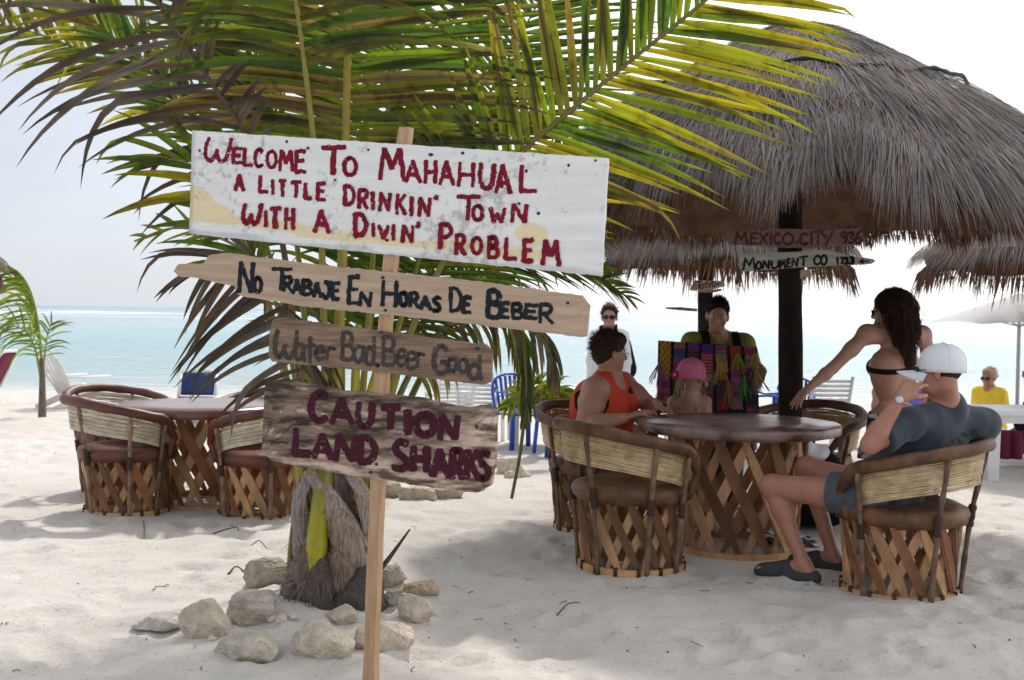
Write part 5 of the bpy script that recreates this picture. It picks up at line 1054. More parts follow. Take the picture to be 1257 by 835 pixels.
def field(prims, sub, clips, h, noise=None, inflate=0.0, pad=.03):
    lo = np.min([pbox(p, pad + inflate)[0] for p in prims], 0); hi = np.max([pbox(p, pad + inflate)[1] for p in prims], 0)
    n = np.ceil((hi - lo) / h).astype(int) + 1; Fd = np.full(n, .25, np.float32)
    ax = [lo[i] + h * np.arange(n[i]) for i in range(3)]
    def each(p, m, fn):
        a, b = pbox(p, m); i0 = np.maximum(np.floor((a - lo) / h).astype(int), 0); i1 = np.minimum(np.ceil((b - lo) / h).astype(int) + 1, n)
        if (i1 <= i0).any(): return
        s_ = tuple(slice(i0[i], i1[i]) for i in range(3)); Q = np.stack(np.meshgrid(*[ax[i][s_[i]] for i in range(3)], indexing='ij'), -1)
        Fd[s_] = fn(Fd[s_], pdist(p, Q))
    for p in prims:
        k = p[5]
        def sm(A, d, k=k):
            d = d - inflate; hh = np.maximum(k - np.abs(A - d), 0) / k; return np.minimum(A, d) - hh * hh * k * .25
        each(p, .10 + inflate, sm)
    for p in sub:
        k = p[5]
        def sb(A, d, k=k): d = -d; hh = np.maximum(k - np.abs(A - d), 0) / k; return np.maximum(A, d) + hh * hh * k * .25
        each(p, .08, sb)
    if noise or clips:
        Q = np.stack(np.meshgrid(*ax, indexing='ij'), -1)
        if noise: Fd += noise[0] * snoise(Q, noise[1], noise[2])
        for o, nn in clips: Fd = np.maximum(Fd, ((Q - np.array(o)) @ unit(nn)).astype(np.float32))
    return Fd, lo
def sdf_obj(name, prims, m, parent, h=.006, sub=(), clips=(), noise=None, inflate=0.0, smooth=1, label=None, tintf=None):
    Fd, lo = field(prims, sub, clips, h, noise, inflate); V, Fq = surface_net(Fd, lo, h)
    for _ in range(smooth):
        acc = np.zeros_like(V); c = np.zeros(len(V))
        for i in range(4): np.add.at(acc, Fq[:, i], V[Fq[:, (i + 1) % 4]]); np.add.at(c, Fq[:, i], 1)
        V = V * .5 + .5 * acc / np.maximum(c, 1)[:, None]
    b = MB(); b.add(V, Fq.tolist(), None if tintf is None else tintf(V)); return b.build(name, m, parent, label=label)
def frame(x, z):                        # columns: right, forward, up
    z = unit(z); x = np.array(x, float); x = unit(x - z * (x @ z)); return np.stack([x, np.cross(z, x), z], 1)
def head_frame(yaw, pitch=0, roll=0): return rotz(yaw) @ rotx(pitch) @ roty(roll)   # yaw 0 looks along +Y
def head_prims(c, M, s=1.0, female=False, jaw=1.0, ears=True):
    T = lambda x, y, z: c + M @ (np.array([x, y, z]) * s)
    p = [ell(T(0, -.012, .030), np.array([.074, .094, .090]) * s, M, .02), ell(T(0, .030, -.030), np.array([.060, .062, .082]) * s, M, .03), ell(T(0, .042, -.082), np.array([.042 * jaw, .040, .036]) * s, M, .03),
         cap(T(-.032, .078, .018), T(.032, .078, .018), .012 * s, None, .014), cap(T(0, .088, .006), T(0, .106, -.030), .008 * s, .0125 * s, .010), ell(T(0, .098, -.036), np.array([.016, .012, .010]) * s, M, .008),
         ell(T(0, .084, -.062), np.array([.022, .012, .0065]) * s, M, .006), ell(T(0, .083, -.072), np.array([.020, .012, .007]) * s, M, .006), ell(T(0, .074, -.096), np.array([.020, .018, .016]) * s, M, .015),
         ell(T(-.042, .058, -.030), np.array([.022, .022, .020]) * s, M, .02), ell(T(.042, .058, -.030), np.array([.022, .022, .020]) * s, M, .02)]
    if ears:
        for q in (-1, 1): p += [ell(T(q * .077, -.004, -.012), np.array([.009, .019, .031]) * s, M @ rotz(q * .35), .008), ell(T(q * .075, .002, -.034), np.array([.008, .010, .012]) * s, M, .008)]
    sub = [ell(T(q * .031, .090, -.002), np.array([.017, .013, .011]) * s, M, .010) for q in (-1, 1)]
    return p, sub
def hand_prims(w, d, n, s=1.0, curl=(.35, .4, .45, .5), spread=.10, thumb=1, tc=.5):
    """wrist, direction of the fingers, palm normal (curl goes that way); thumb side = +-1"""
    d = unit(d); n = unit(np.array(n) - d * (np.array(n) @ d)); x = np.cross(n, d)       # across the palm
    p = []; 
    off = (-.030, -.010, .010, .029); ln = ((.040, .024, .019), (.046, .028, .021), (.043, .026, .020), (.033, .020, .017))
    order = range(4) if thumb > 0 else range(3, -1, -1)
    for i in range(4):
        o = off[i] * -thumb * -1
        kn = w + (d * (.088 - .004 * abs(i - 1)) + x * (off[i] if thumb < 0 else -off[i])) * s
        p.append(cap(w + x * (off[i] if thumb < 0 else -off[i]) * .55 * s + d * .008 * s, kn, .0155 * s, .0125 * s, .012))
        a, q = curl[i] * .6, kn; dd = unit(d + x * (off[i] if thumb < 0 else -off[i]) / .03 * spread)
        for j, l_ in enumerate(ln[i]):
            a_ = a * (1 + .9 * j); v = dd * math.cos(a_) + n * math.sin(a_); e = q + v * l_ * s
            p.append(cap(q, e, (.0098 - .0010 * j) * s, (.0088 - .0010 * j) * s, .004)); q = e
    tx = x * (1 if thumb > 0 else -1)
    b0 = w + (d * .022 + tx * .020) * s; b1 = b0 + (unit(d * .75 + tx * .75 + n * .3) * .042) * s; b2 = b1 + unit(d * .95 + tx * .30 + n * tc) * .034 * s; b3 = b2 + unit(d * .95 + tx * .05 + n * (tc + .3)) * .026 * s
    p += [cap(w + d * .005 * s, b1, .017 * s, .013 * s, .012), cap(b1, b2, .0115 * s, .0105 * s, .006), cap(b2, b3, .0105 * s, .0085 * s, .004)]
    return p
def arm_prims(sh, el, wr, s=1.0, fat=1.0):
    sh, el, wr = map(np.array, (sh, el, wr)); mid = sh * .55 + el * .45; fm = el * .72 + wr * .28
    return [cap(sh, mid, .056 * s * fat, .050 * s * fat, .03), cap(mid, el, .050 * s * fat, .040 * s * fat, .03), ell(sh, np.array([.062, .060, .062]) * s * fat, None, .03),
            cap(el, fm, .040 * s * fat, .043 * s * fat, .02), cap(fm, wr, .043 * s * fat, .027 * s * (1 + (fat - 1) * .4), .02)]
def leg_prims(hp, kn, an, toe, s=1.0, fat=1.0, foot=True):
    hp, kn, an, toe = map(np.array, (hp, kn, an, toe)); up = unit(kn - an); fw = unit(toe - an); back = unit(-fw + up * (fw @ up)); cm = kn * .68 + an * .32
    p = [cap(hp, kn, .088 * s * fat, .056 * s * fat, .04), ell(kn, np.array([.054, .054, .056]) * s * fat, None, .03), cap(kn, cm, .050 * s * fat, .048 * s * fat, .02), ell(cm + back * .018 * s, np.array([.046, .046, .085]) * s * fat, frame(np.cross(fw, up), up), .03), cap(cm, an, .046 * s * fat, .032 * s, .02)]
    if foot:
        heel = an - fw * .035 * s - np.array([0, 0, .055]) * s; ball = an + (toe - an) * .66; ball[2] = heel[2] + .0; t2 = toe.copy(); t2[2] = heel[2] - .006
        sd = unit(np.cross(fw, [0, 0, 1]))
        p += [cap(an, heel, .034 * s, .030 * s, .02), cap(an - np.array([0, 0, .02]) * s, ball, .034 * s, .022 * s, .03), cap(heel, ball, .028 * s, .024 * s, .02)]
        for i, o in enumerate((-.030, -.014, .0, .014, .027)): p.append(cap(ball + sd * o * .8 * s, t2 + sd * o * s - fw * abs(o) * .35 * s, .016 * s, .0105 * s, .006))
    return p
def torso_prims(pv, ch, nk, shL, shR, hd, s=1.0, wide=1.0, deep=1.0, bust=0.0, belly=0.0, waist=1.0):
    pv, ch, nk, shL, shR = map(np.array, (pv, ch, nk, shL, shR)); M = frame(shR - shL, ch - pv); X_, Y_, Z_ = M.T; w = .5 * (pv + ch)
    p = [cap(pv - X_ * .075 * s * wide, pv + X_ * .075 * s * wide, .105 * s * deep, None, .05), cap(w - X_ * .055 * wide * waist * s, w + X_ * .055 * wide * waist * s, .098 * s * deep * waist, None, .06),
         cap(ch - X_ * .072 * s * wide, ch + X_ * .072 * s * wide, .108 * s * deep, None, .06), cap(.5 * (w + ch) - X_ * .065 * s * wide, .5 * (w + ch) + X_ * .065 * s * wide, .102 * s * deep, None, .06),
         cap(shL * .88 + nk * .12 - Z_ * .01, shR * .88 + nk * .12 - Z_ * .01, .058 * s, None, .05), cap(nk, shL, .050 * s, .046 * s, .05), cap(nk, shR, .050 * s, .046 * s, .05), cap(ch, nk, .085 * s, .06 * s, .06)]
    if bust:
        for q in (-1, 1): p.append(ell(ch + X_ * q * .075 * s + Y_ * (.085 * deep) * s - Z_ * .03, np.array([.062, .058, .062]) * s * bust, M, .04))
    if belly: p.append(ell(w + Y_ * .05 * s - Z_ * .02, np.array([.13 * wide, .11, .14]) * s * belly, M, .06))
    return p, M
def skin(name, c, var=.18): return mat(name, c, .5, var, scale=14, bump=.12, bscale=90, detail=6)
SK_TAN = skin('tanned_skin', (.46, .235, .155)); SK_PINK = skin('flushed_skin', (.44, .20, .135)); SK_BROWN = skin('brown_skin', (.36, .18, .105)); SK_FAIR = skin('fair_skin', (.46, .25, .175))
HAIR_DK = mat('dark_brown_hair', (.040, .021, .013), .6, .5, spec=.2, scale=60, stretch=(4, 4, .5), bump=.7, bscale=120, tint=True)
HAIR_SH = mat('short_brown_hair', (.062, .038, .025), .75, .5, spec=.15, scale=50, bump=.9, bscale=120, tint=True)
HAIR_BK = mat('black_hair', (.010, .008, .008), .75, .4, spec=.12, scale=60, bump=.7, bscale=120, tint=True)
HAIR_BL = mat('blond_hair', (.50, .36, .18), .55, .4, scale=50, bump=.8, bscale=120, tint=True)
EYEW = mat('eye_white', (.40, .36, .33), .3); IRIS = mat('dark_iris', (.03, .018, .012), .2); LENS = mat('dark_lens', (.012, .011, .012), .08)
def eyes(c, M, s, body, look=(0, 1, 0)):
    for q in (-1, 1):
        b = MB(); o = c + M @ (np.array([q * .031, .0715, -.003]) * s); b.ball(o, .0125 * s, 12, 8); e = b.build('eye', EYEW, body)
        b = MB(); b.ball(o + M @ (unit(np.array(look) + np.array([0, 1., 0])) * .0075 * s), .0066 * s, 10, 6); b.build('iris', IRIS, body)
def glasses(c, M, s, parent, rim=LENS, lens=LENS, big=1.0, name='sunglasses'):
    T = lambda x, y, z: c + M @ (np.array([x, y, z]) * s); b = MB()
    for q in (-1, 1):
        b.ball(T(q * .033, .098, -.004), np.array([.026 * big, .005, .020 * big]) * s, 14, 8, M @ rotz(-q * .22)); b.tube([T(q * .058, .090, .002), T(q * .076, .05, .003), T(q * .082, -.008, .0)], .0028 * s, 6)
    b.tube([T(-.012, .104, .002), T(.012, .104, .002)], .0025 * s, 6)
    for q in (-1, 1):
        t = np.linspace(0, 2 * math.pi, 19); b.tube([T(q * .033 + .026 * big * math.cos(a), .100 - abs(.026 * math.cos(a) * q - 0) * .16, -.004 + .020 * big * math.sin(a)) for a in t], .0024 * s, 5)
    return b.build(name, rim, parent)
def wisps(b, c, M, s, n, L_, w, spread, rs, droop=.6, bias=(0, -.3, .2), lo=-.05, face=.45, tint=(.6, 1.5)):
    """short strands standing off a head of hair"""
    for k in range(n):
        while True:
            d = unit(rs.normal(size=3))
            if d[2] > lo - .8 * max(0, -d[1]) and d[1] < face + .3 * max(0, d[2] - .2): break
        r0 = np.array([.078, .100, .098]) * s; p = c + M @ (np.array([0, -.012, .028]) * s + d * r0); bt = np.array(bias) - d * (np.array(bias) @ d); v = M @ unit(d * .28 + 1.6 * bt + rs.normal(0, spread * .8, 3)); q = []
        l_ = L_ * rs.uniform(.5, 1.2)
        for j in range(5): q.append(p.copy()); v = unit(v + np.array([0, 0, -droop / 4])); p = p + v * l_ / 4
        b.tube(q, np.linspace(w, w * .25, 5), 4, tint=rs.uniform(*tint) * np.ones(3), caps=False)
def cap_hat(c, M, s, m, parent, brim_dir=1, brimL=.075, name='baseball_cap', r=(.087, .106, .098), dz=.030, label=None, tall=1.0):
    T = lambda q: c + (np.array(q) * s) @ M.T
    b = MB(); n = 36; prof = [(.985, -.40), (1.0, -.2), (1.005, 0.0), (.985, .22), (.92, .45), (.80, .65), (.60, .83), (.36, .94), (.14, .985), (0.02, 1.0)]
    V = np.array([[[r[0] * a * math.cos(t), -.010 + r[1] * a * math.sin(t), dz + r[2] * z_ * tall * (1 if z_ > 0 else 1)] for a, z_ in prof] for t in np.linspace(0, 2 * math.pi, n + 1)])
    tt = np.linspace(0, 2 * math.pi, n + 1); seam = 1 - .012 * (np.abs(((tt / (math.pi / 3)) % 1) - .5) > .46)
    V[..., :2] = V[..., :2] * seam[:, None, None]
    b.grid(T(V.reshape(-1, 3)).reshape(V.shape)); b.ball(T((0, -.010, dz + r[2] * tall)), .008 * s, 8, 5)
    for k in range(6): a = k * math.pi / 3 + .5236; b.tube(T([(r[0] * p_ * 1.004 * math.cos(a), -.010 + r[1] * p_ * 1.004 * math.sin(a), dz + r[2] * z_ * tall + .001) for p_, z_ in prof]), .0016 * s, 5)
    o = b.build('crown', m, parent); sd = o.modifiers.new('t', 'SOLIDIFY'); sd.thickness = .004
    b = MB(); G_ = np.zeros((17, 7, 3))
    for i, x in enumerate(np.linspace(-1, 1, 17)):
        for j, q in enumerate(np.linspace(0, 1, 7)):
            a = x * 1.08; y0 = -.010 + r[1] * math.cos(a) * 1.0; G_[i, j] = (r[0] * math.sin(a) * 1.0, y0 + q * brimL * max(0, 1 - abs(x * .985) ** 2.6) ** .55, dz - r[2] * .34 - .046 * x * x * (.25 + .75 * q) - .006 * q * q)
    b.grid(T(G_.reshape(-1, 3)).reshape(G_.shape)); o2 = b.build('brim', m, parent); sd = o2.modifiers.new('t', 'SOLIDIFY'); sd.thickness = .005
    return o
def person(label, loc, group=None): return thing('person', label, 'person', loc, 0, group)

# ---- the man in the white cap (seated, left hand at his glasses)
def build_man():
    D = 5.82
    t = person('seated man in white baseball cap and dark blue t-shirt, hand raised to his glasses', (P(1085, 600, 5.8)[0], 5.85, 0))
    hc = P(1154, 455, 5.76); M = head_frame(R_(56), R_(-3), R_(2)); s = 1.04
    pv = P(1092, 606, 5.92); ch = P(1142, 538, 5.86); nk = P(1163, 500, 5.84)
    shL, shR = P(1112, 522, 5.68), P(1208, 520, 6.0)
    elL, wrL = P(1068, 546, 5.55), P(1105, 489, 5.54); hdL = P(1131, 459, 5.60) 
    elR, wrR = P(1165, 585, 6.15), P(1085, 590, 6.18)
    hipL, hipR = P(1066, 610, 5.82), P(1082, 605, 6.05)
    knL = P(947, 597, 6.12); anL = P(986, 683, 6.02); toL = P(930, 700, 6.14)
    knR = P(990, 574, 6.38); anR = P(1022, 683, 6.26); toR = P(975, 697, 6.4)
    anL[2] = .095; anR[2] = .095; toL[2] = .03; toR[2] = .03
    hp, hs = head_prims(hc, M, s, jaw=1.15)
    tp, TM = torso_prims(pv, ch, nk, shL, shR, hc, 1.08, 1.12, 1.08, belly=.85)
    aL = arm_prims(shL, elL, wrL, 1.06, 1.05); aR = arm_prims(shR, elR, wrR, 1.06, 1.05)
    lg = leg_prims(hipL, knL, anL, toL, 1.06, 1.02) + leg_prims(hipR, knR, anR, toR, 1.06, 1.02)
    hL = hand_prims(wrL, hdL - wrL, M @ np.array([.35, .2, -.2]) + np.array([.5, .3, 0]), 1.16, curl=(.75, 1.0, 1.2, 1.3), thumb=1, tc=.6)
    hR = hand_prims(wrR, unit(wrR - elR), np.array([0, 0, -1.]), 1.05, thumb=-1)
    neck = [cap(nk, hc + M @ np.array([0, -.025, -.07]), .062, .057, .03)]
    body = sdf_obj('body', hp + neck + tp + aL + aR + lg + hL + hR, SK_PINK, t, .0058, hs)
    eyes(hc, M, s, body)
    TEE = mat('dark_blue_cotton', (.034, .046, .062), .9, .25, scale=26, bump=.35, bscale=40, sheen=.2)
    X_, Y_, Z_ = TM.T
    slv = [ccap(shL, shL * .34 + elL * .66, .064, .074, .03), ccap(shR, shR * .34 + elR * .66, .064, .074, .03)]
    tee = sdf_obj('t_shirt', tp + slv + [ell(shL, (.062, .062, .062)), ell(shR, (.062, .062, .062))], TEE, t, .0062, [cap(nk - Z_ * .0, hc, .060, .066, .008)], [(pv - Z_ * .07, -Z_)], (.011, 17, 91), .013)
    # faded print on the shoulder blade, worn past reading
    from mathutils.bvhtree import BVHTree
    ofs = root_loc(tee); vv = [Vector(tuple(np.array(v_.co) + ofs)) for v_ in tee.data.vertices]; bv = BVHTree.FromPolygons(vv, [tuple(p_.vertices) for p_ in tee.data.polygons])
    b = MB(); rp = np.random.default_rng(12)
    def onshirt(x, y):
        r_ = unit(ray(x, y)); h_ = bv.ray_cast(Vector(tuple(CAM)), Vector(tuple(r_)))
        return None if h_[0] is None else np.array(h_[0]) - r_ * .0025
    for row in (0, 1):
        for k in range(7 - row * 2):
            a_ = -.62; cx_ = 1166 + row * 12 + k * 6.2 * math.cos(a_); cy_ = 548 + row * 14 + k * 6.2 * math.sin(a_) - 2.2 * math.sin(k / 6 * 3.14)
            for q_ in range(3):
                x0, y0 = cx_ + rp.uniform(-1.8, 1.8), cy_ + rp.uniform(-4, 4); an_ = rp.choice([-.62, .95]) + rp.normal(0, .2); dx_, dy_ = math.cos(an_) * 2.6, math.sin(an_) * 2.6
                P_ = [onshirt(x0 - dx_, y0 - dy_ - .6), onshirt(x0 - dx_, y0 - dy_ + .6), onshirt(x0 + dx_, y0 + dy_ + .6), onshirt(x0 + dx_, y0 + dy_ - .6)]
                if all(z_ is not None for z_ in P_): b.add(P_, [(0, 1, 2, 3)])
    if b.n: b.build('faded_print', mat('faded_print', (.018, .025, .036), .9, .2), tee)
    SHORT = mat('grey_blue_shorts', (.085, .098, .125), .9, .3, scale=20, bump=.3, bscale=60)
    hm = lambda a, b_, f: a * (1 - f) + b_ * f
    sdf_obj('shorts', [cap(pv - X_ * .08, pv + X_ * .08, .11, None, .05), ccap(hipL, hm(hipL, knL, .36), .104, .098, .03), ccap(hipR, hm(hipR, knR, .40), .104, .098, .03)], SHORT, t, .0065, (), [(pv + Z_ * .10, Z_)], (.004, 30, 92), .010)
    sdf_obj('short_hair', [ell(hc + M @ (np.array([0, -.015, .028]) * s), np.array([.0765, .097, .092]) * s, M)], HAIR_SH, t, .005, [ell(hc + M @ np.array([0, .09, -.03]), (.09, .075, .10), M, .01)], [(hc + M @ np.array([0, 0, -.055]), M @ np.array([0, .25, -1]))], (.002, 90, 93))
    WH = mat('white_cap_cloth', (.80, .80, .82), .8, .05, scale=10, bump=.15, bscale=200)
    cp = tag(bpy.data.objects.new('baseball_cap', None)); 
    COL.objects.link(cp); cp.parent = t; cp.location = tuple(hc - root_loc(t))
    cap_hat(hc, M @ rotx(R_(3)), s * 1.05, WH, cp, brimL=.100, dz=.030, tall=.98)
    glasses(hc, M, s, t, name='glasses')
    b = MB(); wd = unit(wrL - elL); o = wrL - wd * .012; sn = unit(np.cross(wd, [0, 0, 1.])); cm = unit(CAM - o); cm = unit(cm - wd * (cm @ wd)); sx = np.cross(wd, cm)
    STEEL = mat('watch_steel', (.55, .53, .50), .25, .2, metal=.9)
    tt = np.linspace(0, 2 * math.pi, 33); b.tube([o + .0325 * (cm * math.cos(a) + sx * math.sin(a)) for a in tt], .010, 8, flat=(.35, 1), ref=tuple(cm)); wt = b.build('wristwatch', STEEL, t)
    b = MB(); fr_ = np.stack([wd, sx, cm], 1); b.ball(o + cm * .033, (.021, .021, .008), 20, 8, fr_); b.build('watch_case', STEEL, wt)
    b = MB(); b.ball(o + cm * .037, (.0155, .0155, .006), 18, 6, fr_); b.build('watch_dial', mat('watch_dial', (.62, .62, .60), .3), wt)
    # slip-on clogs
    CL = mat('grey_clog', (.045, .05, .048), .75, .3, scale=12, bump=.3)
    for an, to in ((anL, toL), (anR, toR)):
        fw = unit((to - an) * np.array([1, 1, 0])); sd = np.cross(fw, [0, 0, 1.]); z = np.array([0, 0, 1.]); hl = an - fw * .055; hl[2] = .02; tp_ = an + fw * .232; tp_[2] = .022
        pr = [cap(hl, tp_, .036, .030, .02), cap(hl + sd * .014, tp_ + sd * .012 - fw * .04, .034, .036, .02), cap(hl - sd * .014, tp_ - sd * .012 - fw * .02, .034, .034, .02), cap(an + fw * .09 + z * -.045, tp_ - fw * .03, .048, .036, .03)]
        sdf_obj('clog', pr, CL, t, .006, (), [((0, 0, -.003), (0, 0, -1)), (an + fw * .03 - z * .055, unit(-fw * .4 + z * 1.0) if False else z * 1.0 - fw * .0)] if False else [((0, 0, -.004), (0, 0, -1))], None, .002)
build_man()

# ---- the woman in the orange tank top (seated, leaning on the table)
def build_orange():
    D = 7.4
    t = person('seated woman with short dark hair and orange tank top leaning on the table', (P(735, 560, 7.45)[0], 7.45, 0))
    hc = P(750, 432, 7.36); M = head_frame(R_(-75), R_(-6), 0); s = 1.0
    pv = P(735, 556, 7.5); ch = P(740, 492, 7.42); nk = P(748, 464, 7.40)
    shR, shL = P(731, 479, 7.22), P(764, 472, 7.60)
    elR, wrR = P(717, 522, 7.16), P(768, 513, 7.05); hR_ = P(792, 504, 7.02)
    elL, wrL = P(800, 500, 7.48), P(808, 502, 7.2)
    hipL, hipR = P(760, 566, 7.6), P(738, 566, 7.36); knR, knL = P(806, 572, 7.12), P(820, 566, 7.4)
    anR, anL = P(800, 655, 7.1), P(815, 645, 7.35); anR[2] = anL[2] = .09; toR, toL = anR + np.array([.14, -.1, -.06]), anL + np.array([.14, -.1, -.06])
    hp, hs = head_prims(hc, M, s, jaw=1.2); tp, TM = torso_prims(pv, ch, nk, shL, shR, hc, 1.06, 1.12, 1.42, bust=1.25, belly=1.2); X_, Y_, Z_ = TM.T
    body = hp + [cap(nk, hc + M @ np.array([0, -.025, -.07]), .064, .058, .03)] + tp + arm_prims(shR, elR, wrR, 1.0, 1.42) + arm_prims(shL, elL, wrL, 1.0, 1.35)
    body += hand_prims(wrR, hR_ - wrR, (0, .2, -1), .98, thumb=-1) + hand_prims(wrL, (.2, -.6, .05), (0, -.1, -1), .98, thumb=1) + leg_prims(hipR, knR, anR, toR, 1.0, 1.25) + leg_prims(hipL, knL, anL, toL, 1.0, 1.25)
    bo = sdf_obj('body', body, SK_TAN, t, .0062, hs); eyes(hc, M, s, bo)
    OR = mat('orange_jersey', (.64, .062, .018), .85, .18, scale=18, bump=.3, bscale=60)
    ax = [ell(shR + X_ * .055 - Z_ * .05, (.075, .13, .115), TM, .012), ell(shL - X_ * .055 - Z_ * .05, (.075, .13, .115), TM, .012), ell(nk + Y_ * .05 + Z_ * .02, (.075, .12, .085), TM, .012)]
    sdf_obj('tank_top', tp + [cap(pv - X_ * .10, pv + X_ * .10, .15, None, .05)], OR, t, .0062, ax, [(pv - Z_ * .12, -Z_)], (.006, 22, 95), .011)
    sdf_obj('bra', tp, BLACK, t, .0062, [ell(q_[1], q_[2] - np.array([.010, .012, .012]), TM, .012) for q_ in ax[:2]] + [ell(ax[2][1], ax[2][2] + .02, TM, .012)], [(ch - Z_ * .1, -Z_)], None, .0075)
    # black strap edge showing at the back
    b = MB(); b.tube(crom([shR + Z_ * .045 - X_ * .01, shR - X_ * .035 - Y_ * .09 + Z_ * .01, ch - Y_ * .155 + X_ * .085, ch - Y_ * .15 - Z_ * .04 + X_ * .04], 20), .007, 6); b.build('bra_strap', BLACK, t)
    SH = mat('dark_red_shorts', (.12, .02, .025), .85, .3, scale=20); hm = lambda a, b_, f: a * (1 - f) + b_ * f
    sdf_obj('shorts', [cap(pv - X_ * .09, pv + X_ * .09, .13, None, .05), ccap(hipL, hm(hipL, knL, .7), .125, .11, .03), ccap(hipR, hm(hipR, knR, .7), .125, .11, .03)], SH, t, .008, (), (), None, .008)
    hq = [ell(hc + M @ np.array([0, -.020, .040]), (.088, .106, .100), M), ell(hc + M @ np.array([0, -.06, -.02]), (.072, .062, .075), M, .03), ell(hc + M @ np.array([0, .045, .088]), (.062, .05, .042), M, .02)]
    hr = sdf_obj('hair', hq, HAIR_SH, t, .005, [ell(hc + M @ np.array([0, .115, -.03]), (.10, .072, .088), M, .01), ell(hc + M @ np.array([.085, .010, -.035]), (.02, .035, .045), M, .01), ell(hc + M @ np.array([-.085, .010, -.035]), (.02, .035, .045), M, .01)], (), (.006, 60, 96))
    b = MB(); rs = np.random.default_rng(3); wisps(b, hc + M @ np.array([0, -.005, .008]), M, 1.04, 900, .055, .0022, .25, rs, .5, bias=(0, -.35, .1), lo=-.35, face=.35); b.build('hair_strands', HAIR_SH, hr)
    b = MB(); T = lambda x, y, z: hc + M @ np.array([x, y, z])
    q = []; 
    for sd in (1, -1):
        b.tube([T(sd * .055, .098, 0), T(sd * .076, .05, .004), T(sd * .080, -.005, 0)], .002, 6)
        b.tube([T(sd * (.033 + .024 * math.cos(a)), .100, -.006 + .017 * math.sin(a)) for a in np.linspace(0, 6.283, 17)], .0018, 5)
    b.build('spectacles', mat('spectacle_wire', (.6, .6, .6), .2, metal=.8), t)
    b = MB(); b.ball(T(.083, 0, -.052), .0055, 8, 6); b.build('earring', mat('gold', (.7, .5, .2), .25, metal=.9), t)
build_orange()

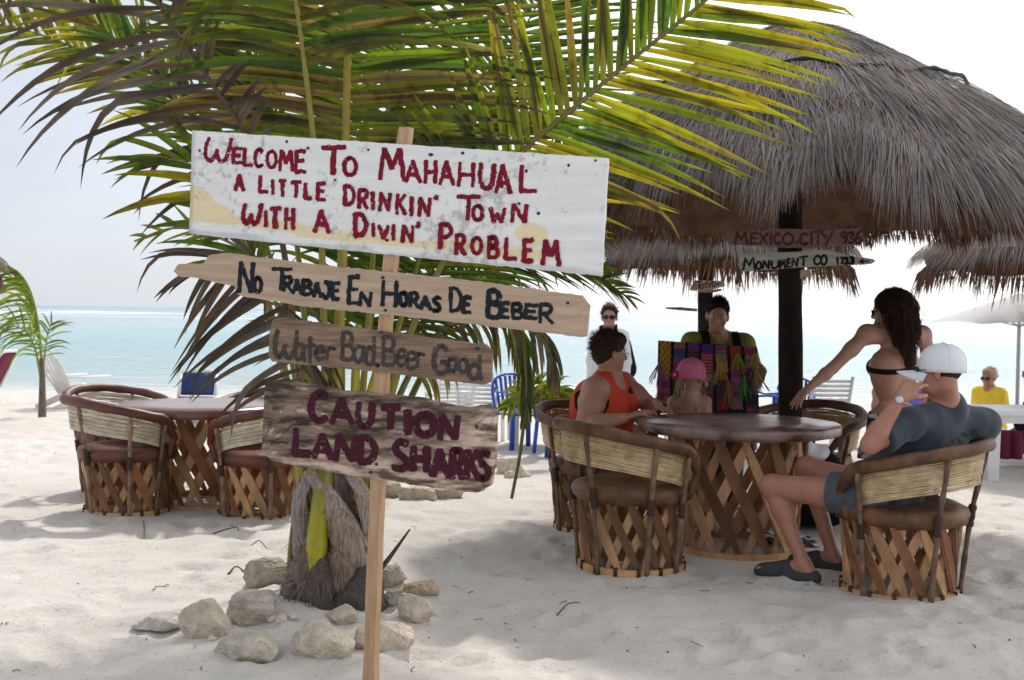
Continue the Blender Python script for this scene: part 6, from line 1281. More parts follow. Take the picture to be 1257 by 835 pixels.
# ---- the woman in the black bikini (standing, seen from behind)
def build_bikini():
    D = 7.45
    hc = P(1090, 381, 7.42); M = head_frame(R_(62), R_(-8), 0); s = .97
    t = person('woman with long wavy dark hair in black bikini reaching out to the left', (P(1098, 600, 7.5)[0], 7.5, 0))
    nk = P(1098, 407, 7.46); ch = P(1098, 446, 7.46); pv = P(1096, 512, 7.5)
    shL, shR = P(1064, 410, 7.36), P(1132, 411, 7.62)
    elL, wrL = P(1022, 452, 7.32), P(992, 477, 7.28); hd = P(978, 492, 7.27)
    elR, wrR = P(1150, 460, 7.7), P(1140, 505, 7.62)
    gl = gz(hc[0], 7.5); hipL, hipR = P(1082, 530, 7.46), P(1114, 530, 7.56)
    X0 = unit(hipR - hipL)
    knL, knR = hipL + np.array([.0, .03, -.40]), hipR + np.array([.01, .03, -.40]); anL, anR = knL + np.array([.02, 0, -.1]), knR + np.array([.02, 0, -.1])
    anL[2] = anR[2] = gl + .08; toL, toR = anL + np.array([-.13, .10, -.06]), anR + np.array([-.13, .10, -.06])
    hp, hs = head_prims(hc, M, s); tp, TM = torso_prims(pv, ch, nk, shL, shR, hc, .98, 1.12, .95, bust=.95, waist=.84); X_, Y_, Z_ = TM.T
    hips = [ell(pv - Y_ * .045 + X_ * q * .065 - Z_ * .06, (.095, .095, .105), TM, .05) for q in (-1, 1)]
    spine = [cap(pv - Y_ * .12, ch - Y_ * .135 + Z_ * .04, .012, .012, .03)]
    body = hp + [cap(nk, hc + M @ np.array([0, -.022, -.07]), .050, .047, .03)] + tp + hips + arm_prims(shL, elL, wrL, .92, .98) + arm_prims(shR, elR, wrR, .92, .98)
    body += hand_prims(wrL, hd - wrL, (-.4, .1, -1), .92, curl=(.2, .3, .45, .6), thumb=1, tc=.3) + hand_prims(wrR, unit(wrR - elR), (-1, 0, 0), .92, thumb=-1) + leg_prims(hipL, knL, anL, toL, .98, 1.05) + leg_prims(hipR, knR, anR, toR, .98, 1.05)
    bo = sdf_obj('body', body, SK_TAN, t, .0060, hs + spine); eyes(hc, M, s, bo); glasses(hc, M, s, t)
    # bikini: back band, side cup, bottoms with a patterned band
    band = ch - Z_ * .035
    sdf_obj('bikini_top', tp, BLACK, t, .005, (), [(band + Z_ * .018, Z_), (band - Z_ * .018, -Z_)], None, .005)
    cup = [ell(ch + X_ * q * .075 + Y_ * .085 - Z_ * .03, np.array([.062, .058, .062]) * .98, TM, .03) for q in (-1, 1)]
    sdf_obj('bikini_cups', cup, BLACK, t, .005, (), (), None, .006, label='bikini cups')
    def pat(V):
        k = ((snoise(V, 75, 8) > .25) & (((V - pv) @ Z_) > .012)) | ((snoise(V, 60, 9) > .55) & (((V - pv) @ X_) < -.09))
        return np.where(k[:, None], np.array([38., 38, 42]), np.array([1., 1, 1]))
    BP = mat('black_white_patterned', (.016, .016, .018), .8, .2, tint=True)
    sdf_obj('bikini_bottom', tp + hips + leg_prims(hipL, knL, anL, toL, .98, 1.05, foot=False)[:1] + leg_prims(hipR, knR, anR, toR, .98, 1.05, foot=False)[:1], BP, t, .0055, (), [(pv + Z_ * .045, Z_), (hipL - Z_ * .09, -Z_)], None, .006, tintf=pat)
    # loose patterned wrap at her left hip
    b = MB(); V = np.zeros((9, 14, 3))
    for i, u in enumerate(np.linspace(-1, 1, 9)):
        for j, v in enumerate(np.linspace(0, 1, 14)): V[i, j] = pv - X_ * (.155 + .02 * math.sin(u * 4 + v * 5)) + Y_ * (u * (.05 + .05 * v)) + Z_ * (.035 - v * .30) - X_ * .05 * v
    Vf = V.reshape(-1, 3); b.grid(V, np.where((snoise(Vf, 60, 9) > .2)[:, None], np.array([30., 30, 33]), np.array([1., 1, 1]))); sk = b.build('hip_wrap', BP, t); sd = sk.modifiers.new('t', 'SOLIDIFY'); sd.thickness = .004
    # hair: a mass with wavy locks down the back
    hq = [ell(hc + M @ np.array([0, -.028, .042]), (.092, .108, .096), M), cap(hc + M @ np.array([-.005, -.085, .01]), nk - Y_ * .085 - Z_ * .0, .085, .08, .04), cap(nk - Y_ * .085, ch - Y_ * .125 + X_ * .01 + Z_ * .02, .075, .035, .04), cap(hc + M @ np.array([.07, -.05, -.02]), nk - Y_ * .07 + X_ * .06 - Z_ * .04, .045, .04, .03), cap(hc + M @ np.array([-.07, -.04, -.02]), nk - Y_ * .07 - X_ * .05 - Z_ * .05, .042, .03, .03)]
    hr = sdf_obj('hair', hq, HAIR_DK, t, .0055, [ell(hc + M @ np.array([0, .105, -.045]), (.085, .075, .10), M, .01)], (), (.010, 34, 97))
    b = MB(); rs = np.random.default_rng(6)
    for k in range(1500):
        d = unit(rs.normal(size=3) * np.array([1, 1, .8]) + np.array([0, -.5, .4]))
        if d[1] > (.8 if d[2] > .15 else .35): continue
        p = hc + M @ (np.array([0, -.028, .042]) + d * np.array([.094, .110, .098])); v = M @ unit(d * .5 + np.array([0, -.45, -.2])); q = []; ph = rs.uniform(0, 6.28); L_ = rs.uniform(.14, .38); nseg = 12; wv = rs.uniform(.15, .4)
        tgt = ch - Y_ * .15 + X_ * (rs.normal(0, .06) - .02) - Z_ * rs.uniform(-.02, .08)
        for j in range(nseg):
            q.append(p.copy()); v = unit(v * .72 + unit(tgt - p) * .28 + np.array([0, 0, -.18]) + rs.normal(0, .05, 3)); p = p + (v + X_ * 1.7 * wv * math.sin(ph + j * 1.25) + Y_ * wv * .8 * math.cos(ph * 2 + j * 1.3)) * L_ / nseg
        b.tube(q, np.concatenate([np.full(8, .0021), np.linspace(.0019, .0006, 4)]), 4, tint=rs.uniform(.5, 2.2) * np.array([1, .92, .85]), caps=False)
    wisps(b, hc + M @ np.array([0, -.02, .01]), M, 1.1, 260, .05, .0014, .45, rs, .8, bias=(0, -.5, -.1), lo=-.2, face=.2); b.build('wavy_locks', HAIR_DK, hr)
build_bikini()

# ---- the vendor holding up his textile board
def build_vendor():
    D = 8.45; hc = P(881, 387, 8.40); M = head_frame(R_(180 - 8), R_(-16), R_(-4)); s = 1.0
    t = person('vendor in olive green t-shirt with black backpack straps holding up colourful textiles', (hc[0], 8.5, gz(hc[0], 8.5)))
    nk = P(882, 416, 8.48); shR, shL = P(850, 421, 8.47), P(914, 423, 8.50)      # he faces us: his right is at our left
    ch = P(882, 448, 8.5); pv = P(883, 540, 8.52); gl = gz(hc[0], 8.5)
    elR, wrR = P(838, 470, 8.45), P(826, 478, 8.30); elL, wrL = P(926, 472, 8.45), P(934, 466, 8.30)
    hipR, hipL = pv + np.array([-.09, 0, -.08]), pv + np.array([.09, 0, -.08]); knR, knL = hipR + np.array([0, -.02, -.36]), hipL + np.array([0, -.02, -.36]); anR, anL = knR.copy(), knL.copy(); anR[2] = anL[2] = gl + .08
    toR, toL = anR + np.array([-.03, -.17, -.06]), anL + np.array([.03, -.17, -.06])
    hp, hs = head_prims(hc, M, s, jaw=1.1); tp, TM = torso_prims(pv, ch, nk, shL, shR, hc, 1.0, 1.0, .95); X_, Y_, Z_ = TM.T
    body = hp + [cap(nk, hc + M @ np.array([0, -.025, -.07]), .058, .052, .03)] + tp + arm_prims(shR, elR, wrR, .98) + arm_prims(shL, elL, wrL, .98) + hand_prims(wrR, (-.1, -.3, .9), (.8, -.5, 0), .98, curl=(1, 1, 1, 1), thumb=-1) + hand_prims(wrL, (.1, -.3, .9), (-.8, -.5, 0), .98, curl=(1, 1, 1, 1), thumb=1) + leg_prims(hipR, knR, anR, toR) + leg_prims(hipL, knL, anL, toL)
    bo = sdf_obj('body', body, SK_BROWN, t, .0062, hs); eyes(hc, M, s, bo, (0, 1, -.3))
    GT = mat('olive_green_cotton', (.20, .22, .025), .9, .22, scale=22, bump=.3, bscale=50)
    ts = sdf_obj('t_shirt', tp + [ccap(shL, shL * .4 + elL * .6, .072, .076, .03), ccap(shR, shR * .4 + elR * .6, .072, .076, .03)], GT, t, .0062, [cap(nk + Y_ * .02 - Z_ * .002, hc, .066, .07, .008)], [(pv - Z_ * .08, -Z_)], (.005, 24, 98), .012)
    # small arc of lettering on the chest, too small to read
    b = MB(); rs = np.random.default_rng(2); WHT = mat('white_print', (.6, .6, .55), .8)
    for k in range(11):
        a = (k - 5) / 5 * .62
        o = nk + Y_ * (.118 + .018 * math.cos(a * 2)) * 1.0 - X_ * (math.sin(a) * .12) * -1 + Z_ * (-.085 + .035 * (math.cos(a * 1.6) - 1)); b.box(o, (.010, .004, rs.uniform(.009, .016)), TM @ roty(a * .5))
    b.build('chest_print', WHT, ts)
    JN = mat('dark_jeans', (.03, .035, .05), .9, .3, scale=20); sdf_obj('trousers', [cap(pv - X_ * .075, pv + X_ * .075, .11, None, .04), ccap(hipL, knL, .095, .075, .03), ccap(knL, anL, .075, .06, .03), ccap(hipR, knR, .095, .075, .03), ccap(knR, anR, .075, .06, .03)], JN, t, .009, (), [(pv + Z_ * .05, Z_)], None, .006)
    hq = [ell(hc + M @ np.array([0, -.018, .040]), (.083, .102, .094), M), ell(hc + M @ np.array([0, .045, .100]), (.062, .036, .026), M, .02)]
    hr = sdf_obj('hair', hq, HAIR_BK, t, .005, [ell(hc + M @ np.array([0, .112, -.012]), (.10, .085, .097), M, .012)], [(hc + M @ np.array([0, 0, -.05]), M @ np.array([0, .2, -1]))], (.004, 60, 99))
    b = MB(); wisps(b, hc + M @ np.array([0, -.003, .006]), M, 1.02, 500, .035, .0018, .2, rs, .2, bias=(0, .1, .5), lo=-.1, face=.55); b.build('hair_strands', HAIR_BK, hr)
    for sh, q in ((shR, -1), (shL, 1)):
        V = np.zeros((18, 5, 3)); c_ = sh * .58 + nk * .42
        pth = crom([c_ - Y_ * .12 - Z_ * .10, c_ - Y_ * .085 + Z_ * .02, c_ + Z_ * .072, c_ + Y_ * .085 + Z_ * .02, c_ + Y_ * .125 - Z_ * .09, c_ + Y_ * .12 - Z_ * .25 + (sh - nk) * .1], 18)
        for i in range(18):
            for j in range(5): V[i, j] = pth[i] + X_ * (j - 2) * .0145
        b = MB(); b.grid(V); o = b.build('backpack_strap', BLACK, t); sd = o.modifiers.new('t', 'SOLIDIFY'); sd.thickness = .016; sd.offset = 0
    sdf_obj('backpack', [cap(ch - Y_ * .20 + Z_ * .05, pv - Y_ * .20 + Z_ * .14, .12, .14, .04)], BLACK, t, .012, (), (), (.006, 20, 3))
build_vendor()
# textile board
def build_textiles():
    o = P(868, 463, 8.20); t = thing('textile_display', 'display board hung with bright woven belts and tassels in front of the vendor', 'textile display', (o[0], o[1], P(868, 507, 8.20)[2]))
    f, nn = flat_plane(8.20, (-.10, -1, .10)); A = [f(808, 418), f(929, 426), f(932, 508), f(806, 506)]
    ux = unit(A[1] - A[0]); n_ = nn
    bil = lambda u, v, off=0.0: (A[0] * (1 - u) + A[1] * u) * (1 - v) + (A[3] * (1 - u) + A[2] * u) * v + n_ * off
    V = np.array([[bil(u, v) for v in (0, 1)] for u in np.linspace(0, 1, 5)]); b = MB(); b.grid(V, flip=True); b.grid(V - n_ * .02)
    for s_ in (V[:, 0], V[:, -1], V[0], V[-1]): b.grid(np.stack([s_, s_ - n_ * .02], 1))
    b.build('backing_board', mat('black_felt', (.012, .011, .014), .95, .3, scale=30), t)
    CL = mat('woven_cloth', (1, 1, 1), .9, .12, scale=60, tint=True, bump=.4, bscale=200)
    pal = [(.42, .015, .12), (.55, .10, .02), (.10, .02, .16), (.02, .10, .22), (.03, .22, .16), (.52, .38, .03), (.16, .26, .03), (.35, .02, .03), (.03, .03, .05), (.45, .12, .25), (.22, .05, .32), (.05, .05, .18), (.50, .22, .10), (.12, .06, .04)]
    rs = np.random.default_rng(14)
    nb = 7
    for k in range(nb):
        u0, u1 = (k + .10) / nb, (k + .90) / nb; nx_, ny_ = 15, 90; V = np.zeros((nx_, ny_, 3)); T_ = np.zeros((nx_, ny_, 3)); v1 = rs.uniform(.93, 1.03)
        segs = np.sort(rs.uniform(0, 1, rs.integers(6, 11))); cols = [np.array(pal[rs.integers(len(pal))]) for _ in range(len(segs) + 1)]; cols2 = [np.array(pal[rs.integers(len(pal))]) for _ in range(len(segs) + 1)]; typ = rs.integers(0, 4, len(segs) + 1)
        for i, x in enumerate(np.linspace(0, 1, nx_)):
            for j, y in enumerate(np.linspace(0, 1, ny_)):
                V[i, j] = bil(u0 + (u1 - u0) * x + .004 * math.sin(y * 9 + k), .005 + v1 * y, .008 + .006 * math.sin(y * 7 + k) + .004 * math.sin(x * 3.14)); sg = np.searchsorted(segs, y); ty = typ[sg]
                k_ = (j // 2 % 2 == 0) if ty == 0 else ((i // 3 + j // 4) % 2 == 0) if ty == 1 else (abs((j % 12) - 6) > abs(i - 7) * .8) if ty == 2 else (i // 2 % 2 == 0)
                T_[i, j] = (cols[sg] if k_ else cols2[sg] * .8 + cols[sg] * .2) * rs.uniform(.5, .9)
        b = MB(); b.grid(V, T_, flip=True); wb = b.build('woven_belt', CL, t); sd = wb.modifiers.new('t', 'SOLIDIFY'); sd.thickness = .003
    for k in range(10):                 # tassels of loose threads
        u = (.62, .70, .80, .86, .02, .98, .30, .45, .97, .03)[k]; v = (.28, .55, .12, .45, .30, .10, .55, .62, .35, .62)[k]; b = MB(); c_ = np.array([(.60, .50, .04), (.50, .20, .03), (.35, .48, .04), (.10, .45, .06), (.50, .10, .25), (.55, .42, .08), (.45, .03, .1), (.55, .30, .05), (.55, .42, .2), (.45, .05, .15)][k])
        for j in range(26):
            p = bil(u + rs.normal(0, .006), v, .018 + rs.uniform(0, .012)); q = [p]; dx = rs.normal(.012 * math.sin(k), .016); L_ = rs.uniform(.10, .19)
            for i in range(1, 6): q.append(p + ux * dx * i / 2.5 + np.array([0, 0, -L_ * i / 5]) + n_ * .004 * math.sin(i + j))
            b.tube(q, .0022, 4, tint=(c_ * .8 + .05) * rs.uniform(.4, 1.1), caps=False)
        b.build('tassel', CL, t)
build_textiles()

# ---- the girl in the pink cap
def build_girl():
    D = 7.62; hc = P(849, 462, 7.62); M = head_frame(R_(-38), R_(-4), 0); s = .94
    t = person('small girl in pink cap with blond ponytail, seen from behind across the table', (hc[0], 7.66, gz(hc[0], 7.66)))
    nk = P(846, 489, 7.64); shL, shR = P(828, 494, 7.68), P(865, 494, 7.64); ch = P(847, 516, 7.66); pv = P(847, 556, 7.68); gl = gz(hc[0], 7.66)
    hp, hs = head_prims(hc, M, s); tp, TM = torso_prims(pv, ch, nk, shL, shR, hc, .66, .95, .95); X_, Y_, Z_ = TM.T
    elL, elR = P(824, 520, 7.72), P(870, 522, 7.62); wrL, wrR = P(832, 535, 7.80), P(866, 535, 7.74)
    hL, hR = pv - X_ * .05 - Z_ * .05, pv + X_ * .05 - Z_ * .05; kL, kR = hL + np.array([0, .01, -.2]), hR + np.array([0, .01, -.2]); aL, aR = kL + np.array([0, 0, -.2]), kR + np.array([0, 0, -.2]); kL[2] = kR[2] = .5 * (hL[2] + gl + .06); aL[2] = aR[2] = gl + .06
    body = hp + [cap(nk, hc + M @ np.array([0, -.02, -.055]), .036, .034, .02)] + tp + arm_prims(shL, elL, wrL, .58) + arm_prims(shR, elR, wrR, .58) + hand_prims(wrL, wrL - elL, (1, 0, 0), .65, thumb=1) + hand_prims(wrR, wrR - elR, (-1, 0, 0), .65, thumb=-1) + leg_prims(hL, kL, aL, aL + Y_ * .13 - Z_ * .04, .66) + leg_prims(hR, kR, aR, aR + Y_ * .13 - Z_ * .04, .66)
    bo = sdf_obj('body', body, SK_FAIR, t, .0058, hs); eyes(hc, M, s, bo)
    PKS = mat('pink_swimsuit', (.60, .10, .22), .7, .2, scale=20)
    sdf_obj('swimsuit', tp, PKS, t, .0058, [ell(ch - Y_ * .08 + Z_ * .03, (.07, .08, .09), TM, .01)], [(ch + Z_ * .0, Z_), (pv - Z_ * .06, -Z_)], None, .005)
    for q in (-1, 1):
        b = MB(); b.tube(crom([ch + X_ * q * .06 - Y_ * .07 + Z_ * .0, nk + X_ * q * .045 - Y_ * .035 - Z_ * .015, nk + X_ * q * .045 + Y_ * .02 + Z_ * .015], 12), .006, 6); b.build('strap', PKS, t)
    hr = sdf_obj('hair', [ell(hc + M @ (np.array([0, -.018, .022]) * s), np.array([.080, .10, .092]) * s, M)], HAIR_BL, t, .005, [ell(hc + M @ np.array([0, .09, -.03]), (.08, .07, .09), M, .01)], (), (.003, 60, 4))
    b = MB(); rs = np.random.default_rng(8); r0 = hc + M @ (np.array([-.02, -.105, -.035]) * s)
    for k in range(120):
        p = r0 + rs.normal(0, .010, 3); v = M @ unit(np.array([-.1, -.5, -.4]) + rs.normal(0, .15, 3)); q = []
        for j in range(8): q.append(p.copy()); v = unit(v + np.array([0, 0, -.35]) + rs.normal(0, .06, 3)); p = p + v * rs.uniform(.014, .02)
        b.tube(q, np.linspace(.0035, .001, 8), 4, tint=rs.uniform(.5, 1.3) * np.ones(3), caps=False)
    b.build('ponytail', HAIR_BL, hr)
    PC = mat('pink_cap_cloth', (.62, .15, .27), .85, .12, scale=14, bump=.15, bscale=150); cp = bpy.data.objects.new('baseball_cap', None); COL.objects.link(cp); cp.parent = t; cp.location = tuple(hc - root_loc(t))
    cap_hat(hc, M, s * 1.12, PC, cp, brimL=.065, dz=.018)
    b = MB(); fo = hc + M @ (np.array([-.058, -.108, .004]) * s * 1.08)
    for k in range(7): a = k * 6.283 / 7; b.ball(fo + M @ np.array([.017 * math.cos(a), -.006, .017 * math.sin(a)]), (.0135, .010, .0135), 8, 6)
    fl = b.build('flower', mat('magenta_flower', (.45, .01, .09), .7, .2), cp); b = MB(); b.ball(fo + M @ np.array([0, -.012, 0]), .008, 8, 6); b.build('flower_centre', mat('pearl', (.85, .8, .8), .2), fl)
build_girl()
# ------------------------------------------------------------------ people farther back (simpler, same body builder)
def simple_person(label, D, px, py_head, yaw, seated, skin_m, top_m, bottom_m, hair_m, s=1.0, fat=1.0, sleeves=True, hair_n=250, hair_long=False, shades=True, arms=None, topname='shirt', bust=0.0, seat=.42, leg_dir=None, h=.0085, gdz=0.0, pitch=0, sw=.175):
    hc = P(px, py_head, D); M = head_frame(yaw, pitch, 0); g = gz(hc[0], D) + gdz; Y_, X_ = M[:, 1] * np.array([1, 1, 0]), M[:, 0]; Y_ = unit(Y_); Z_ = np.array([0, 0, 1.])
    t = person(label, (hc[0], D, g))
    nk = hc - Y_ * .03 * s - Z_ * .155 * s; ch = nk - Z_ * .20 * s - Y_ * .01; pv = nk - Z_ * (.50 if seated else .52) * s - Y_ * (.06 if seated else 0)
    shL, shR = nk - X_ * sw * s * fat ** .4 - Z_ * .045, nk + X_ * sw * s * fat ** .4 - Z_ * .045
    if arms: (elL, wrL), (elR, wrR) = [[sh + X_ * a[0] + Y_ * a[1] + Z_ * a[2] for a in A] for sh, A in ((shL, arms[0]), (shR, arms[1]))]
    else:
        elL, elR = shL - X_ * .03 - Z_ * .27 * s - Y_ * .02, shR + X_ * .03 - Z_ * .27 * s - Y_ * .02; wrL, wrR = elL + Y_ * (.2 if seated else .06) - Z_ * (.10 if seated else .24) * s, elR + Y_ * (.2 if seated else .06) - Z_ * (.10 if seated else .24) * s
    hL, hR = pv - X_ * .09 - Z_ * .04, pv + X_ * .09 - Z_ * .04
    if seated:
        kL, kR = hL + Y_ * .42 * s + Z_ * .03, hR + Y_ * .42 * s + Z_ * .03; aL, aR = kL + Y_ * .05, kR + Y_ * .05
    else:
        kL, kR = hL + Y_ * .02, hR + Y_ * .02; kL[2] = kR[2] = g + (hL[2] - g) * .53; aL, aR = kL.copy(), kR.copy()
    aL[2] = aR[2] = g + .08
    hp, hs = head_prims(hc, M, s); tp, TM = torso_prims(pv, ch, nk, shL, shR, hc, s, fat, fat, bust=bust, belly=.9 if fat > 1.1 else 0)
    body = hp + [cap(nk, hc + M @ np.array([0, -.025, -.07]), .056 * s, .05 * s, .03)] + tp + arm_prims(shL, elL, wrL, s, fat) + arm_prims(shR, elR, wrR, s, fat) + hand_prims(wrL, unit(wrL - elL), (0, 0, -1), s, thumb=1) + hand_prims(wrR, unit(wrR - elR), (0, 0, -1), s, thumb=-1) + leg_prims(hL, kL, aL, aL + Y_ * .18 - Z_ * .05, s, fat) + leg_prims(hR, kR, aR, aR + Y_ * .18 - Z_ * .05, s, fat)
    bo = sdf_obj('body', body, skin_m, t, h, hs); 
    if shades: glasses(hc, M, s * 1.05, t)
    else: eyes(hc, M, s, bo)
    mid = lambda a, b_, f: a * (1 - f) + b_ * f
    sl = [ccap(shL, mid(shL, elL, .6 if sleeves != 'long' else 1), .068 * s * fat, .07 * s * fat, .03), ccap(shR, mid(shR, elR, .6 if sleeves != 'long' else 1), .068 * s * fat, .07 * s * fat, .03)] if sleeves else []
    if sleeves == 'long': sl += [ccap(elL, wrL, .055 * s, .042 * s, .03), ccap(elR, wrR, .055 * s, .042 * s, .03)]
    sdf_obj(topname, tp + sl, top_m, t, h, [cap(nk + Y_ * .02, hc, .064 * s, .07 * s, .01)], [(pv - Z_ * .06, -Z_)], (.005, 20, 7), .012)
    sdf_obj('trousers', [cap(pv - X_ * .07, pv + X_ * .07, .11 * fat, None, .05), ccap(hL, mid(hL, kL, 1.0), .1 * fat, .075 * fat, .03), ccap(hR, mid(hR, kR, 1.0), .1 * fat, .075 * fat, .03)] + ([ccap(kL, mid(kL, aL, .8), .075, .06, .03), ccap(kR, mid(kR, aR, .8), .075, .06, .03)] if not seated else []), bottom_m, t, h, (), (), None, .008)
    hq = [ell(hc + M @ (np.array([0, -.018, .040]) * s), np.array([.086, .104, .096]) * s, M), ell(hc + M @ np.array([0, .05, .088]) * 1.0, (.060, .045, .036), M, .02)] + ([ell(hc + M @ np.array([0, -.06, -.04]), (.085, .07, .10), M, .03)] if hair_long else [])
    hr = sdf_obj('hair', hq, hair_m, t, .006, [ell(hc + M @ np.array([0, .115, -.012]), (.10, .085, .097), M, .012)], (), (.005, 55, 5))
    b = MB(); wisps(b, hc + M @ np.array([0, -.003, .006]), M, 1.03 * s, hair_n, .045, .0022, .25, np.random.default_rng(int(px)), .3, bias=(0, -.1, .3), lo=-.2, face=.4); b.build('hair_strands', hair_m, hr)
    return t, dict(hc=hc, M=M, nk=nk, ch=ch, pv=pv, shL=shL, shR=shR, X=X_, Y=Y_, Z=Z_, g=g)
WCOT = mat('white_cotton', (.80, .80, .82), .85, .08, scale=20, bump=.3, bscale=50)
KHAKI = mat('light_trousers', (.72, .70, .66), .9, .1, scale=20)
t1, j = simple_person('man in white shirt, sunglasses and dark shoulder bag standing by the water', 11.4, 748, 389, R_(172), False, SK_TAN, WCOT, KHAKI, HAIR_SH, s=.97, fat=.82, sleeves='long', gdz=0, sw=.145)
b = MB(); c_ = j['shL'] * .55 + j['nk'] * .45; q = crom([c_ - j['Y'] * .13 - j['Z'] * .2, c_ - j['Y'] * .07 + j['Z'] * .03, c_ + j['Z'] * .085, c_ + j['Y'] * .09 + j['Z'] * .01, c_ + j['Y'] * .14 - j['Z'] * .16, c_ + j['Y'] * .13 - j['Z'] * .3 - j['X'] * .06], 16)
b.tube(q, .026, 8, flat=(1, .35)); b.build('backpack_strap', BLACK, t1)
c_ = j['shR'] * .55 + j['nk'] * .45; b = MB(); q = crom([c_ - j['Y'] * .07 + j['Z'] * .03, c_ + j['Z'] * .085, c_ + j['Y'] * .09 + j['Z'] * .01, c_ + j['Y'] * .14 - j['Z'] * .16], 12); b.tube(q, .026, 8, flat=(1, .35)); b.build('backpack_strap', BLACK, t1)
sdf_obj('backpack', [cap(j['ch'] - j['Y'] * .20 - j['X'] * .10 + j['Z'] * .06, j['ch'] - j['Y'] * .20 - j['X'] * .14 - j['Z'] * .18, .11, .13, .04)], BLACK, t1, .012, (), (), (.006, 20, 3))
YEL = mat('yellow_polo', (.90, .62, .05), .85, .10, scale=20, bump=.3, bscale=50)
BLUES = mat('blue_cloth', (.02, .14, .42), .85, .2, scale=20)
MAR = mat('burgundy_cloth', (.17, .012, .05), .85, .25, scale=20)
PLP = chair_at(1214, 15.0)
simple_person('blonde woman in yellow polo shirt and sunglasses sitting at the far white table', 15.0, 1214, 464, R_(128), True, SK_PINK, YEL, KHAKI, HAIR_BL, s=1.0, fat=1.1, bust=1.2, gdz=.0, sw=.15)
FLOR = mat('blue_purple_floral', (.03, .16, .55), .8, col2=(.30, .10, .50), scale=26, ramp=(.44, .52), detail=2)
simple_person('person in blue and purple floral top sitting behind the woman in the bikini', 10.6, 1108, 455, R_(175), True, SK_FAIR, FLOR, BLUES, HAIR_SH, s=1.05, fat=1.1, sleeves=False, gdz=0)
simple_person('person in black at the right edge sitting by the white table', 12.2, 1270, 458, R_(70), True, SK_TAN, BLACK, BLUES, HAIR_DK, s=1.1, fat=1.2, sleeves='long', gdz=0)
b = MB(); q = P(1240, 545, 11.9); V = np.array([[q + np.array([(-.14 + .28 * u), .03 * math.sin(u * 14), .02 - .30 * v + .12]) for v in np.linspace(0, 1, 8)] for u in np.linspace(0, 1, 20)]); V[:, -1, 2] = np.maximum(V[:, -1, 2], gz(q[0], q[1]) + .01)
b.grid(V); tw = b.build('hanging_towel', MAR); sd = tw.modifiers.new('t', 'SOLIDIFY'); sd.thickness = .01; tag(tw, 'burgundy towel hanging under the white table at the right edge', 'towel')

# ------------------------------------------------------------------ plastic and painted beach furniture
def plastic_chair(label, m, loc, rz, group):
    t = thing('plastic_chair', label, 'chair', (0, 0, 0), 0, group)
    for sx in (-1, 1):
        for sy in (-1, 1):
            b = MB(); b.beam((sx * .24, sy * .22, 0), (sx * .215, sy * .19, .43 if sy < 0 else .66), .05, .032, up=(0, 1, 0)); b.build('leg', m, t, world=False)
        b = MB(); b.tube(crom([(sx * .225, .24, .64), (sx * .245, .10, .67), (sx * .245, -.12, .66), (sx * .21, -.26, .70)], 12), .022, 8, flat=(1.3, .6)); b.build('armrest', m, t, world=False)
    b = MB(); V = np.array([[(x * .24, y * .23, .43 - .02 * (1 - x * x) - .012 * y * -1) for y in np.linspace(-1, 1, 7)] for x in np.linspace(-1, 1, 9)]); b.grid(V); o = b.build('seat', m, t, world=False); sd = o.modifiers.new('t', 'SOLIDIFY'); sd.thickness = .025
    b = MB()
    for k in range(7):
        x = -.18 + .06 * k; hz = .84 - .9 * x * x * 1.6; b.beam((x * .92, -.20, .46), (x * 1.05, -.27, hz), .034, .012, up=(0, 1, 0))
    q = [(-.215, -.215, .42), (-.235, -.26, .66), (-.19, -.275, .80), (0, -.285, .86), (.19, -.275, .80), (.235, -.26, .66), (.215, -.215, .42)]; b.tube(crom(q, 40), .022, 8, flat=(1, .7)); b.build('backrest', m, t, world=False)
    t.location = loc; t.rotation_euler = (0, 0, rz); return t
def on(px, d, dz=0): p = P(px, 450, d); return (p[0], d, gz(p[0], d) + dz)
BG_ = 'blue plastic chairs by the water'
c1_ = plastic_chair('blue plastic chair left of the pair, half behind the hanging palm leaflets', BLUEP, on(640, 13.2), R_(-150), BG_)
dup(c1_, on(688, 12.6), R_(-75), 'blue plastic chair right behind the woman in orange', BG_)
dup(c1_, on(944, 13.0), R_(-120), 'blue plastic chair between the textile board and the dark post', BG_)
dup(c1_, on(975, 14.6), R_(160), 'blue plastic chair mostly hidden by the dark post', BG_)
WG = 'white plastic chairs by the water'
def slat_chair(label, loc, rz, group):
    t = thing('slatted_chair', label, 'chair', (0, 0, 0), 0, group); b = MB()
    for k in range(9): z = .42 + k * .055; b.beam((-.22, -.18 - k * .018, z), (.22, -.18 - k * .018, z), .012, .036, up=(0, .3, 1))
    for sx in (-1, 1): b.beam((sx * .23, -.16, .36), (sx * .23, -.34, .92), .03, .03)
    b.build('backrest', WHITEP, t, world=False); b = MB()
    for k in range(7): b.beam((-.22, -.16 + k * .07, .40), (.22, -.16 + k * .07, .40), .05, .018)
    b.build('seat', WHITEP, t, world=False)
    for sx in (-1, 1):
        b = MB(); b.beam((sx * .24, -.2, .60), (sx * .24, .28, .62), .05, .03); b.build('armrest', WHITEP, t, world=False)
        for y in (-.17, .26): b = MB(); b.beam((sx * .235, y * 1.05, 0), (sx * .235, y, .60), .045, .035, up=(0, 1, 0)); b.build('leg', WHITEP, t, world=False)
    t.location = loc; t.rotation_euler = (0, 0, rz); return t
w1 = slat_chair('white slatted chair right of the dark post, seen from behind', on(1010, 13.5), R_(6), WG)
dup(w1, on(590, 14.2), R_(-12), 'white slatted chair behind the signpost, right of the post', WG)
dup(w1, on(553, 14.6), R_(20), 'white slatted chair behind the signpost, beside the hanging leaflets', WG)
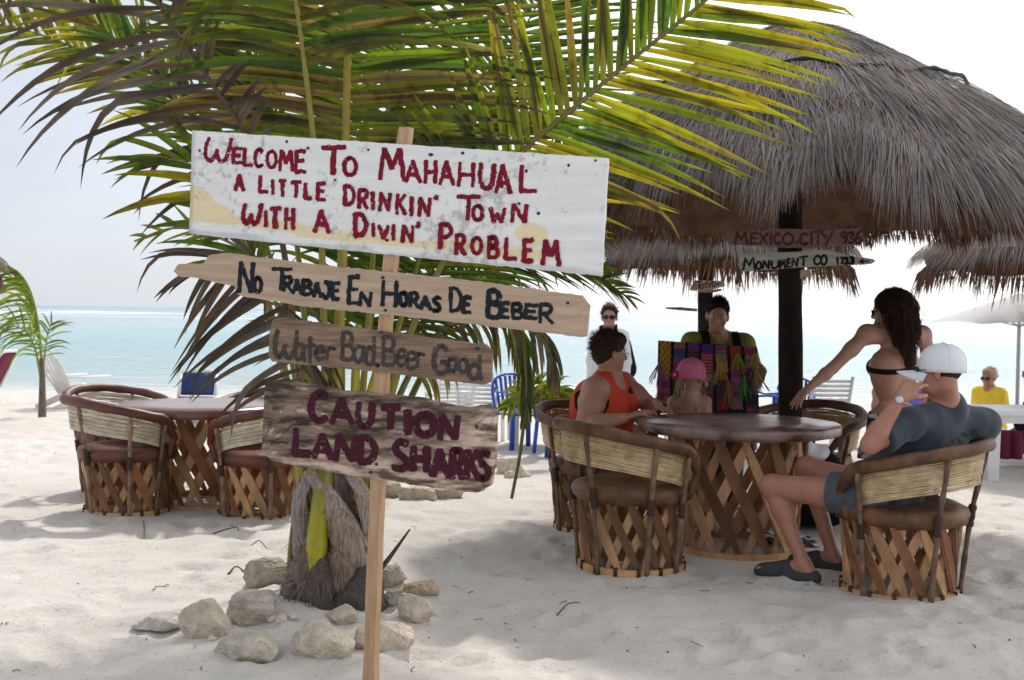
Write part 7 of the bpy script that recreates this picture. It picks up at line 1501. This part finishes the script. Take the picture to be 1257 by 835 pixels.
def adirondack(label, loc, rz, group):
    t = thing('adirondack_chair', label, 'chair', (0, 0, 0), 0, group); b = MB()
    for k in range(7):
        x = (k - 3) / 3; b.beam((x * .20, -.18, .25), (x * .34, -.52, .98 - .16 * x * x), .075, .018, up=(0, 1, .4))
    b.beam((-.27, -.40, .66), (.27, -.40, .66), .03, .05); b.build('backrest', WHITEPAINT, t, world=False); b = MB()
    for k in range(6): b.beam((-.26, -.14 + k * .095, .27 + k * .022), (.26, -.14 + k * .095, .27 + k * .022), .08, .02)
    b.build('seat', WHITEPAINT, t, world=False)
    for sx in (-1, 1):
        b = MB(); b.beam((sx * .33, -.42, .56), (sx * .36, .46, .57), .13, .022); b.build('armrest', WHITEPAINT, t, world=False)
        b = MB(); b.beam((sx * .31, .38, 0), (sx * .31, .38, .56), .03, .09); b.build('leg', WHITEPAINT, t, world=False)
        b = MB(); b.beam((sx * .285, -.58, .01), (sx * .285, .42, .36), .03, .11); b.build('leg', WHITEPAINT, t, world=False)
    t.location = loc; t.rotation_euler = (0, 0, rz); return t
adirondack('white wooden chair with fanned back slats on the sand at the left', on(92, 20.5), R_(-35), None)
def lounger(label, loc, rz, fab, wfr, group, up=.62):
    t = thing('sun_lounger', label, 'lounger', (0, 0, 0), 0, group); b = MB()
    for sx in (-1, 1): b.beam((sx * .30, -.4, .32), (sx * .30, 1.1, .32), .04, .06); b.beam((sx * .29, -.4, .32), (sx * .27, -.4 - up * .55, .32 + up), .04, .05, up=(0, 1, 0))
    b.tube(crom([(-.27, -.4 - up * .55, .30 + up), (-.2, -.43 - up * .57, .37 + up), (.2, -.43 - up * .57, .37 + up), (.27, -.4 - up * .55, .30 + up)], 16), .028, 8); b.build('frame', wfr, t, world=False)
    b = MB(); V = np.array([[(x * .255, -.42 - v * up * .55, .36 + v * (up - .02)) for v in np.linspace(0, 1, 6)] for x in (-1, 0, 1)]); b.grid(V); o = b.build('backrest', fab, t, world=False); sd = o.modifiers.new('t', 'SOLIDIFY'); sd.thickness = .02
    b = MB(); V = np.array([[(x * .275, -.38 + v * 1.45, .345 - .02 * math.sin(v * 3.14)) for v in np.linspace(0, 1, 8)] for x in (-1, 0, 1)]); b.grid(V); o = b.build('seat', fab, t, world=False); sd = o.modifiers.new('t', 'SOLIDIFY'); sd.thickness = .02
    for sx in (-1, 1):
        for y in (-.35, .95): b = MB(); b.beam((sx * .30, y * 1.08, 0), (sx * .30, y, .34), .045, .04, up=(0, 1, 0)); b.build('leg', wfr, t, world=False)
    t.location = loc; t.rotation_euler = (0, 0, rz); return t
NAVYF = mat('navy_mesh_fabric', (.02, .05, .16), .8, .2, scale=30)
lounger('white framed lounger with navy fabric behind the left table', on(238, 17.6), R_(-172), NAVYF, WHITEP, 'sun loungers on the beach', up=.36)
lounger('burgundy lounger at the left edge of the beach', on(-36, 21.0), R_(82), MAR, WHITEP, 'sun loungers on the beach', up=.62)
lounger('white lounger behind the woman in orange, right of her head', on(792, 13.6), R_(100), WHITEP, WHITEP, 'sun loungers on the beach', up=.30)
lounger('low white lounger between the bikini woman and the slatted chair', on(1045, 14.5), R_(70), WHITEP, WHITEP, 'sun loungers on the beach', up=.2)
def slab_table(label, loc, rz, sx, sy, h, leg, group=None):
    t = thing('white_table', label, 'table', (0, 0, 0), 0, group); b = MB(); b.box((0, 0, h - .025), (sx, sy, .05)); bevel(b.build('tabletop', WHITEP, t, world=False, smooth=False), .012)
    b = MB()
    for q in (-1, 1): b.box((0, q * (sy / 2 - .07), h - .085), (sx - .2, .03, .07)); b.box((q * (sx / 2 - .07), 0, h - .085), (.03, sy - .2, .07))
    b.build('apron', WHITEP, t, world=False, smooth=False)
    for x in (-1, 1):
        for y in (-1, 1): b = MB(); b.box((x * (sx / 2 - .08), y * (sy / 2 - .08), (h - .05) / 2), (leg, leg * .8, h - .05), taper=1.15); bevel(b.build('leg', WHITEP, t, world=False, smooth=False), .008)
    t.location = loc; t.rotation_euler = (0, 0, rz); return t
slab_table('white plastic table at the right behind the man in the white cap', on(1252, 10.9), R_(4), 1.0, .8, .66, .11, 'white tables by the water')
slab_table('white plastic table behind the blue chairs, left of the woman in orange', on(668, 13.9), R_(3), .9, .8, .70, .10, 'white tables by the water')
# white beach umbrella
u0 = P(1249, 480, 14.6); ug = gz(u0[0], 14.6); um = thing('beach_umbrella', 'white fabric beach umbrella with a slim pole at the right', 'umbrella', (u0[0], 14.6, ug))
tp_z = P(1257, 360, 14.6)[2]; ez = P(1140, 397, 14.6)[2]
b = MB(); b.tube([(u0[0], 14.6, ug - .1), (u0[0], 14.6, tp_z - .02)], .024, 10); b.build('pole', mat('grey_pole', (.45, .45, .46), .4, .1), um)
V = []; Ru = 1.16
for i, t_ in enumerate(np.linspace(0, 2 * math.pi, 49)):
    row = []
    for q in np.linspace(.015, 1, 12):
        rr_ = Ru * q * math.cos(math.pi / 8) / math.cos((t_ % (math.pi / 4)) - math.pi / 8); row.append((u0[0] + rr_ * math.cos(t_), 14.6 + rr_ * math.sin(t_), tp_z + (ez - tp_z) * rr_ / Ru))
    V.append(row)
CANV = mat('white_canvas', (.80, .80, .83), .8, .05, scale=10, transl=.5)
b = MB(); b.grid(np.array(V)); o = b.build('canopy', CANV, um)
hub = np.array([u0[0], 14.6, ez - .02])
for k in range(8):
    a = k * math.pi / 4; e_ = np.array([u0[0] + Ru * .62 * math.cos(a), 14.6 + Ru * .62 * math.sin(a), tp_z + (ez - tp_z) * .6 - .03]); b = MB(); b.tube([hub, e_], .010, 6); b.build('strut', mat('grey_pole'), um)
# bag and clothes under the table edge
bg = P(985, 575, 7.6); bt = thing('beach_bag', 'black bag stuffed with white cloth on the sand behind the lattice table', 'bag', (bg[0], 7.6, 0))
gb = gz(bg[0], 7.6)
sdf_obj('bag', [cap(np.array([bg[0] - .12, 7.6, gb + .22]), np.array([bg[0] + .14, 7.6, gb + .20]), .20, .20, .08), cap(np.array([bg[0] - .1, 7.6, gb + .4]), np.array([bg[0] + .12, 7.6, gb + .38]), .14, .14, .08)], BLACK, bt, .012, (), [((0, 0, gb), (0, 0, -1))], (.012, 14, 3))
wc = P(988, 553, 7.5); sdf_obj('crumpled_cloth', [ell(wc + np.array([-.06, 0, 0]), (.10, .08, .055)), ell(wc + np.array([.06, .01, -.01]), (.10, .08, .06)), ell(wc + np.array([0, -.03, .02]), (.07, .06, .05))], WCOT, bt, .007, (), (), (.014, 26, 4))
sd_ = P(1008, 700, 6.25)
# striped cloth on the sand behind his feet
q = G(968, 672); b = MB(); V = np.array([[(q[0] - .16 + .34 * u + .02 * math.sin(v * 9), q[1] + .25 * v, gz(q[0], q[1]) + .03 + .03 * math.sin(u * 11 + v * 4) * math.sin(v * 5 + 1)) for v in np.linspace(0, 1, 14)] for u in np.linspace(0, 1, 24)]); 
T_ = np.array([[(.75, .74, .72) if (j // 2) % 2 else (.07, .06, .08) for j in range(14)] for i in range(24)]); b.grid(V, T_); o = b.build('striped_towel', mat('striped_cloth', (1, 1, 1), .9, .1, tint=True)); sd = o.modifiers.new('t', 'SOLIDIFY'); sd.thickness = .012; tag(o, 'crumpled striped towel on the sand behind the clogs', 'towel')

# ------------------------------------------------------------------ small palms
sp = on(52, 17.8); sp_t = thing('small_palm', 'small wind-bent coconut palm at the left by the water', 'palm tree', sp)
BR = [np.array(c) for c in ((.10, .17, .03), (.13, .18, .03), (.16, .19, .05))]
def sfrond(t, ctrl, nrm, **k): return frond(t, ctrl, nrm, **k)
sfrond(sp_t, [(52, 470, 17.8), (51, 440, 17.8), (48, 405, 17.75), (42, 372, 17.7), (33, 348, 17.6), (20, 332, 17.5), (0, 322, 17.4)], toc(.3, -.9, .2), rcol=(.25, .28, .06), rr=(.03, .012), length=.95, n=30, width=.034, a0=(1.0, .4), side_droop=(.5, .5), t0=.3, pal=BR, tip=BR + OLIVE, kink=.15, sdir=(-.95, 0, -.25))
sfrond(sp_t, [(52, 470, 17.8), (55, 435, 17.9), (60, 405, 18.0), (66, 395, 18.1)], toc(.2, -.9, .1), rcol=(.2, .2, .05), length=.45, n=9, width=.03, a0=(1.1, .4), droop=.3, t0=.4, pal=BR + OLIVE, tip=OLIVE, kink=.1)
sfrond(sp_t, [(51, 470, 17.8), (44, 432, 17.7), (34, 410, 17.6), (16, 400, 17.5), (0, 405, 17.4)], toc(-.1, -.8, .5), rcol=(.2, .2, .05), length=.5, n=11, width=.03, a0=(1.0, .4), droop=.35, t0=.35, pal=BR, tip=OLIVE, kink=.1)
b = MB(); q = [P(52, 487, 17.8), P(52, 470, 17.8), P(51, 440, 17.8)]; q[0][2] = sp[2] - .05; b.tube(crom(q, 10), np.linspace(.065, .035, 10), 12, tint=(.9, .8, .7)); b.build('trunk', FIBRE, sp_t)
pp_ = on(662, 11.6); pt = thing('young_palm', 'knee-high young yellow-green palm plant before the blue chairs', 'plant', pp_)
for k, (x, y) in enumerate(((640, 470), (652, 462), (668, 468), (690, 474), (700, 486), (630, 490), (678, 492))):
    d = 11.6 + .25 * math.sin(k * 2.1); sfrond(pt, [(662, 518, 11.6), ((662 + x) / 2, (500 + y) / 2 - 6, (11.6 + d) / 2), (x, y + 6, d), (x + (x - 662) * .35, y + 14, d)], toc(.1, -.7, .6), rcol=(.35, .33, .06), rr=(.012, .004), length=.26, n=14, width=.035, a0=(1.0, .5), droop=.3, t0=.3, pal=BR + YELL, tip=YELL + BROWN, kink=.1)
